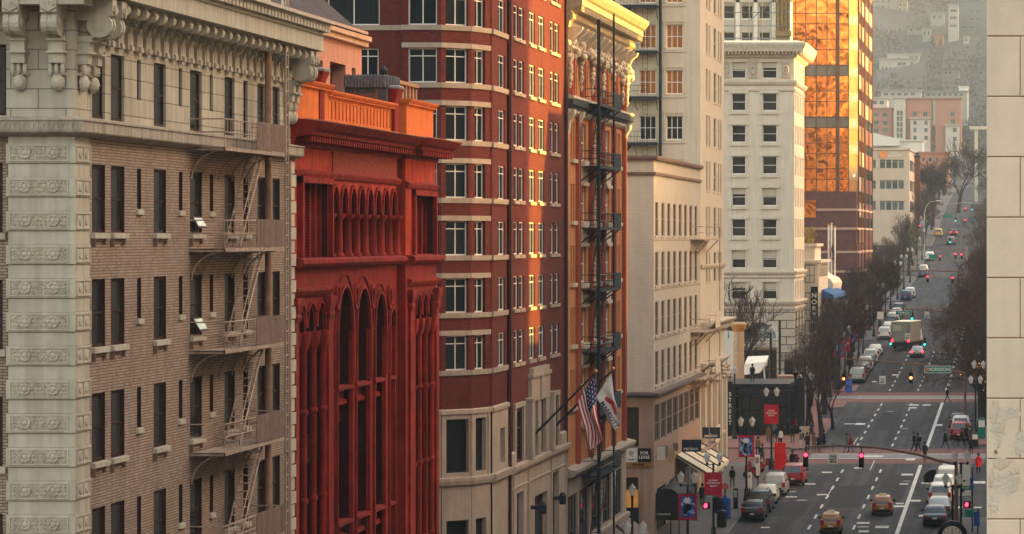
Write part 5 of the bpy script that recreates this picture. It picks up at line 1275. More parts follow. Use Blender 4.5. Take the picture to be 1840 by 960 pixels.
# ================================================================ GOLD GLASS TOWER
def goldglass():
    m_, N, L, B = _nt('gold_mirror_glass'); B.inputs['Metallic'].default_value = 1; B.inputs['Roughness'].default_value = .06
    oi = N.new('ShaderNodeObjectInfo'); g = N.new('ShaderNodeNewGeometry')
    cr = N.new('ShaderNodeMixRGB'); cr.inputs[1].default_value = (.95, .37, .09, 1); cr.inputs[2].default_value = (.9, .30, .065, 1); L.new(oi.outputs['Random'], cr.inputs[0]); L.new(cr.outputs[0], B.inputs['Base Color'])
    nz = N.new('ShaderNodeTexNoise'); nz.inputs['Scale'].default_value = .45; nz.inputs['Detail'].default_value = 1.5; L.new(g.outputs['Position'], nz.inputs['Vector'])
    bp = N.new('ShaderNodeBump'); bp.inputs['Strength'].default_value = 1.0; bp.inputs['Distance'].default_value = .10; L.new(nz.outputs[0], bp.inputs['Height']); L.new(bp.outputs[0], B.inputs['Normal']); return m_
GOLD = goldglass()
MULL = mat('bronze_mullion', (.14, .07, .04), .5, .5, noise=.1)
TGREY = mat('taupe_panel', (.20, .155, .125), .4, .25, noise=.1, scale=.5)
MAR = mat('maroon_granite', (.10, .028, .028), .5, 0, noise=.35, scale=1.2, spec=.5)
PALE = mat('pale_stone_band', (.42, .28, .21), .7, noise=.1)
BRZ = mat('bronze_metal_panel', (.34, .21, .10), .3, .75, noise=.25, scale=.35)
rh_ = thing('gold_glass_tower', 'gold mirrored glass office tower above a maroon stone base', 'building', (-27, 491, gz(491)))
H0 = 490.0; hx1 = Xf(1525, H0); hxs = [Xf(p, H0) for p in (1388, 1409, 1429, 1448, 1467, 1486, 1505)]+[hx1]
ly = [y for k in range(-2, 8) for y in (24+46.6*k, 43+46.6*k)]
TP = 66
base_z = Zf(344, H0)
m = MB(front(H0)); m.box(-60, hx1-.05, -20, -.2, base_z, TP); m.build('core', TGREY, rh_)
bands = [(121, 136), (215, 229)]
for a, b_ in zip(hxs, hxs[1:]):
    yy = sorted([y for y in ly if y < 344]+[344])
    for y0, y1 in zip(yy, yy[1:]):
        if any(y0 > q0-8 and y1 < q1+8 for q0, q1 in bands): mt, nm = TGREY, 'spandrel_panel'
        else: mt, nm = GOLD, 'glass_panel'
        if y1 < -60: continue
        q = MB(front(H0)); q.face([(a, 0, Zf(y1, H0)), (b_, 0, Zf(y1, H0)), (b_, 0, Zf(y0, H0)), (a, 0, Zf(y0, H0))]); q.build(nm, mt, rh_)
m = MB(front(H0))
for i, x in enumerate(hxs):
    m.mark(); t = .28 if i == len(hxs)-2 else .06; m.box(x-t, x+t, -.05, .12 if t < .1 else .3, base_z, TP)
for y in ly:
    if -60 < y < 344: m.mark(); m.box(hxs[0], hx1, -.05, .08, Zf(y, H0)-.06, Zf(y, H0)+.06)
m.parts('mullion', MULL, rh_)
CH = [(hx1, H0), (-25.5, H0+2.6)]; fch, Lc = seg_fac(*CH); SXX = -25.5; S1 = 536.0
m = MB(fch); m.box(0, Lc, -.5, 0, base_z, TP); m.build('corner_panel', BRZ, rh_)
m = MB(fch); lm = MB(fch)
for y in ly:
    if -30 < y < 344:
        m.mark(); m.box(-.02, Lc+.02, -.1, .06, Zf(y, H0)-.06, Zf(y, H0)+.06)
for y in [35.6+46.6*k for k in range(7)]:
    m.mark(); m.box(.02, Lc-.02, -.1, .03, Zf(y+9, H0), Zf(y-9, H0))
    lm.mark(); lm.lathe((Lc*.5, .04, Zf(y, H0)), [(.02, 0), (.2, .02), (.2, .12), (.02, .16)], 8, axis='w')
m.parts('taupe_rib', TGREY, rh_); lm.parts('lamp', mat('tower_lamp', (.9, .8, .5), .5, emit=(1, .6, .2), es=.4, noise=0), rh_)
SFc = Fac(SXX, 0, 90)
m = MB(SFc); m.box(H0+2.6, S1, -20, -.15, gz(H0), TP); m.build('side_core', TGREY, rh_)
cols_ = [H0+2.6, H0+12, H0+20, H0+22, H0+34, S1]; random.seed(21)
for a, b_ in zip(cols_, cols_[1:]):
    z = 27.0
    while z < TP:
        lowmar = (a >= H0+20) and z < Zf(225, 515)
        mt = BRZ if random.random() < .62 else mat('silver_panel', (.5, .42, .33), .3, .5, noise=.1) if 'silver_panel' not in bpy.data.materials else bpy.data.materials['silver_panel']
        if lowmar: mt = MAR
        q = MB(SFc); q.face([(a, 0, z), (b_, 0, z), (b_, 0, z+2.2), (a, 0, z+2.2)]); q.build('side_panel', mt, rh_)
        q = MB(SFc); q.face([(a, 0, z+2.2), (b_, 0, z+2.2), (b_, 0, z+3.84), (a, 0, z+3.84)]); q.build('side_glass', GOLD if not lowmar else GL_D, rh_); z += 3.84
m = MB(SFc)
for a in cols_: m.mark(); m.box(a-.12, a+.12, 0, .15, 22, TP)
z = 27.0
while z < TP: m.mark(); m.box(H0+2.6, S1, 0, .05, z-.06, z+.06); z += 3.84
m.parts('mullion', MULL, rh_)
m = MB(front(H0)); m.box(-60, -25.6, -20, -.02, gz(H0)-1, base_z-.02); m.fr = SFc; m.box(H0+.5, S1, -4, -.02, gz(H0)-1, 27); m.build('base', MAR, rh_)
m = MB(front(H0))
for py, a in ((377, 1467), (411, 1447), (453, 1440), (488, 1440)):
    m.mark(); m.box(Xf(a, H0), -25.45, -.1, .1, Zf(py+2, H0), Zf(py-2, H0)); m.fr = SFc; m.box(H0, S1, -.1, .1, Zf(py+2, H0), Zf(py-2, H0)); m.fr = front(H0)
m.parts('stone_band', PALE, rh_)
q = MB(front(H0)); q.box(Xf(1440, H0), Xf(1466, H0), 0, .15, Zf(391, H0), Zf(360, H0)); q.build('glass_panel', GOLD, rh_)
fp = []
for i, (px, top) in enumerate(((1489, 406), (1494, 404), (1500, 410))):
    Y = 455; o = thing('flagpole', ('left', 'middle', 'right')[i]+'most white flagpole before the maroon tower base', 'flagpole', (Xf(px, Y), Y, gz(Y)), group='flagpoles before the tower')
    m = MB(); m.tube([(Xf(px, Y), Y, gz(Y)), (Xf(px, Y), Y, Zf(top, Y))], .12, 6); m.build('pole', WHITE, o)
    m = MB(); m.lathe((Xf(px, Y), Y, Zf(top, Y)), [(.02, 0), (.16, .08), (.16, .2), (.02, .3)], 8); m.build('finial', mat('gilt_ball', (.6, .3, .05), .4, .6), o)
Y = 454.6
cloth_flag('striped_flag', 'small limp striped flag on the flagpoles before the tower', 'flag', Y, xz(1490, 431, Y), xz(1490, 452, Y), xz(1495, 455, Y), xz(1496, 471, Y), 8, 8, usf, [FRED, FWH, FBL], .15, 3)
cloth_flag('blue_flag', 'small limp dark blue flag on the flagpoles before the tower', 'flag', Y, xz(1495, 436, Y), xz(1495, 452, Y), xz(1500, 462, Y), xz(1500, 473, Y), 6, 6, lambda a, b_: 0, [FBL], .15, 4)
# ================================================================ BEYOND
OFF = mat('office_concrete', (.40, .33, .27), .85, noise=.06, scale=.4)
GL_F = glassmat('office_glass', (.015, .03, .035), (.14, .18, .18), .6, .12, .5)
ro_ = thing('concrete_office_building', 'four storey pale concrete office block with ribbon windows past the tower', 'building', (-27, 741, gz(741)))
O0 = 741.0; ox1 = Xf(1634, O0); OS = Fac(ox1, 0, 90)
orow = [(287, 303), (324, 340), (361, 378)]; oc = [Xf(1580+11.2*i, O0) for i in range(5)]
oops = [(oc[i]+.06, oc[i+1]-.06, Zf(y1, O0), Zf(y0, O0)) for i in range(4) for y0, y1 in orow]+[(Xf(1560, O0), Xf(1574, O0), Zf(y1, O0), Zf(y0, O0)) for y0, y1 in orow]
m = MB(front(O0)); m.wall(-50, ox1, 20, Zf(270, O0), oops, .4); sops = [(O0+3, O0+34, Zf(y1, O0)-.4, Zf(y0, O0)) for y0, y1 in orow]
m.fr = OS; m.wall(O0, O0+37, 20, Zf(270, O0), sops+[(O0+3, O0+12, 26, 30), (O0+15, O0+34, 26, 30)], .4); m.build('wall', OFF, ro_)
for a, b_, z0, z1 in oops: window(ro_, front(O0), a, b_, z0, z1, .35, .1, (), (.8,) if a > oc[0]-1 else (), mat('office_frame', (.35, .33, .3), .6) if 'office_frame' not in bpy.data.materials else bpy.data.materials['office_frame'], GL_F)
for a, b_, z0, z1 in sops+[(O0+3, O0+12, 26, 30), (O0+15, O0+34, 26, 30)]: window(ro_, OS, a, b_, z0, z1, .35, .12, (.25, .5, .75), (), bpy.data.materials['office_frame'], GL_D)
m = MB(); m.box(-50, ox1+.3, O0-.3, O0+37, Zf(270, O0), Zf(267, O0)); m.build('roof', OFF, ro_)
m = MB(front(O0)); m.lathe((Xf(1587, O0), .1, Zf(278, O0)), [(.85, -.1), (.85, .12), (.5, .12), (.45, .05), (.01, .05)], 20, axis='w'); m.build('emblem', mat('orange_emblem', (.62, .2, .05), .6), ro_)
lettering(ro_, 'CITY\nUNIVERSITY', .62, mat('pale_letters', (.62, .55, .5), .6), (Xf(1607, O0), O0-.1, Zf(278, O0)), bold=True)
cm = thing('brick_chimney', 'dark red brick chimney beside the concrete office block', 'chimney', (Xf(1648, 760), 760, gz(760)))
m = MB(); x = Xf(1648, 760); m.box(x-.65, x+.65, 760, 761.3, gz(760), Zf(283, 760)); m.build('stack', mat('chimney_brick', (.12, .035, .03), .9), cm)
m = MB(); m.box(x-.8, x+.8, 759.85, 761.45, Zf(283, 760), Zf(279, 760)); m.lathe((x, 760.6, Zf(279, 760)), [(.4, 0), (.4, .6), (.05, .7)], 8); m.build('cap', IRON, cm)
FARB = []
def far_block(name, label, px0, px1, y0, y1, Y, col, wins=(), depth=16, cat='building', roof=None, glass=None, wcol=None):
    x0, x1 = Xf(px0, Y), Xf(px1, Y); z0, z1 = Zf(y1, Y), Zf(y0, Y); FARB.append((px0, px1, y0, y1, Y))
    r = thing(name, label, cat, ((x0+x1)/2, Y, z0)); mm = mat('wall_'+name+str(len(WM)), col, .85, noise=.07, scale=.3)
    m = MB(front(Y)); op = [(Xf(a, Y), Xf(b_, Y), Zf(d, Y), Zf(c, Y)) for a, b_, c, d in wins]
    m.wall(x0, x1, z0-12, z1, op, .4); m.fr = None
    m.face([(x1, Y, z0-12), (x1, Y+depth, z0-12), (x1, Y+depth, z1), (x1, Y, z1)]); m.face([(x0, Y, z0-12), (x0, Y+depth, z0-12), (x0, Y+depth, z1), (x0, Y, z1)])
    m.build('wall', mm, r)
    m = MB(); m.box(x0-.4, x1+.4, Y-.5, Y+depth, z1, z1+(roof or .5)); m.build('roof', mat('roofc_'+str(len(WM)), tuple(c*.8 for c in col), .8, noise=0), r)
    for a, b_, c, d in op: window(r, front(Y), a, b_, c, d, .3, .12, (.5,) if b_-a > 1.2 else (), (), bpy.data.materials['office_frame'], glass or GL_F)
    return r
AP = (.38, .18, .125); APW = (.50, .44, .38); YA = 1250.0
def ap_w(xs_, ys_, w_=7, h_=9): return [(x, x+w_, y, y+h_) for x in xs_ for y in ys_]
far_block('brick_apartment_building', 'brick apartment wing with white bays at the foot of the hill, by the glass stair', 1558, 1603, 196, 260, YA, AP, ap_w((1570, 1586), (203, 217, 231), 9, 8))
far_block('brick_apartment_building', 'central brick apartment block with a white lower bay', 1629, 1674, 178, 280, YA, AP, ap_w((1639, 1658), (201,), 9, 9), 14)
far_block('brick_apartment_building', 'right-hand brick apartment block with a pale corner bay', 1681, 1727, 178, 290, YA, AP, ap_w((1708,), (201, 214), 8, 9), 14)
far_block('white_stair_tower', 'white stair tower with a tall glazed strip between brick apartment blocks', 1606, 1627, 177, 262, YA-3, APW, [(1611+6*i, 1616+6*i, 199+10*j, 208+10*j) for i in (0, 1) for j in range(5)], 10)
far_block('white_bay', 'white panelled bay on the central brick apartment block', 1636, 1671, 214, 262, YA-1.6, APW, ap_w((1641, 1661), (217, 230, 244), 6, 8), 1.5, cat='building bay')
far_block('white_bay', 'white panelled bay on the right-hand brick apartment block', 1699, 1724, 226, 280, YA-1.6, APW, ap_w((1712,), (230, 246), 7, 8), 1.5, cat='building bay')
far_block('white_rooftop_block', 'white block stepping up behind the left brick apartments', 1560, 1594, 177, 196, YA+20, APW, ap_w((1568, 1580), (181,), 8, 7))
o = far_block('white_warehouse', 'low white warehouse with sloping roof below the apartments', 1555, 1658, 254, 276, 1100, (.62, .58, .52), [])
m = MB(); Y = 1098; m.loft([[(Xf(px, Y), y_, Zf(py, Y)) for px, py in ((1555, 262), (1555, 236), (1616, 250), (1616, 262))] for y_ in (Y, Y+16)]); m.build('gable', mat('white_gable', (.62, .58, .52), .8, noise=.03), o)
far_block('red_low_building', 'low red brick building just right of the concrete office', 1652, 1705, 276, 300, 1000, (.42, .16, .10), ap_w((1656, 1668, 1680), (283,), 7, 8))
far_block('long_grey_building', 'long flat-roofed grey building above the brick apartments', 1583, 1655, 163, 176, 1420, (.36, .34, .31), ap_w((1588, 1600, 1612, 1624, 1636), (167,), 8, 5))
far_block('long_grey_building', 'right-hand long low building with many bays above the apartments', 1660, 1738, 165, 176, 1430, (.30, .29, .27), ap_w((1664, 1674, 1684, 1694, 1704, 1714, 1724), (168,), 7, 5))
far_block('white_roof_box', 'small white rooftop box above the long low building', 1723, 1739, 157, 161, 1440, (.7, .66, .6), [])
pg = thing('concrete_portal', 'cream concrete canopy on one column at the right beside the limestone wall', 'canopy', (Xf(1752, 900), 900, gz(900)))
m = MB(front(900)); m.box(Xf(1742, 900), Xf(1790, 900), -8, 0, Zf(233, 900), Zf(227, 900)); m.build('slab', APW and mat('portal_concrete', (.5, .43, .34), .8), pg)
m = MB(front(900)); m.box(Xf(1751, 900), Xf(1757, 900), -1.5, -.3, 30, Zf(233, 900)); m.build('column', bpy.data.materials['portal_concrete'], pg)
# houses and towers on the hillside
HW = (0.31, 0.29, 0.26)
far_block('hillside_apartment_tower', 'pale hazy apartment tower on the hill at the upper left of the gap', 1556, 1612, -30, 46, 1900, (0.26, 0.24, 0.20), [(x, x+5, y, y+5) for x in (1574, 1584, 1594) for y in range(-20, 40, 10)])
far_block('hillside_apartment_tower', 'warm-toned slim wing beside the pale hilltop apartment tower', 1613, 1630, 2, 52, 1900, (0.34, 0.27, 0.19), [(x, x+3.5, y, y+5) for x in (1616, 1623) for y in range(6, 46, 9)])
far_block('hillside_tower_house', 'tall narrow white tower house on the hill, with balconies', 1704, 1722, 9, 84, 1780, (0.35, 0.32, 0.29), [(1707, 1719, y, y+5) for y in (17, 30, 44)])
far_block('hillside_glass_building', 'grey terraced building right of the white tower house', 1725, 1775, 4, 60, 1800, (0.14, 0.15, 0.15), [(x, x+8, y, y+5) for x in (1729, 1741, 1753) for y in (18, 32, 46)])
far_block('hillside_white_house', 'white modern house with stepped flat roofs on the hillside, upper storey', 1594, 1651, 98, 112, 1700, (0.37, 0.35, 0.32), [(1634, 1641, 101, 105), (1643, 1649, 101, 105), (1612, 1618, 103, 107)])
far_block('hillside_white_house', 'white modern house with stepped flat roofs on the hillside, lower storeys', 1580, 1649, 107, 131, 1694, (0.36, 0.34, 0.31), [(1584+7*i, 1588+7*i, 121, 129) for i in range(5)]+[(1636, 1641, 111, 117), (1612, 1628, 112, 118)])
far_block('hillside_house', 'hazy white hillside house left of the tower house, with gable', 1672, 1696, 22, 42, 1860, (0.26, 0.25, 0.23), [(1676, 1681, 28, 34), (1686, 1691, 28, 34)])
far_block('hillside_house', 'narrow columned hillside house below the hazy gabled one', 1658, 1673, 53, 66, 1800, (0.31, 0.30, 0.27), [(1660, 1663, 56, 64), (1667, 1670, 56, 64)])
far_block('hillside_house', 'low dark-roofed hillside house right of the apartment tower', 1630, 1660, 48, 60, 1830, (0.24, 0.22, 0.20), [(1634, 1640, 51, 57), (1646, 1655, 50, 55)])
far_block('hillside_terracotta_house', 'terracotta coloured house below the gabled hillside houses', 1678, 1695, 62, 71, 1760, (0.25, 0.12, 0.08), [])
far_block('hillside_house', 'small white house just right of the tower house foot', 1731, 1741, 66, 83, 1750, (0.34, 0.32, 0.30), [(1734, 1738, 70, 74)])
far_block('hillside_house', 'dim house with balconies in the woods above the long low building', 1693, 1723, 124, 140, 1560, (0.19, 0.18, 0.16), [(1697+8*i, 1702+8*i, 128, 134) for i in range(3)])
# ================================================================ WOODS AND BARE TREES
def woods(name, n, area, sz, m_, seed, label):
    random.seed(seed); mb = MB()
    for i in range(n):
        x = random.uniform(*area[0]); y = random.uniform(*area[1]); z = hillz(x, y) if y > 1000 else gz(y)
        h = random.uniform(*sz); r = h*.32; ev = random.random() < .25
        px, pt_, pb_, pr_ = XV+FP*x/y, HY-(z+h-CZ)*FP/y, HY-(z-CZ)*FP/y, r*FP/y
        if any(y < b[4]+14 and px+pr_ > b[0] and px-pr_ < b[1] and pb_ > b[2] and pt_ < b[3]-3 for b in FARB): continue
        for k in range(34):
            t = random.random(); rr = r*(1-t*.85 if ev else sqrt(max(.05, 1-(2*t-1)**2)))*random.uniform(.3, 1)
            a = random.uniform(0, 2*pi); c = Vector((x+rr*cos(a), y+rr*sin(a), z+h*(.15+.85*t)))
            e = h*random.uniform(.02, .05); d1 = Vector((random.gauss(0, 1), random.gauss(0, 1), random.gauss(0, 1)))*e; d2 = Vector((random.gauss(0, 1), random.gauss(0, 1), random.gauss(0, 1.2)))*e
            mb.face([c-d1, c+d2, c+d1*.8], 1 if ev else 0)
    o = mb.build(name, m_, recalc=False); return stuff(o, label, 'woodland')
WM1 = mat('bare_wood_mass', (.075, .066, .058), .95, noise=.35, scale=.05); WM2 = mat('evergreen_mass', (.045, .052, .045), .95, noise=.3, scale=.05)
woods('hillside_woods', 7500, ((-190, 30), (1180, 2250)), (5, 11), [WM1, WM2], 31, 'bare and evergreen woodland covering the hazy hillside')
woods('distant_woods', 260, ((-110, -6), (1010, 1180)), (9, 15), [WM1, WM2], 32, 'dark bare woodland at the foot of the hill')
BARK = mat('dark_bark', (.028, .021, .019), .95, noise=.3, scale=4)
TWIG = mat('bare_twig', (.055, .038, .031), .95, noise=.3, scale=2)
TWIGR = mat('reddish_twig', (.068, .036, .029), .95, noise=.3, scale=2)
def tree_meshes(seed, h, depth=6, up=.5, trunk=.2, thick=.02, wide=1.0):
    """trunk with limbs, and a crown of fine twigs"""
    random.seed(seed); tk = MB(); cr = MB()
    def grow(p, d, L, r, lev):
        n = 3 if lev < 3 else 2; pts = [p]; rr = [r]; q = p
        for i in range(n):
            d = (d+Vector((random.gauss(0, .13), random.gauss(0, .13), random.gauss(.03, .08)))).normalized(); q = q+d*(L/n); pts.append(q); rr.append(r*(1-.38*(i+1)/n))
        (tk if lev < 3 else cr).tube(pts, rr, 6 if lev < 2 else (4 if lev < 3 else 3), caps=False)
        if lev >= depth: return
        nk = random.choice((3, 4)) if lev < 4 else random.choice((2, 3, 3))
        for k in range(nk):
            a = random.uniform(0, 2*pi); tilt = random.uniform(.25, .75)*(1 if lev else .8)*wide
            b_ = d.orthogonal().normalized(); c = d.cross(b_)
            nd = (d*cos(tilt)+(b_*cos(a)+c*sin(a))*sin(tilt)); nd.z += up*.35; nd.normalize()
            f = random.uniform(.45, 1) if k else 1; i = min(n, max(1, int(f*n+.5)))
            grow(pts[i], nd, L*random.uniform(.6, .82), max(thick, rr[i]*random.uniform(.5, .7)), lev+1)
    grow(Vector((0, 0, 0)), Vector((0, 0, 1)), h*trunk, h*.021, 0)
    return tk.mesh('trunk', BARK, recalc=False), cr
def make_tree(name, label, loc, ms, rz=0, sc=1.0, group='street trees', cat='tree'):
    r = thing(name, label, cat, loc, rz, group); M = Matrix.Translation(Vector(loc)) @ Matrix.Rotation(rz, 4, 'Z') @ Matrix.Scale(sc, 4)
    put('trunk', ms[0], r, M); put('crown', ms[1], r, M); return r
TV = []
for i, (h, up, dp, tw_, wd) in enumerate(((12, .6, 6, .015, 1), (13, .9, 6, .014, .85), (11, .5, 6, .015, 1.1), (14, .8, 6, .014, .9), (18, .28, 7, .018, 1.3), (17, .22, 7, .018, 1.4), (14.5, .7, 7, .014, .9))):
    t, c = tree_meshes(100+i, h, up=up, depth=dp, thick=tw_, wide=wd); TV.append((t, c.mesh('crown', TWIG, recalc=False), c.mesh('crown', TWIGR, recalc=False)))
def at_px(px, py): return gpt(px, py, .14)
tl = [  # base pixel, scale, variant, mesh colour, label
 (1478, 800, 1.05, 1, 0, 'slim bare tree at the near tip of the brick corner'), (1497, 775, .8, 0, 0, 'smaller bare tree near the brick corner tip'),
 (1457, 770, 1.1, 3, 0, 'tall bare tree on the brick square by the corner lamp'), (1481, 748, 1.15, 1, 0, 'tall bare tree with a dark trunk before the tree row'),
 (1452, 742, 1.0, 2, 0, 'bare tree standing in the middle of the square'), (1435, 748, .95, 0, 0, 'bare tree on the square left of the others'),
 (1328, 735, 1.45, 3, 0, 'large bare tree behind the cream column'), (1345, 722, 1.3, 0, 0, 'broad bare tree in front of the arch'),
 (1505, 702, 1.15, 3, 0, 'bare tree at the second corner'), (1472, 705, 1.25, 2, 0, 'bare tree before the ornate white building side'), (1528, 676, 1.2, 0, 0, 'bare tree beside the first parked cars beyond the tramway')]
for i, (px, py, s_, v, cc_, lab) in enumerate(tl): make_tree('bare_tree', lab, at_px(px, py), (TV[v][0], TV[v][1+cc_]), i*1.3, s_*1.12)
random.seed(8)
k = 0
for y in range(400, 536, 8):
    if 452 < y < 470: continue
    k += 1; make_tree('bare_tree', 'dark bare street tree in left kerb row, %s' % ('near the crossing' if y < 425 else 'mid block' if y < 452 else 'past the second side street' if y < 500 else 'at the far end of the row'), (LC-1.7+random.uniform(-.5, .3), y, gz(y)+.14), (TV[(6, 3, 6, 1)[k % 4]][0], TV[(6, 3, 6, 1)[k % 4]][1+(k % 2)]), k*1.7, random.uniform(1.0, 1.2))
for y in list(range(560, 640, 10))+list(range(660, 718, 11))+list(range(742, 960, 16)):
    k += 1; make_tree('bare_tree', 'distant bare tree on the left side, %s' % ('before the concrete office' if y < 700 else 'beyond the concrete office'), (LC-random.uniform(1.5, 6), y, gz(y)), (TV[k % 4][0], TV[k % 4][1]), k*1.7, random.uniform(.9, 1.3)*(1.15 if y > 740 else 1))
for y, x_, s_, c_ in ((334.5, -3.4, .78, 1), (339, -3.6, .85, 0), (344, -4.0, 1.0, 0), (353, -4.3, 1.0, 1), (362, -4.1, 1.0, 0), (386, -4.4, 1.0, 1), (395, -4.2, 1.1, 1), (404, -4.4, 1.0, 0), (413, -4.2, 1.1, 1), (423, -4.5, 1.05, 1), (433, -4.3, 1.1, 0), (444, -4.3, 1.0, 1)):
    k += 1; make_tree('bare_tree', 'reddish bare street tree at the right kerb, %s' % ('by the near crossing' if y < 340 else 'between the two crossings' if y < 370 else 'past the tramway' if y < 420 else 'far end of the block'), (x_-.8, y, gz(y)+.14), (TV[4+k % 2][0], TV[4+k % 2][1+c_]), k*2.1, s_*1.08)
for y in list(range(474, 540, 9))+list(range(560, 640, 10))+list(range(658, 720, 10))+list(range(740, 900, 14)):
    k += 1; make_tree('bare_tree', 'reddish bare tree on the far right side, %s' % ('third block' if y < 545 else 'fourth block' if y < 645 else 'near the hill'), (-5.0+random.uniform(-.8, .8)-(y > 640)*1.5, y, gz(y)+.1), (TV[4+k % 2][0], TV[4+k % 2][2 if y < 640 else 1]), k*2.1, random.uniform(.95, 1.2))
# the great crooked tree at the foot of the hill
t, c = tree_meshes(77, 30, up=.25, depth=7, thick=.05); make_tree('large_bare_tree', 'great dark crooked bare tree against the hill', (Xf(1722, 850), 850, gz(850)), (t, c.mesh('crown', BARK, recalc=False)), .6, 1.0, group=None)
t, c = tree_meshes(78, 24, up=.3, depth=7, thick=.05); make_tree('large_bare_tree', 'dark bare tree rising behind the concrete office', (Xf(1676, 800), 800, gz(800)), (t, c.mesh('crown', BARK, recalc=False)), 2.6, 1.0, group=None)
et = thing('evergreen_tree', 'dark conical evergreen below the concrete office', 'tree', (Xf(1632, 640), 640, gz(640)))
m = MB(); x, y, z = Xf(1632, 640), 641, gz(640); m.lathe((x, y, z), [(.3, 0), (.05, 11)], 6); m.build('trunk', BARK, et)
m = MB(); random.seed(4)
for i in range(2600):
    t = random.random()**.8; rr = 3.4*(1-t)*random.uniform(.4, 1); a = random.uniform(0, 2*pi); c = Vector((x+rr*cos(a), y+rr*sin(a), z+1+10*t)); d = Vector((cos(a), sin(a), -.4))*random.uniform(.2, .5); e = Vector((-sin(a), cos(a), random.uniform(-.4, .4)))*.12
    m.face([c-e, c+e, c+d])
m.build('crown', mat('conifer_needles', (.03, .045, .035), .9, noise=.4, scale=1), et, recalc=False)
# tiny lights strung in the right-hand trees
FL = mat('string_light_bulb', (.9, .5, .1), .5, emit=(1, .3, .04), es=.8, noise=0)
random.seed(17); 
for i, (x0, y0) in enumerate(((-4.6, 334.5), (-4.6, 339), (-4.8, 344), (-4.8, 353))):
    m = MB()
    for j in range(20):
        t = Vector((x0+random.gauss(0, 1.0), y0+random.gauss(0, 1.0), gz(y0)+random.uniform(3.0, 7.2))); r_ = .03
        m.loft([[(t.x-r_, t.y-r_, t.z), (t.x+r_, t.y-r_, t.z), (t.x+r_, t.y+r_, t.z), (t.x-r_, t.y+r_, t.z)], [(t.x-r_, t.y-r_, t.z+2*r_), (t.x+r_, t.y-r_, t.z+2*r_), (t.x+r_, t.y+r_, t.z+2*r_), (t.x-r_, t.y+r_, t.z+2*r_)]])
    stuff(m.build('string_lights', FL), 'tiny orange lights wound through right-hand tree nearest the crossing' if i == 0 else 'tiny orange lights in the %s right-hand tree from the crossing' % ('second', 'third', 'fourth')[i-1], 'fairy lights')
# ================================================================ VEHICLES
TYRE = mat('tyre_rubber', (.008, .008, .009), .9, noise=.1); RIM = mat('wheel_rim', (.25, .24, .23), .4, .7, noise=.05)
CGL = mat('car_glass', (.008, .011, .013), .08, noise=0, spec=.8); CGL2 = mat('car_glass_pale', (.30, .30, .27), .12, noise=0, spec=.8)
TRIM = mat('car_trim', (.012, .012, .013), .7, noise=0); PLATE = mat('number_plate', (.55, .52, .5), .6, noise=.1)
TL0 = mat('tail_lamp', (.28, .008, .01), .3, noise=0, spec=.5); TL1 = mat('brake_lamp_lit', (.8, .02, .03), .3, noise=0, emit=(1, .02, .03), es=.9)
HLM = mat('head_lamp', (.6, .6, .58), .2, noise=0, spec=.6)
def paint(name, c, metal=.2, rough=.3): return mat('paint_'+name, c, rough, metal, noise=.03, scale=3, spec=.5)
PT = {'black': paint('black', (.008, .008, .009)), 'silver': paint('silver', (.30, .29, .27), .5, .35), 'white': paint('white', (.58, .55, .5), 0), 'red': paint('red', (.25, .012, .012)),
      'grey': paint('grey', (.075, .075, .078)), 'navy': paint('navy', (.015, .02, .045)), 'blue': paint('blue', (.02, .05, .16)), 'taxi': paint('taxi', (.27, .10, .006), 0, .35), 'maroon': paint('maroon', (.07, .012, .012)),
      'beige': paint('beige', (.42, .38, .3), .2), 'yellow': paint('yellow', (.55, .36, .08), 0)}
SH = {'sedan': dict(L=4.7, W=1.8, H=1.43, bz=.90, b0=-1.85, b1=1.25, r0=-1.0, r1=.35, hood=.78, tail=.96), 'suv': dict(L=4.6, W=1.88, H=1.74, bz=1.06, b0=-2.2, b1=1.2, r0=-1.95, r1=.45, hood=.95, tail=1.02),
      'hatch': dict(L=4.3, W=1.76, H=1.50, bz=.95, b0=-2.03, b1=1.2, r0=-1.55, r1=.3, hood=.82, tail=.98), 'compact': dict(L=4.0, W=1.6, H=1.46, bz=.92, b0=-1.88, b1=1.1, r0=-1.45, r1=.3, hood=.8, tail=.95), 'van': dict(L=5.0, W=1.95, H=1.8, bz=1.08, b0=-2.42, b1=1.75, r0=-2.25, r1=.9, hood=.95, tail=1.05)}
_cm = {}
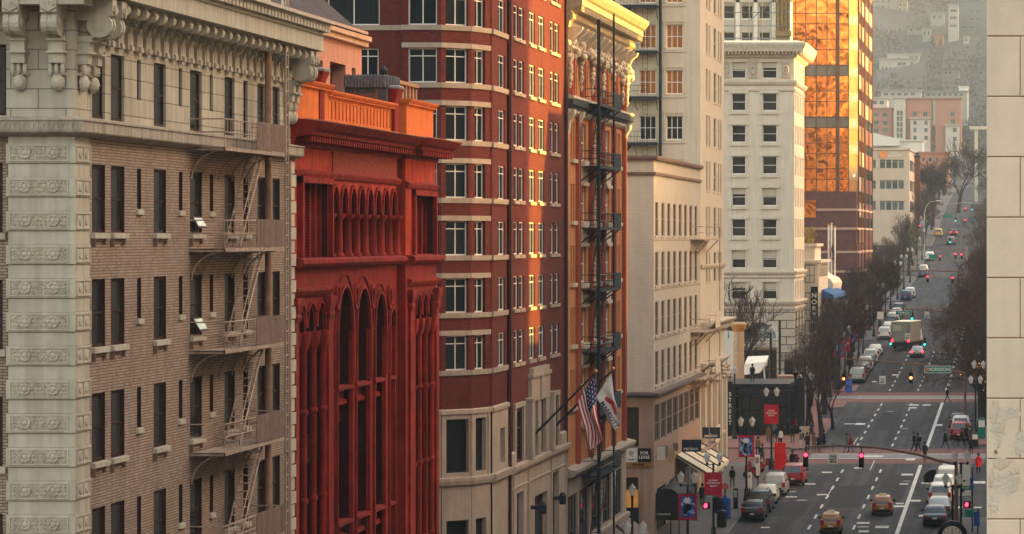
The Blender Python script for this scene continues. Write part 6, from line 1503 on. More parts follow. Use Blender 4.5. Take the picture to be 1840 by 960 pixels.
def car_parts(kind):
    if kind in _cm: return _cm[kind]
    p = SH[kind]; L, W, H, bz = p['L'], p['W'], p['H'], p['bz']; h = L/2; w2 = W/2
    def ring(y, hw, z0, z1):
        c = .13*min(1, hw/.5)
        return [(-hw+c, y, z0), (hw-c, y, z0), (hw-.02, y, z0+.12), (hw, y, z0+(z1-z0)*.45), (hw-.02, y, z1-.14), (hw-.09, y, z1-.02), (hw-.2, y, z1), (-hw+.2, y, z1), (-hw+.09, y, z1-.02), (-hw+.02, y, z1-.14), (-hw, y, z0+(z1-z0)*.45), (-hw+.02, y, z0+.12)]
    st = [(-h, w2-.22, .42, p['tail']-.16), (-h+.06, w2-.1, .3, p['tail']-.05), (-h+.35, w2-.02, .24, p['tail']), (p['b0']+.5, w2, .22, bz), (0, w2, .2, bz), (p['b1']-.1, w2, .22, bz-.02), (h-.7, w2-.02, .22, p['hood']), (h-.15, w2-.12, .26, p['hood']-.12), (h, w2-.3, .36, p['hood']-.28)]
    m = MB(); m.loft([ring(*s) for s in st])
    def rect(y0, y1, hw, z, r=.12):
        return [(-hw+r, y0, z), (hw-r, y0, z), (hw, y0+r, z), (hw, y1-r, z), (hw-r, y1, z), (-hw+r, y1, z), (-hw, y1-r, z), (-hw, y0+r, z)]
    cab = [rect(p['b0'], p['b1'], w2-.07, bz-.04), rect((p['b0']*.4+p['r0']*.6), (p['b1']*.45+p['r1']*.55), w2-.15, bz+(H-bz)*.6), rect(p['r0'], p['r1'], w2-.24, H-.05), rect(p['r0']+.15, p['r1']-.15, w2-.38, H)]
    m.loft(cab); body = m.mesh('body', PT['black'], smooth=38)
    out = [('body', body, None)]
    def lerp(a, b, t): return a+(b-a)*t
    def cabpt(side, t, zt):    # point on the cabin skin: side x, along t 0..1, height 0..1
        z = lerp(bz-.04, H-.05, zt); hw = lerp(w2-.07, w2-.24, zt)+.012; y0 = lerp(p['b0'], p['r0'], zt); y1 = lerp(p['b1'], p['r1'], zt)
        return hw, y0, y1, z
    def endglass(rear):
        g = MB(); q = []
        for zt in (.16, .88):
            hw, y0, y1, z = cabpt(0, 0, zt); y = (y0-.025) if rear else (y1+.025)
            q.append([(-(hw-.13), y, z), (hw-.13, y, z)])
        g.loft([[q[0][0], q[0][1], q[1][1], q[1][0]], [(a, b+(.02 if rear else -.02), c) for a, b, c in (q[0][0], q[0][1], q[1][1], q[1][0])]])
        return g.mesh('rear_window' if rear else 'windscreen', CGL)
    out.append(('rear_window', endglass(True), None)); out.append(('windscreen', endglass(False), None))
    for sx in (-1, 1):
        for ta, tb in ((.08, .46), (.5, .86)):
            g = MB(); pts = []
            for zt, (a, b) in ((.16, (ta, tb)), (.86, (ta+(.06 if ta < .3 else 0), tb-(.02 if ta < .3 else .08)))):
                hw, y0, y1, z = cabpt(0, 0, zt); pts.append([(sx*(hw+.004), lerp(y0, y1, a), z), (sx*(hw+.004), lerp(y0, y1, b), z)])
            g.loft([[pts[0][0], pts[0][1], pts[1][1], pts[1][0]], [(a-sx*.02, b, c) for a, b, c in (pts[0][0], pts[0][1], pts[1][1], pts[1][0])]]); out.append(('side_window', g.mesh('side_window', CGL), None))
        g = MB(); zt_ = p['tail']-.14; tall = kind in ('suv', 'van', 'hatch', 'compact')
        g.box(sx*(w2-.34), sx*(w2-.06), -h+.0, -h+.22, zt_-.12, zt_+(.10 if not tall else .26)); out.append(('tail_light', g.mesh('tail_light', TL0), None))
        g = MB(); g.box(sx*(w2-.42), sx*(w2-.13), h-.28, h-.05, p['hood']-.36, p['hood']-.2); out.append(('headlight', g.mesh('headlight', HLM), None))
        g = MB(); g.box(sx*(w2-.02), sx*(w2+.17), p['b1']-.75, p['b1']-.6, bz, bz+.14); out.append(('mirror', g.mesh('mirror', TRIM), None))
        for y in (-h+.85, h-.9):
            g = MB(); g.lathe((sx*(w2-.2) if sx > 0 else sx*w2, y, .33), [(.24, 0), (.33, .02), (.33, .18), (.24, .2)], 16, axis='u'); t = g.mesh('wheel', TYRE, smooth=40)
            r = MB(); r.lathe((sx*(w2+.004)-(.02 if sx > 0 else 0), y, .33), [(.2, 0), (.2, .02)], 12, axis='u'); out.append(('wheel', t, ('rim', r.mesh('rim', RIM))))
    g = MB(); g.box(-w2+.2, w2-.2, -h-.03, -h+.15, .36, .52); g.box(-w2+.25, w2-.25, h-.14, h+.02, .34, .5); out.append(('bumper', g.mesh('bumper', TRIM), None))
    g = MB(); g.box(-.16, .16, -h-.035, -h-.0, .56 if kind != 'sedan' else .62, .67 if kind != 'sedan' else .73); out.append(('number_plate', g.mesh('number_plate', PLATE), None))
    _cm[kind] = out; return out
_pm = {}
def car(name, label, kind, col, x, y, rz=0, group='parked cars', lit=False, pale=False, cat='car', extra=None):
    loc = (x, y, gz(y)+.012); slope = (gz(y+2)-gz(y-2))/4
    r = thing(name, label, cat, loc, rz, group); r.matrix_local = Matrix.Translation(Vector(loc)) @ Matrix.Rotation(rz, 4, 'Z') @ Matrix.Rotation(math.atan(slope), 4, 'X'); WM[r.name] = r.matrix_local.copy(); M = WM[r.name]
    for nm, me, sub in car_parts(kind):
        key = None
        if nm == 'body': key, mt = (kind, 'b', col), PT[col]
        elif nm == 'tail_light' and lit: key, mt = (me.name, 't'), TL1
        elif nm in ('rear_window', 'windscreen') and pale: key, mt = (me.name, 'p'), CGL2
        if key:
            if key not in _pm: _pm[key] = me.copy(); _pm[key].materials.clear(); _pm[key].materials.append(mt)
            me = _pm[key]
        o = put(nm, me, r, M)
        if sub: put(sub[0], sub[1], o, M)
    if extra: extra(r, M, SH[kind])
    return r
def rack(r, M, p):
    g = MB()
    for sx in (-1, 1): g.box(sx*(p['W']/2-.36)-.02, sx*(p['W']/2-.36)+.02, p['r0']+.2, p['r1']-.2, p['H'], p['H']+.06)
    g.build('roof_rack', TRIM, r, M)
def taxisign(r, M, p):
    g = MB(); g.loft([[(-.3, -.5, p['H']-.01), (.3, -.5, p['H']-.01), (.3, -.25, p['H']-.01), (-.3, -.25, p['H']-.01)], [(-.24, -.45, p['H']+.15), (.24, -.45, p['H']+.15), (.24, -.3, p['H']+.15), (-.24, -.3, p['H']+.15)]]); g.build('roof_sign', mat('taxi_sign', (.6, .5, .3), .5, noise=0), r, M)
CX = LC+1.05
for i, (kind, col, y, lab, ex) in enumerate((('hatch', 'black', 249.7, 'black hatchback parked nearest at the left kerb', rack), ('suv', 'navy', 255.6, 'dark navy estate second in the near left row', rack), ('sedan', 'beige', 262.0, 'beige saloon third in the near left row', None),
     ('suv', 'silver', 268.3, 'silver car fourth in the near left row', None), ('suv', 'red', 276.5, 'red car parked foremost behind the scooters', None))):
    car('parked_car', lab, kind, col, CX+(.25 if i > 2 else 0)+(.9 if i == 4 else 0), y, random.uniform(-.02, .02), 'cars parked along the left kerb', pale=i in (2, 3), extra=ex)
rowc = [('van', 'silver', 'silver minivan at the head of the row past the tramway'), ('suv', 'maroon', 'maroon car second past the tramway'), ('sedan', 'grey', 'grey saloon third past the tramway'), ('suv', 'white', 'white car fourth past the tramway'), ('sedan', 'black', 'black saloon fifth past the tramway'),
        ('suv', 'white', 'white sport wagon sixth past the tramway'), ('hatch', 'beige', 'beige hatchback seventh past the tramway'), ('sedan', 'white', 'white saloon eighth past the tramway')]
for i, (kind, col, lab) in enumerate(rowc): car('parked_car', lab, kind, col, CX+.05, 398.6+6.6*i, random.uniform(-.02, .02), 'cars parked along the left kerb', pale=kind != 'sedan' and col != 'maroon')
rowd = [('suv', 'white', 'white wagon first beside the third signals'), ('sedan', 'grey', 'grey saloon second beyond the third signals'), ('sedan', 'white', 'white saloon third beyond the third signals'), ('suv', 'black', 'black wagon beyond the third signals'), ('suv', 'white', 'white wagon ahead of the black one, far row'),
        ('hatch', 'silver', 'silver hatchback in the middle of the far row'), ('sedan', 'white', 'white saloon late in the far row'), ('suv', 'navy', 'navy wagon at the end of the far row')]
for i, (kind, col, lab) in enumerate(rowd): car('parked_car', lab, kind, col, CX+.05, 474+7.2*i, 0, 'cars parked along the left kerb', pale=i % 2 == 0)
for kind, col, x, y, lab in (('suv', 'blue', -21.0, 562, 'bright blue car alone by the fourth signals'), ('suv', 'white', -20.6, 571, 'white car just beyond the bright blue one'), ('sedan', 'navy', -20.6, 640, 'dark blue saloon by the far green street sign'), ('suv', 'beige', -20.8, 650, 'cream wagon ahead of the far dark blue saloon'),
     ('van', 'white', -20.8, 690, 'white van on the far left before the hill'), ('van', 'yellow', -21.3, 772, 'pale yellow van at the very end of the street'), ('van', 'grey', -17.6, 742, 'dark box-backed van in the roadway far away')):
    car('parked_car' if col != 'grey' else 'driving_car', lab, kind, col, x, y, 0, 'distant cars', pale=col in ('white', 'beige'))
car('driving_car', 'red-lit car braking far up the street', 'sedan', 'maroon', Xf(1715, 780), 775, 0, 'distant cars', lit=True)
car('driving_car', 'silver saloon braking behind the box truck', 'sedan', 'silver', -14.9, 441, 0, 'moving cars', lit=True)
car('taxi', 'orange taxi driving alone in the middle lane', 'compact', 'taxi', -11.25, 253.5, .02, 'taxis', extra=taxisign, cat='taxi', pale=False)
car('taxi', 'orange taxi cut off by the bottom edge, left of the other', 'compact', 'taxi', -14.45, 241.5, .02, 'taxis', extra=taxisign, cat='taxi')
def opendoor(r, M, p):
    g = MB(); out = [(0, .35), (1.0, .38), (1.02, .9), (.85, 1.2), (.5, 1.42), (.1, 1.45), (0, 1.4)]
    g.loft([[(-p['W']/2-x_, .55-x_*.15+t, z_) for x_, z_ in out] for t in (0, .09)]); g.build('open_door', TRIM, r, M)
for i, (kind, col, y, lab, lit) in enumerate((('sedan', 'navy', 246.5, 'dark saloon with pale rear window, last of the right queue', False), ('sedan', 'silver', 252.6, 'silver saloon second from the back of the right queue', False), ('suv', 'white', 260.4, 'white sport wagon with red lamps in the right queue', False),
      ('suv', 'white', 266.6, 'white wagon ahead of the red-lamped one in the queue', False), ('van', 'beige', 273.0, 'cream van with its door swung open at the queue front', False), ('sedan', 'silver', 280.0, 'silver saloon at the very front of the right queue', False))):
    car('waiting_car', lab, kind, col, -7.0+.12*(i % 2)+(.25 if i > 3 else 0), y, 0, 'cars queueing on the right', pale=i in (0, 1, 3, 4), lit=lit, extra=opendoor if i == 4 else None)
car('parked_car', 'red car just past the near crossing, right kerb', 'suv', 'red', -6.75, 319.5, 0, 'cars beyond the crossing on the right'); car('parked_car', 'white car just ahead of the red one, right kerb', 'suv', 'white', -6.75, 326.5, 0, 'cars beyond the crossing on the right', extra=rack)
car('parked_car', 'black car barely visible ahead of the white one, right kerb', 'sedan', 'black', -7.1, 333, 0, 'cars beyond the crossing on the right')
# box truck
tr = thing('box_truck', 'large white-roofed grey box truck turning away at the third crossing', 'truck', (-16.9, 456.0, gz(456)+.01), radians(-9)); M = WM[tr.name]
TB = mat('truck_box', (.20, .185, .165), .7, noise=.15, scale=2, streak=.3); TW = mat('truck_roof', (.72, .66, .52), .6, noise=.08)
g = MB(); g.box(-1.28, 1.28, -4.6, 3.4, 1.05, 3.78); g.build('box', TB, tr, M); g = MB(); g.box(-1.32, 1.32, -4.65, 3.45, 3.78, 3.88); g.build('roof', TW, tr, M)
g = MB(); g.box(-1.1, 1.1, -4.66, -4.6, 1.25, 3.6)
for z in (1.7, 2.15, 2.6, 3.05): g.box(-1.1, 1.1, -4.69, -4.65, z, z+.03)
g.build('roller_door', mat('truck_door', (.26, .24, .20), .6, noise=.1, scale=3), tr, M)
g = MB(); g.box(-.95, .1, -4.72, -4.69, 2.6, 3.3); g.build('door_panel', mat('truck_panel', (.42, .38, .26), .7), tr, M); g = MB(); g.box(-1.15, 1.15, -4.4, 5.6, .55, 1.05); g.box(-1.2, 1.2, -4.75, -4.5, .45, .6); g.build('chassis', TRIM, tr, M)
g = MB(); g.loft([[(-1.1, y_, .6), (1.1, y_, .6), (1.1, y_, z_), (-1.1, y_, z_)] for y_, z_ in ((3.6, 2.7), (4.9, 2.6), (5.6, 1.6), (5.9, 1.4))]); g.build('cab', PT['white'], tr, M)
for sx in (-1, 1):
    g = MB(); g.box(sx*1.0, sx*1.25, -4.74, -4.66, 1.05, 1.45); g.build('tail_light', TL1, tr, M)
    for y in (-3.0, 4.4): g = MB(); g.lathe((sx*1.2-(.3 if sx > 0 else 0), y, .5), [(.35, 0), (.5, .03), (.5, .27), (.35, .3)], 16, axis='u'); g.build('wheel', TYRE, tr, M)
# scooters and bicycle
def scooter(label, p, rz, c):
    r = thing('motor_scooter', label, 'scooter', p, rz, 'scooters at the left kerb'); M = WM[r.name]; cm = PT[c]
    for y in (-.6, .6):
        g = MB(); g.lathe((-.06, y, .26), [(.14, 0), (.26, .01), (.26, .11), (.14, .12)], 12, axis='u'); g.build('wheel', TYRE, r, M)
    g = MB(); g.loft([[(-a, y, z0), (a, y, z0), (a*.8, y, z1), (-a*.8, y, z1)] for y, a, z0, z1 in ((-.95, .08, .5, .75), (-.7, .2, .35, .82), (-.2, .2, .3, .78), (0, .16, .22, .35), (.3, .17, .22, .34), (.45, .22, .25, .95), (.62, .14, .5, 1.02))]); g.build('body', cm, r, M, smooth=40)
    g = MB(); g.box(-.15, .15, -.75, -.1, .8, .9); g.build('seat', TRIM, r, M); g = MB(); g.tube([(-.34, .42, 1.05), (0, .5, 1.08), (.34, .42, 1.05)], .025, 5); g.tube([(0, .5, 1.05), (0, .62, .3)], .03, 5); g.build('handlebar', TRIM, r, M); return r
for i, (px, py, rz, lab) in enumerate(((1350, 862, 1.0, 'red scooter nearest at the left pavement edge'), (1357, 852, 1.2, 'red scooter second along the left pavement edge'), (1374, 846, 1.4, 'red scooter just left of the red sign board'), (1419, 838, 1.1, 'red scooter at the kerb corner beside the bicycle'))):
    scooter(lab, gpt(px, py, .15), rz, 'red')
def bicycle(name, label, p, rz, rider=False):
    r = thing(name, label, 'bicycle', p, rz); M = WM[r.name]
    for y in (-.52, .52):
        g = MB(); pts = [(0, y+.33*cos(t*pi/8), .34+.33*sin(t*pi/8)) for t in range(17)]; g.tube(pts, .018, 4, caps=False)
        for t in range(6): g.tube([(0, y, .34), (0, y+.32*cos(t*pi/3), .34+.32*sin(t*pi/3))], .004, 3)
        g.build('wheel', TYRE, r, M)
    g = MB(); a, b, c, d = (0, -.52, .34), (0, -.05, .3), (0, -.2, .85), (0, .35, .85)
    for p0, p1 in ((a, b), (a, c), (b, c), (c, d), (b, d), (d, (0, .52, .34))): g.tube([p0, p1], .018, 5)
    g.build('frame', TRIM, r, M); g = MB(); g.box(-.06, .06, -.34, -.08, .9, .95); g.build('saddle', TRIM, r, M); g = MB(); g.tube([(-.24, .3, 1.0), (0, .38, .98), (.24, .3, 1.0)], .014, 4); g.build('handlebar', TRIM, r, M); return r
bicycle('bicycle', 'dark bicycle leaning by the kerb corner near the red scooter', gpt(1431, 840, .15), .6)
# ================================================================ STREET FURNITURE
LAMPG = mat('lamp_globe', (.33, .31, .29), .4, noise=.05, emit=(1, .9, .75), es=.01); LAMPC = mat('lamp_cap', (.3, .28, .25), .5, noise=.05)
BNR = mat('red_banner', (.40, .012, .035), .8, noise=.15, scale=3); BNB = mat('blue_banner', (.03, .07, .30), .8, noise=.5, scale=2.2); BNW = mat('banner_white', (.65, .62, .62), .8, noise=.1); BNL = mat('banner_pale_blue', (.22, .35, .6), .8, noise=.3, scale=5)
def lamp_post(label, x, y, h=6.2, banner=None, twin=True, cap=None):
    z = gz(y)+.14; r = thing('street_lamp', label, 'street lamp', (x, y, z), 0, 'ornamental street lamps'); M = WM[r.name]
    g = MB(); g.lathe((0, 0, 0), [(.26, 0), (.26, .2), (.19, .3), (.17, .9), (.1, 1.05), (.085, 2), (.075, h-.55), (.1, h-.5), (.05, h-.4)], 12)
    g.build('pole', IRON2, r, M, smooth=40)
    if twin:
        g = MB(); g.tube([(-.45, 0, h-.35), (-.3, 0, h-.52), (0, 0, h-.42), (.3, 0, h-.52), (.45, 0, h-.35)], .04, 6); g.build('arm', IRON2, r, M)
    for sx in ((-.45, .45) if twin else (0,)):
        g = MB(); g.lathe((sx, 0, h-.35), [(.07, 0), (.13, .06), (.23, .42), (.23, .46)], 8); o = g.build('globe', LAMPG, r, M)
        g = MB(); g.lathe((sx, 0, h+.11), [(.27, 0), (.26, .03), (.12, .2), (.05, .26), (.05, .3), (.01, .36)], 8); g.build('lamp_cap', LAMPC, r, M)
        g = MB(); g.lathe((sx, 0, h-.42), [(.05, -.15), (.1, 0), (.08, .08)], 8); g.build('lamp_holder', IRON2, r, M)
    if banner:
        b = thing('street_banner', banner[1], 'banner', (x, y, z+h-2.4), 0, 'banners on the street lamps'); Mb = WM[b.name]; zt = 1.35; zb_ = zt-1.7
        g = MB(); nx, nz = 8, 10; G = [[g.P((-.62+1.24*i/nx, -.12+.03*sin(j*1.1+i*.9), zb_+(zt-zb_)*j/nz)) for i in range(nx+1)] for j in range(nz+1)]
        for j in range(nz):
            for i in range(nx): g.f.append([G[j][i], G[j][i+1], G[j+1][i+1], G[j+1][i]]); g.m.append(0 if banner[0] == 'r' or i in (0, nx-1) or j in (0, nz-1) else 1)
        g.build('cloth', [BNR, BNB], b, Mb, smooth=80)
        g = MB()
        for zz in (zt, zb_): g.tube([(-.68, -.1, zz), (.68, -.1, zz)], .02, 5)
        g.build('rod', IRON2, b, Mb)
        if banner[0] == 'r':
            Mx = Mb @ Matrix.Translation((0, -.17, .62)) @ Matrix.Rotation(radians(90), 4, 'X')
            put('lettering', text_mesh('pioneer\ncourthouse\nsquare', .2, BNW, bold=True), b, Mx)
        else:
            g = MB(); random.seed(int(y))
            for q in range(16):
                cx, cz, rr = random.uniform(-.4, .4), random.uniform(zb_+.3, zt-.45), random.uniform(.05, .16); an = random.uniform(0, 3)
                g.loft([[(cx+rr*cos(t*pi/3+an)*(1+.6*(t % 2)), yy, cz+rr*1.4*sin(t*pi/3+an)*(1+.6*(t % 2))) for t in range(6)] for yy in (-.165, -.17)])
            g.build('pattern', BNL, b, Mb); g = MB(); cx, cz = -.02, zt-.42
            g.loft([[(cx+rr_*cos(t*pi/8), yy, cz+rr_*.75*sin(t*pi/8)) for t in range(16) for rr_ in ((.33 if t % 2 else .2),)] for yy in (-.172, -.178)]); g.build('snowflake', BNW, b, Mb)
    return r
LX = -22.4
lamp_post('twin lamp post at the very bottom, left of the awning', LX, 188, 6.2)
lamp_post('twin lamp post with blue banner by the black dome awning', LX, 217, 6.2, ('b', 'blue and red banner nearest, by the black awning'))
lamp_post('twin lamp post with red banner beside the pedestrian signal', LX, 234.6, 5.9, ('r', 'nearest red banner, above the pedestrian signal'))
lamp_post('twin lamp post with blue banner behind the parked black car', LX, 262, 6.2, ('b', 'blue banner hanging above the left parked cars'))
lamp_post('twin lamp post with red banner before the black pavilion', LX, 287.4, 6.7, ('r', 'red banner before the black pavilion'))
lamp_post('single lantern post before the low cream building front', -25.8, 215, 5.6, None, False)
lamp_post('twin lamp post on a brown pole by the bare trees', -22.1, 329, 5.2)
lamp_post('single lantern beside the dark pavilion sign', Xf(1320, 318), 318, 6.6, None, False)
lamp_post('tall single lantern in front of the arch window', Xf(1385, 372), 372, 7.6, None, False)
for y, bn in ((372, None), (390, 'b'), (402, 'r'), (418, 'b'), (434, 'r'), (447, 'b')):
    lamp_post('twin lamp post %s on the left pavement' % {372: 'at the second corner', 390: 'past the tramway, first', 402: 'past the tramway, second', 418: 'past the tramway, third', 434: 'past the tramway, fourth', 447: 'past the tramway, fifth'}[y], LX, y, 6.1, (bn, '%s banner %s past the tramway' % ({'b': 'blue', 'r': 'red'}[bn], {390: 'first', 402: 'second', 418: 'third', 434: 'fourth', 447: 'fifth'}[y])) if bn else None)
for y in (476, 495, 515, 534, 562, 590, 620, 660, 690): lamp_post('distant twin lamp post on the left pavement, %s' % ('third block' if y < 545 else 'fourth block' if y < 640 else 'last visible'), LX, y, 6.1)
lamp_post('twin lamp post left of the limestone wall, lower one', -5.0, 215, 6.3); lamp_post('twin lamp post in front of the white signboard, right', -4.8, 232, 6.2)
lamp_post('twin lamp post by the right-hand crossing corner', -5.1, 313, 6.0); lamp_post('twin lamp post under the string lights, right', -5.0, 326, 6.6); lamp_post('twin lamp post further along under the right trees', -4.9, 352, 6.2)
# signals, mast arms, signs
SGB = mat('signal_black', (.01, .01, .012), .6, noise=0); SRED = mat('signal_red', (1, .02, .03), .4, noise=0, emit=(1, .02, .05), es=1.3); SAMB = mat('signal_amber', (1, .3, .1), .4, noise=0, emit=(1, .16, .04), es=1.5)
SGRN = mat('signal_green', (.02, .6, .6), .4, noise=0, emit=(.01, .45, .5), es=.9); SGR = mat('sign_green', (.01, .16, .12), .6, noise=.05); SWH = mat('sign_white', (.62, .58, .5), .6, noise=.05); BRN = mat('brown_mast', (.14, .075, .05), .6, noise=.15, scale=3); SBLU = mat('sign_blue', (.02, .07, .28), .6, noise=.1); SORG = mat('sign_orange', (.5, .12, .05), .7, noise=.1)
GLOWS = []
def head(label, x, y, z, on, housing=True, parent_kind='traffic_signal'):
    r = thing('traffic_signal', label, 'traffic light', (x, y, z), 0, 'traffic signal heads'); M = WM[r.name]
    g = MB(); g.box(-.19, .19, 0, .2, -.55, .55); g.build('housing', SGB, r, M)
    g = MB(); g.box(-.04, .04, .02, .12, .55, .95); g.build('hanger', SGB, r, M)
    for k, c in enumerate(('r', 'a', 'g')):
        zz = .36-.36*k; g = MB(); g.lathe((0, -.02, zz), [(.02, 0), (.14, 0), (.14, .03)], 14, axis='w')
        g.build('lens', {'r': SRED, 'a': SAMB, 'g': SGRN}[c] if c == on else DARKIN, r, M)
        g = MB(); ring_ = [(.16*cos(t*pi/8), .16*sin(t*pi/8)) for t in range(9)]; g.loft([[(a_, yy, zz+b_) for a_, b_ in ring_] for yy in (0, -.2)], caps=False, close=False); g.build('visor', SGB, r, M)
    return r
def sign(name, label, x, y, z, w_, h_, m_, txt=None, tm=None, size=.2, cat='sign', squash=1, frame=None, group=None):
    r = thing(name, label, cat, (x, y, z), 0, group); M = WM[r.name]
    g = MB(); g.box(-w_/2, w_/2, 0, .04, -h_/2, h_/2); g.build('panel', m_, r, M)
    if frame: g = MB(); [g.box(*b) for b in ((-w_/2-.03, w_/2+.03, -.012, .03, h_/2, h_/2+.04), (-w_/2-.03, w_/2+.03, -.012, .03, -h_/2-.04, -h_/2), (-w_/2-.04, -w_/2, -.012, .03, -h_/2, h_/2), (w_/2, w_/2+.04, -.012, .03, -h_/2, h_/2))]; g.build('frame', frame, r, M)
    if txt: put('lettering', text_mesh(txt, size, tm, squash=squash, bold=True), r, M @ Matrix.Translation((0, -.012, 0)) @ Matrix.Rotation(radians(90), 4, 'X'))
    return r
def oneway(label, x, y, z, s=1.0):
    r = sign('one_way_sign', label, x, y, z, .75*s, .95*s, SWH, 'ONE\nWAY', SGB, .24*s, group='one way signs'); M = WM[r.name]
    g = MB(); g.loft([[(a*s, yy, b*s) for a, b in ((-.3, -.3), (-.1, -.2), (-.1, -.26), (.28, -.26), (.28, -.34), (-.1, -.34), (-.1, -.4))] for yy in (-.012, -.02)]); g.build('arrow', SGB, r, M)
    g = MB(); g.tube([(0, .05, .47*s), (0, .05, 1.2*s)], .02, 4); g.build('hanger', SGB, r, M)
def mast(label, px0, py0, pts, Y, m_=BRN, r0=.12):
    x = Xf(px0, Y); r = thing('mast_arm', label, 'signal mast', (x, Y, gz(Y)), 0, 'signal mast arms')
    g = MB(); g.lathe((x, Y, gz(Y)), [(.22, 0), (.22, .3), (.15, .5), (.12, Zf(py0, Y)-gz(Y)+.2)], 10); g.build('pole', m_, r)
    g = MB(); P3 = [(Xf(a, Y), Y, Zf(b, Y)) for a, b in pts]; g.tube(P3, [r0*(1-.5*i/(len(P3)-1)) for i in range(len(P3))], 8); g.build('arm', m_, r); return r
mast('brown mast arm curving over the near road', 1718, 834, [(1718, 834), (1690, 829), (1650, 817), (1600, 808), (1560, 803), (1510, 801), (1446, 803)], 245)
head('red signal at the left tip of the near arm', Xf(1448, 245), 244.8, Zf(826, 245), 'r'); head('red signal in the middle of the near arm', Xf(1548, 245), 244.8, Zf(827, 245), 'r'); oneway('one way sign hanging from the near arm', Xf(1497, 245), 244.8, Zf(823, 245), .93)
mast('brown mast arm with the large green street sign', 1734, 672, [(1734, 672), (1718, 668), (1690, 660), (1655, 655), (1600, 651), (1560, 648), (1518, 645)], 331)
head('amber-red signal left on the second arm', Xf(1516, 331), 330.8, Zf(681, 331), 'a'); head('amber-red signal in mid road on the second arm', Xf(1637, 331), 330.8, Zf(679, 331), 'a'); oneway('one way sign on the second arm', Xf(1586, 331), 330.8, Zf(683, 331), .85)
o = sign('street_name_sign', 'large green MORRISON street sign on the second mast arm', Xf(1685, 331), 330.7, Zf(664, 331), 2.55, .62, SGR, '  MORRISON', SWH, .46, squash=.92, frame=SWH)
g = MB(); g.lathe((-1.02, -.03, 0), [(.2, 0), (.2, .015), (.01, .015)], 12, axis='w'); g.build('badge', SORG, o, WM[o.name])
mast('third mast arm, before the box truck', 1700, 560, [(1700, 561), (1660, 556), (1620, 555), (1580, 560), (1548, 566)], 452, r0=.1)
head('green signal beside the third street sign', Xf(1639, 452), 451.8, Zf(568, 452), 'g'); head('green signal low to the left of the truck', Xf(1601, 462), 461, Zf(613, 462), 'g'); head('green signal low to the right of the truck', Xf(1662, 462), 461, Zf(614, 462), 'g')
sign('street_name_sign', 'green YAMHILL street sign on the third arm', Xf(1624, 452), 451.6, Zf(562, 452), 2.1, .55, SGR, 'YAMHILL', SWH, .4, frame=SWH); oneway('one way sign on the third arm, right part', Xf(1666, 452), 451.8, Zf(566, 452), .9); oneway('one way sign low behind the truck, at its rear', Xf(1631, 447), 446.5, Zf(605, 447), .95)
sign('blank_sign', 'pale back of a sign left on the third arm', Xf(1582, 452), 451.8, Zf(567, 452), .85, 1.0, SWH)
for Y, a0, yy, tip in ((541, 1722, 488, 1570), (640, 1735, 449, 1672), (790, 1768, 366, 1700)):
    mast('far mast arm %s' % {541: 'over the fourth crossing', 640: 'over the fifth crossing', 790: 'pale and high at the foot of the hill'}[Y], a0, yy, [(a0, yy), ((a0+tip)/2, yy-2), (tip, yy+1)], Y, BRN if Y < 700 else mat('pale_mast', (.3, .3, .28), .6), .09)
for lab, px, py, Y, on in (('red signal left over the fourth crossing', 1667, 498, 541, 'r'), ('red signal right over the fourth crossing', 1712, 500, 541, 'r'), ('small red signal far left by the trees', 1545, 544, 541, 'r'), ('small red signal left of the fourth crossing', 1580, 541, 541, 'r'),
     ('red signal at the fifth crossing beside the green sign', 1689, 461, 640, 'r'), ('red signal under the right trees, fifth crossing', 1717, 457, 640, 'r'), ('red signal furthest right, fifth crossing', 1728, 458, 640, 'r'), ('green signal in the roadway before the hill', 1707, 430, 720, 'g'), ('red signal on the left pavement by the office', 1653, 406, 720, 'r'),
     ('highest red signal below the hill', 1735, 375, 790, 'r'), ('lower red signal below the hill', 1734, 396, 790, 'r'), ('green signal right of the highest red one', 1747, 372, 800, 'g'), ('green signal at the hill, lower right', 1751, 391, 800, 'g'), ('green signal by the furthest street sign', 1717, 392, 800, 'g'), ('red signal beside the wall below the hill', 1760, 375, 800, 'r'), ('lower red signal beside the wall below the hill', 1761, 394, 800, 'r')):
    head(lab, Xf(px, Y), Y-.3, Zf(py, Y)-.3, on)
sign('street_name_sign', 'small green street sign at the fifth crossing', Xf(1678, 640), 639.5, Zf(461, 640), 1.9, .8, SGR); sign('street_name_sign', 'small green street sign at the last crossing', Xf(1703, 790), 789, Zf(389, 790), 2.4, .8, SGR)
# pedestrian signals and small signs
def postsign(label, px, top, Y, items):
    x = Xf(px, Y); r = thing('sign_post', label, 'sign post', (x, Y, gz(Y)+.14)); g = MB(); g.tube([(x, Y, gz(Y)), (x, Y, Zf(top, Y))], .05, 6); g.build('pole', IRON2, r)
    for nm, px_, py_, w_, h_, m_ in items:
        g = MB(); g.box(Xf(px_, Y)-w_/2, Xf(px_, Y)+w_/2, Y-.12, Y-.07, Zf(py_, Y)-h_/2, Zf(py_, Y)+h_/2); g.build(nm, m_, r)
def pedsig(label, px, py, Y):
    r = thing('pedestrian_signal', label, 'pedestrian signal', (Xf(px, Y), Y, Zf(py, Y)), 0, 'pedestrian signals'); M = WM[r.name]
    g = MB(); g.box(-.22, .3, 0, .22, -.24, .24); g.build('housing', SGB, r, M); g = MB(); g.loft([[(a, yy, b) for a, b in ((-.1, -.14), (.08, -.14), (.12, .02), (.1, .12), (.05, .16), (-.02, .17), (-.08, .13), (-.12, .0))] for yy in (-.01, -.03)]); g.build('hand_symbol', SRED, r, M)
pedsig('pedestrian signal with red hand on the left lamp post', 1268, 909, 234.2); pedsig('pedestrian signal with red hand on the right', 1737, 907, 236)
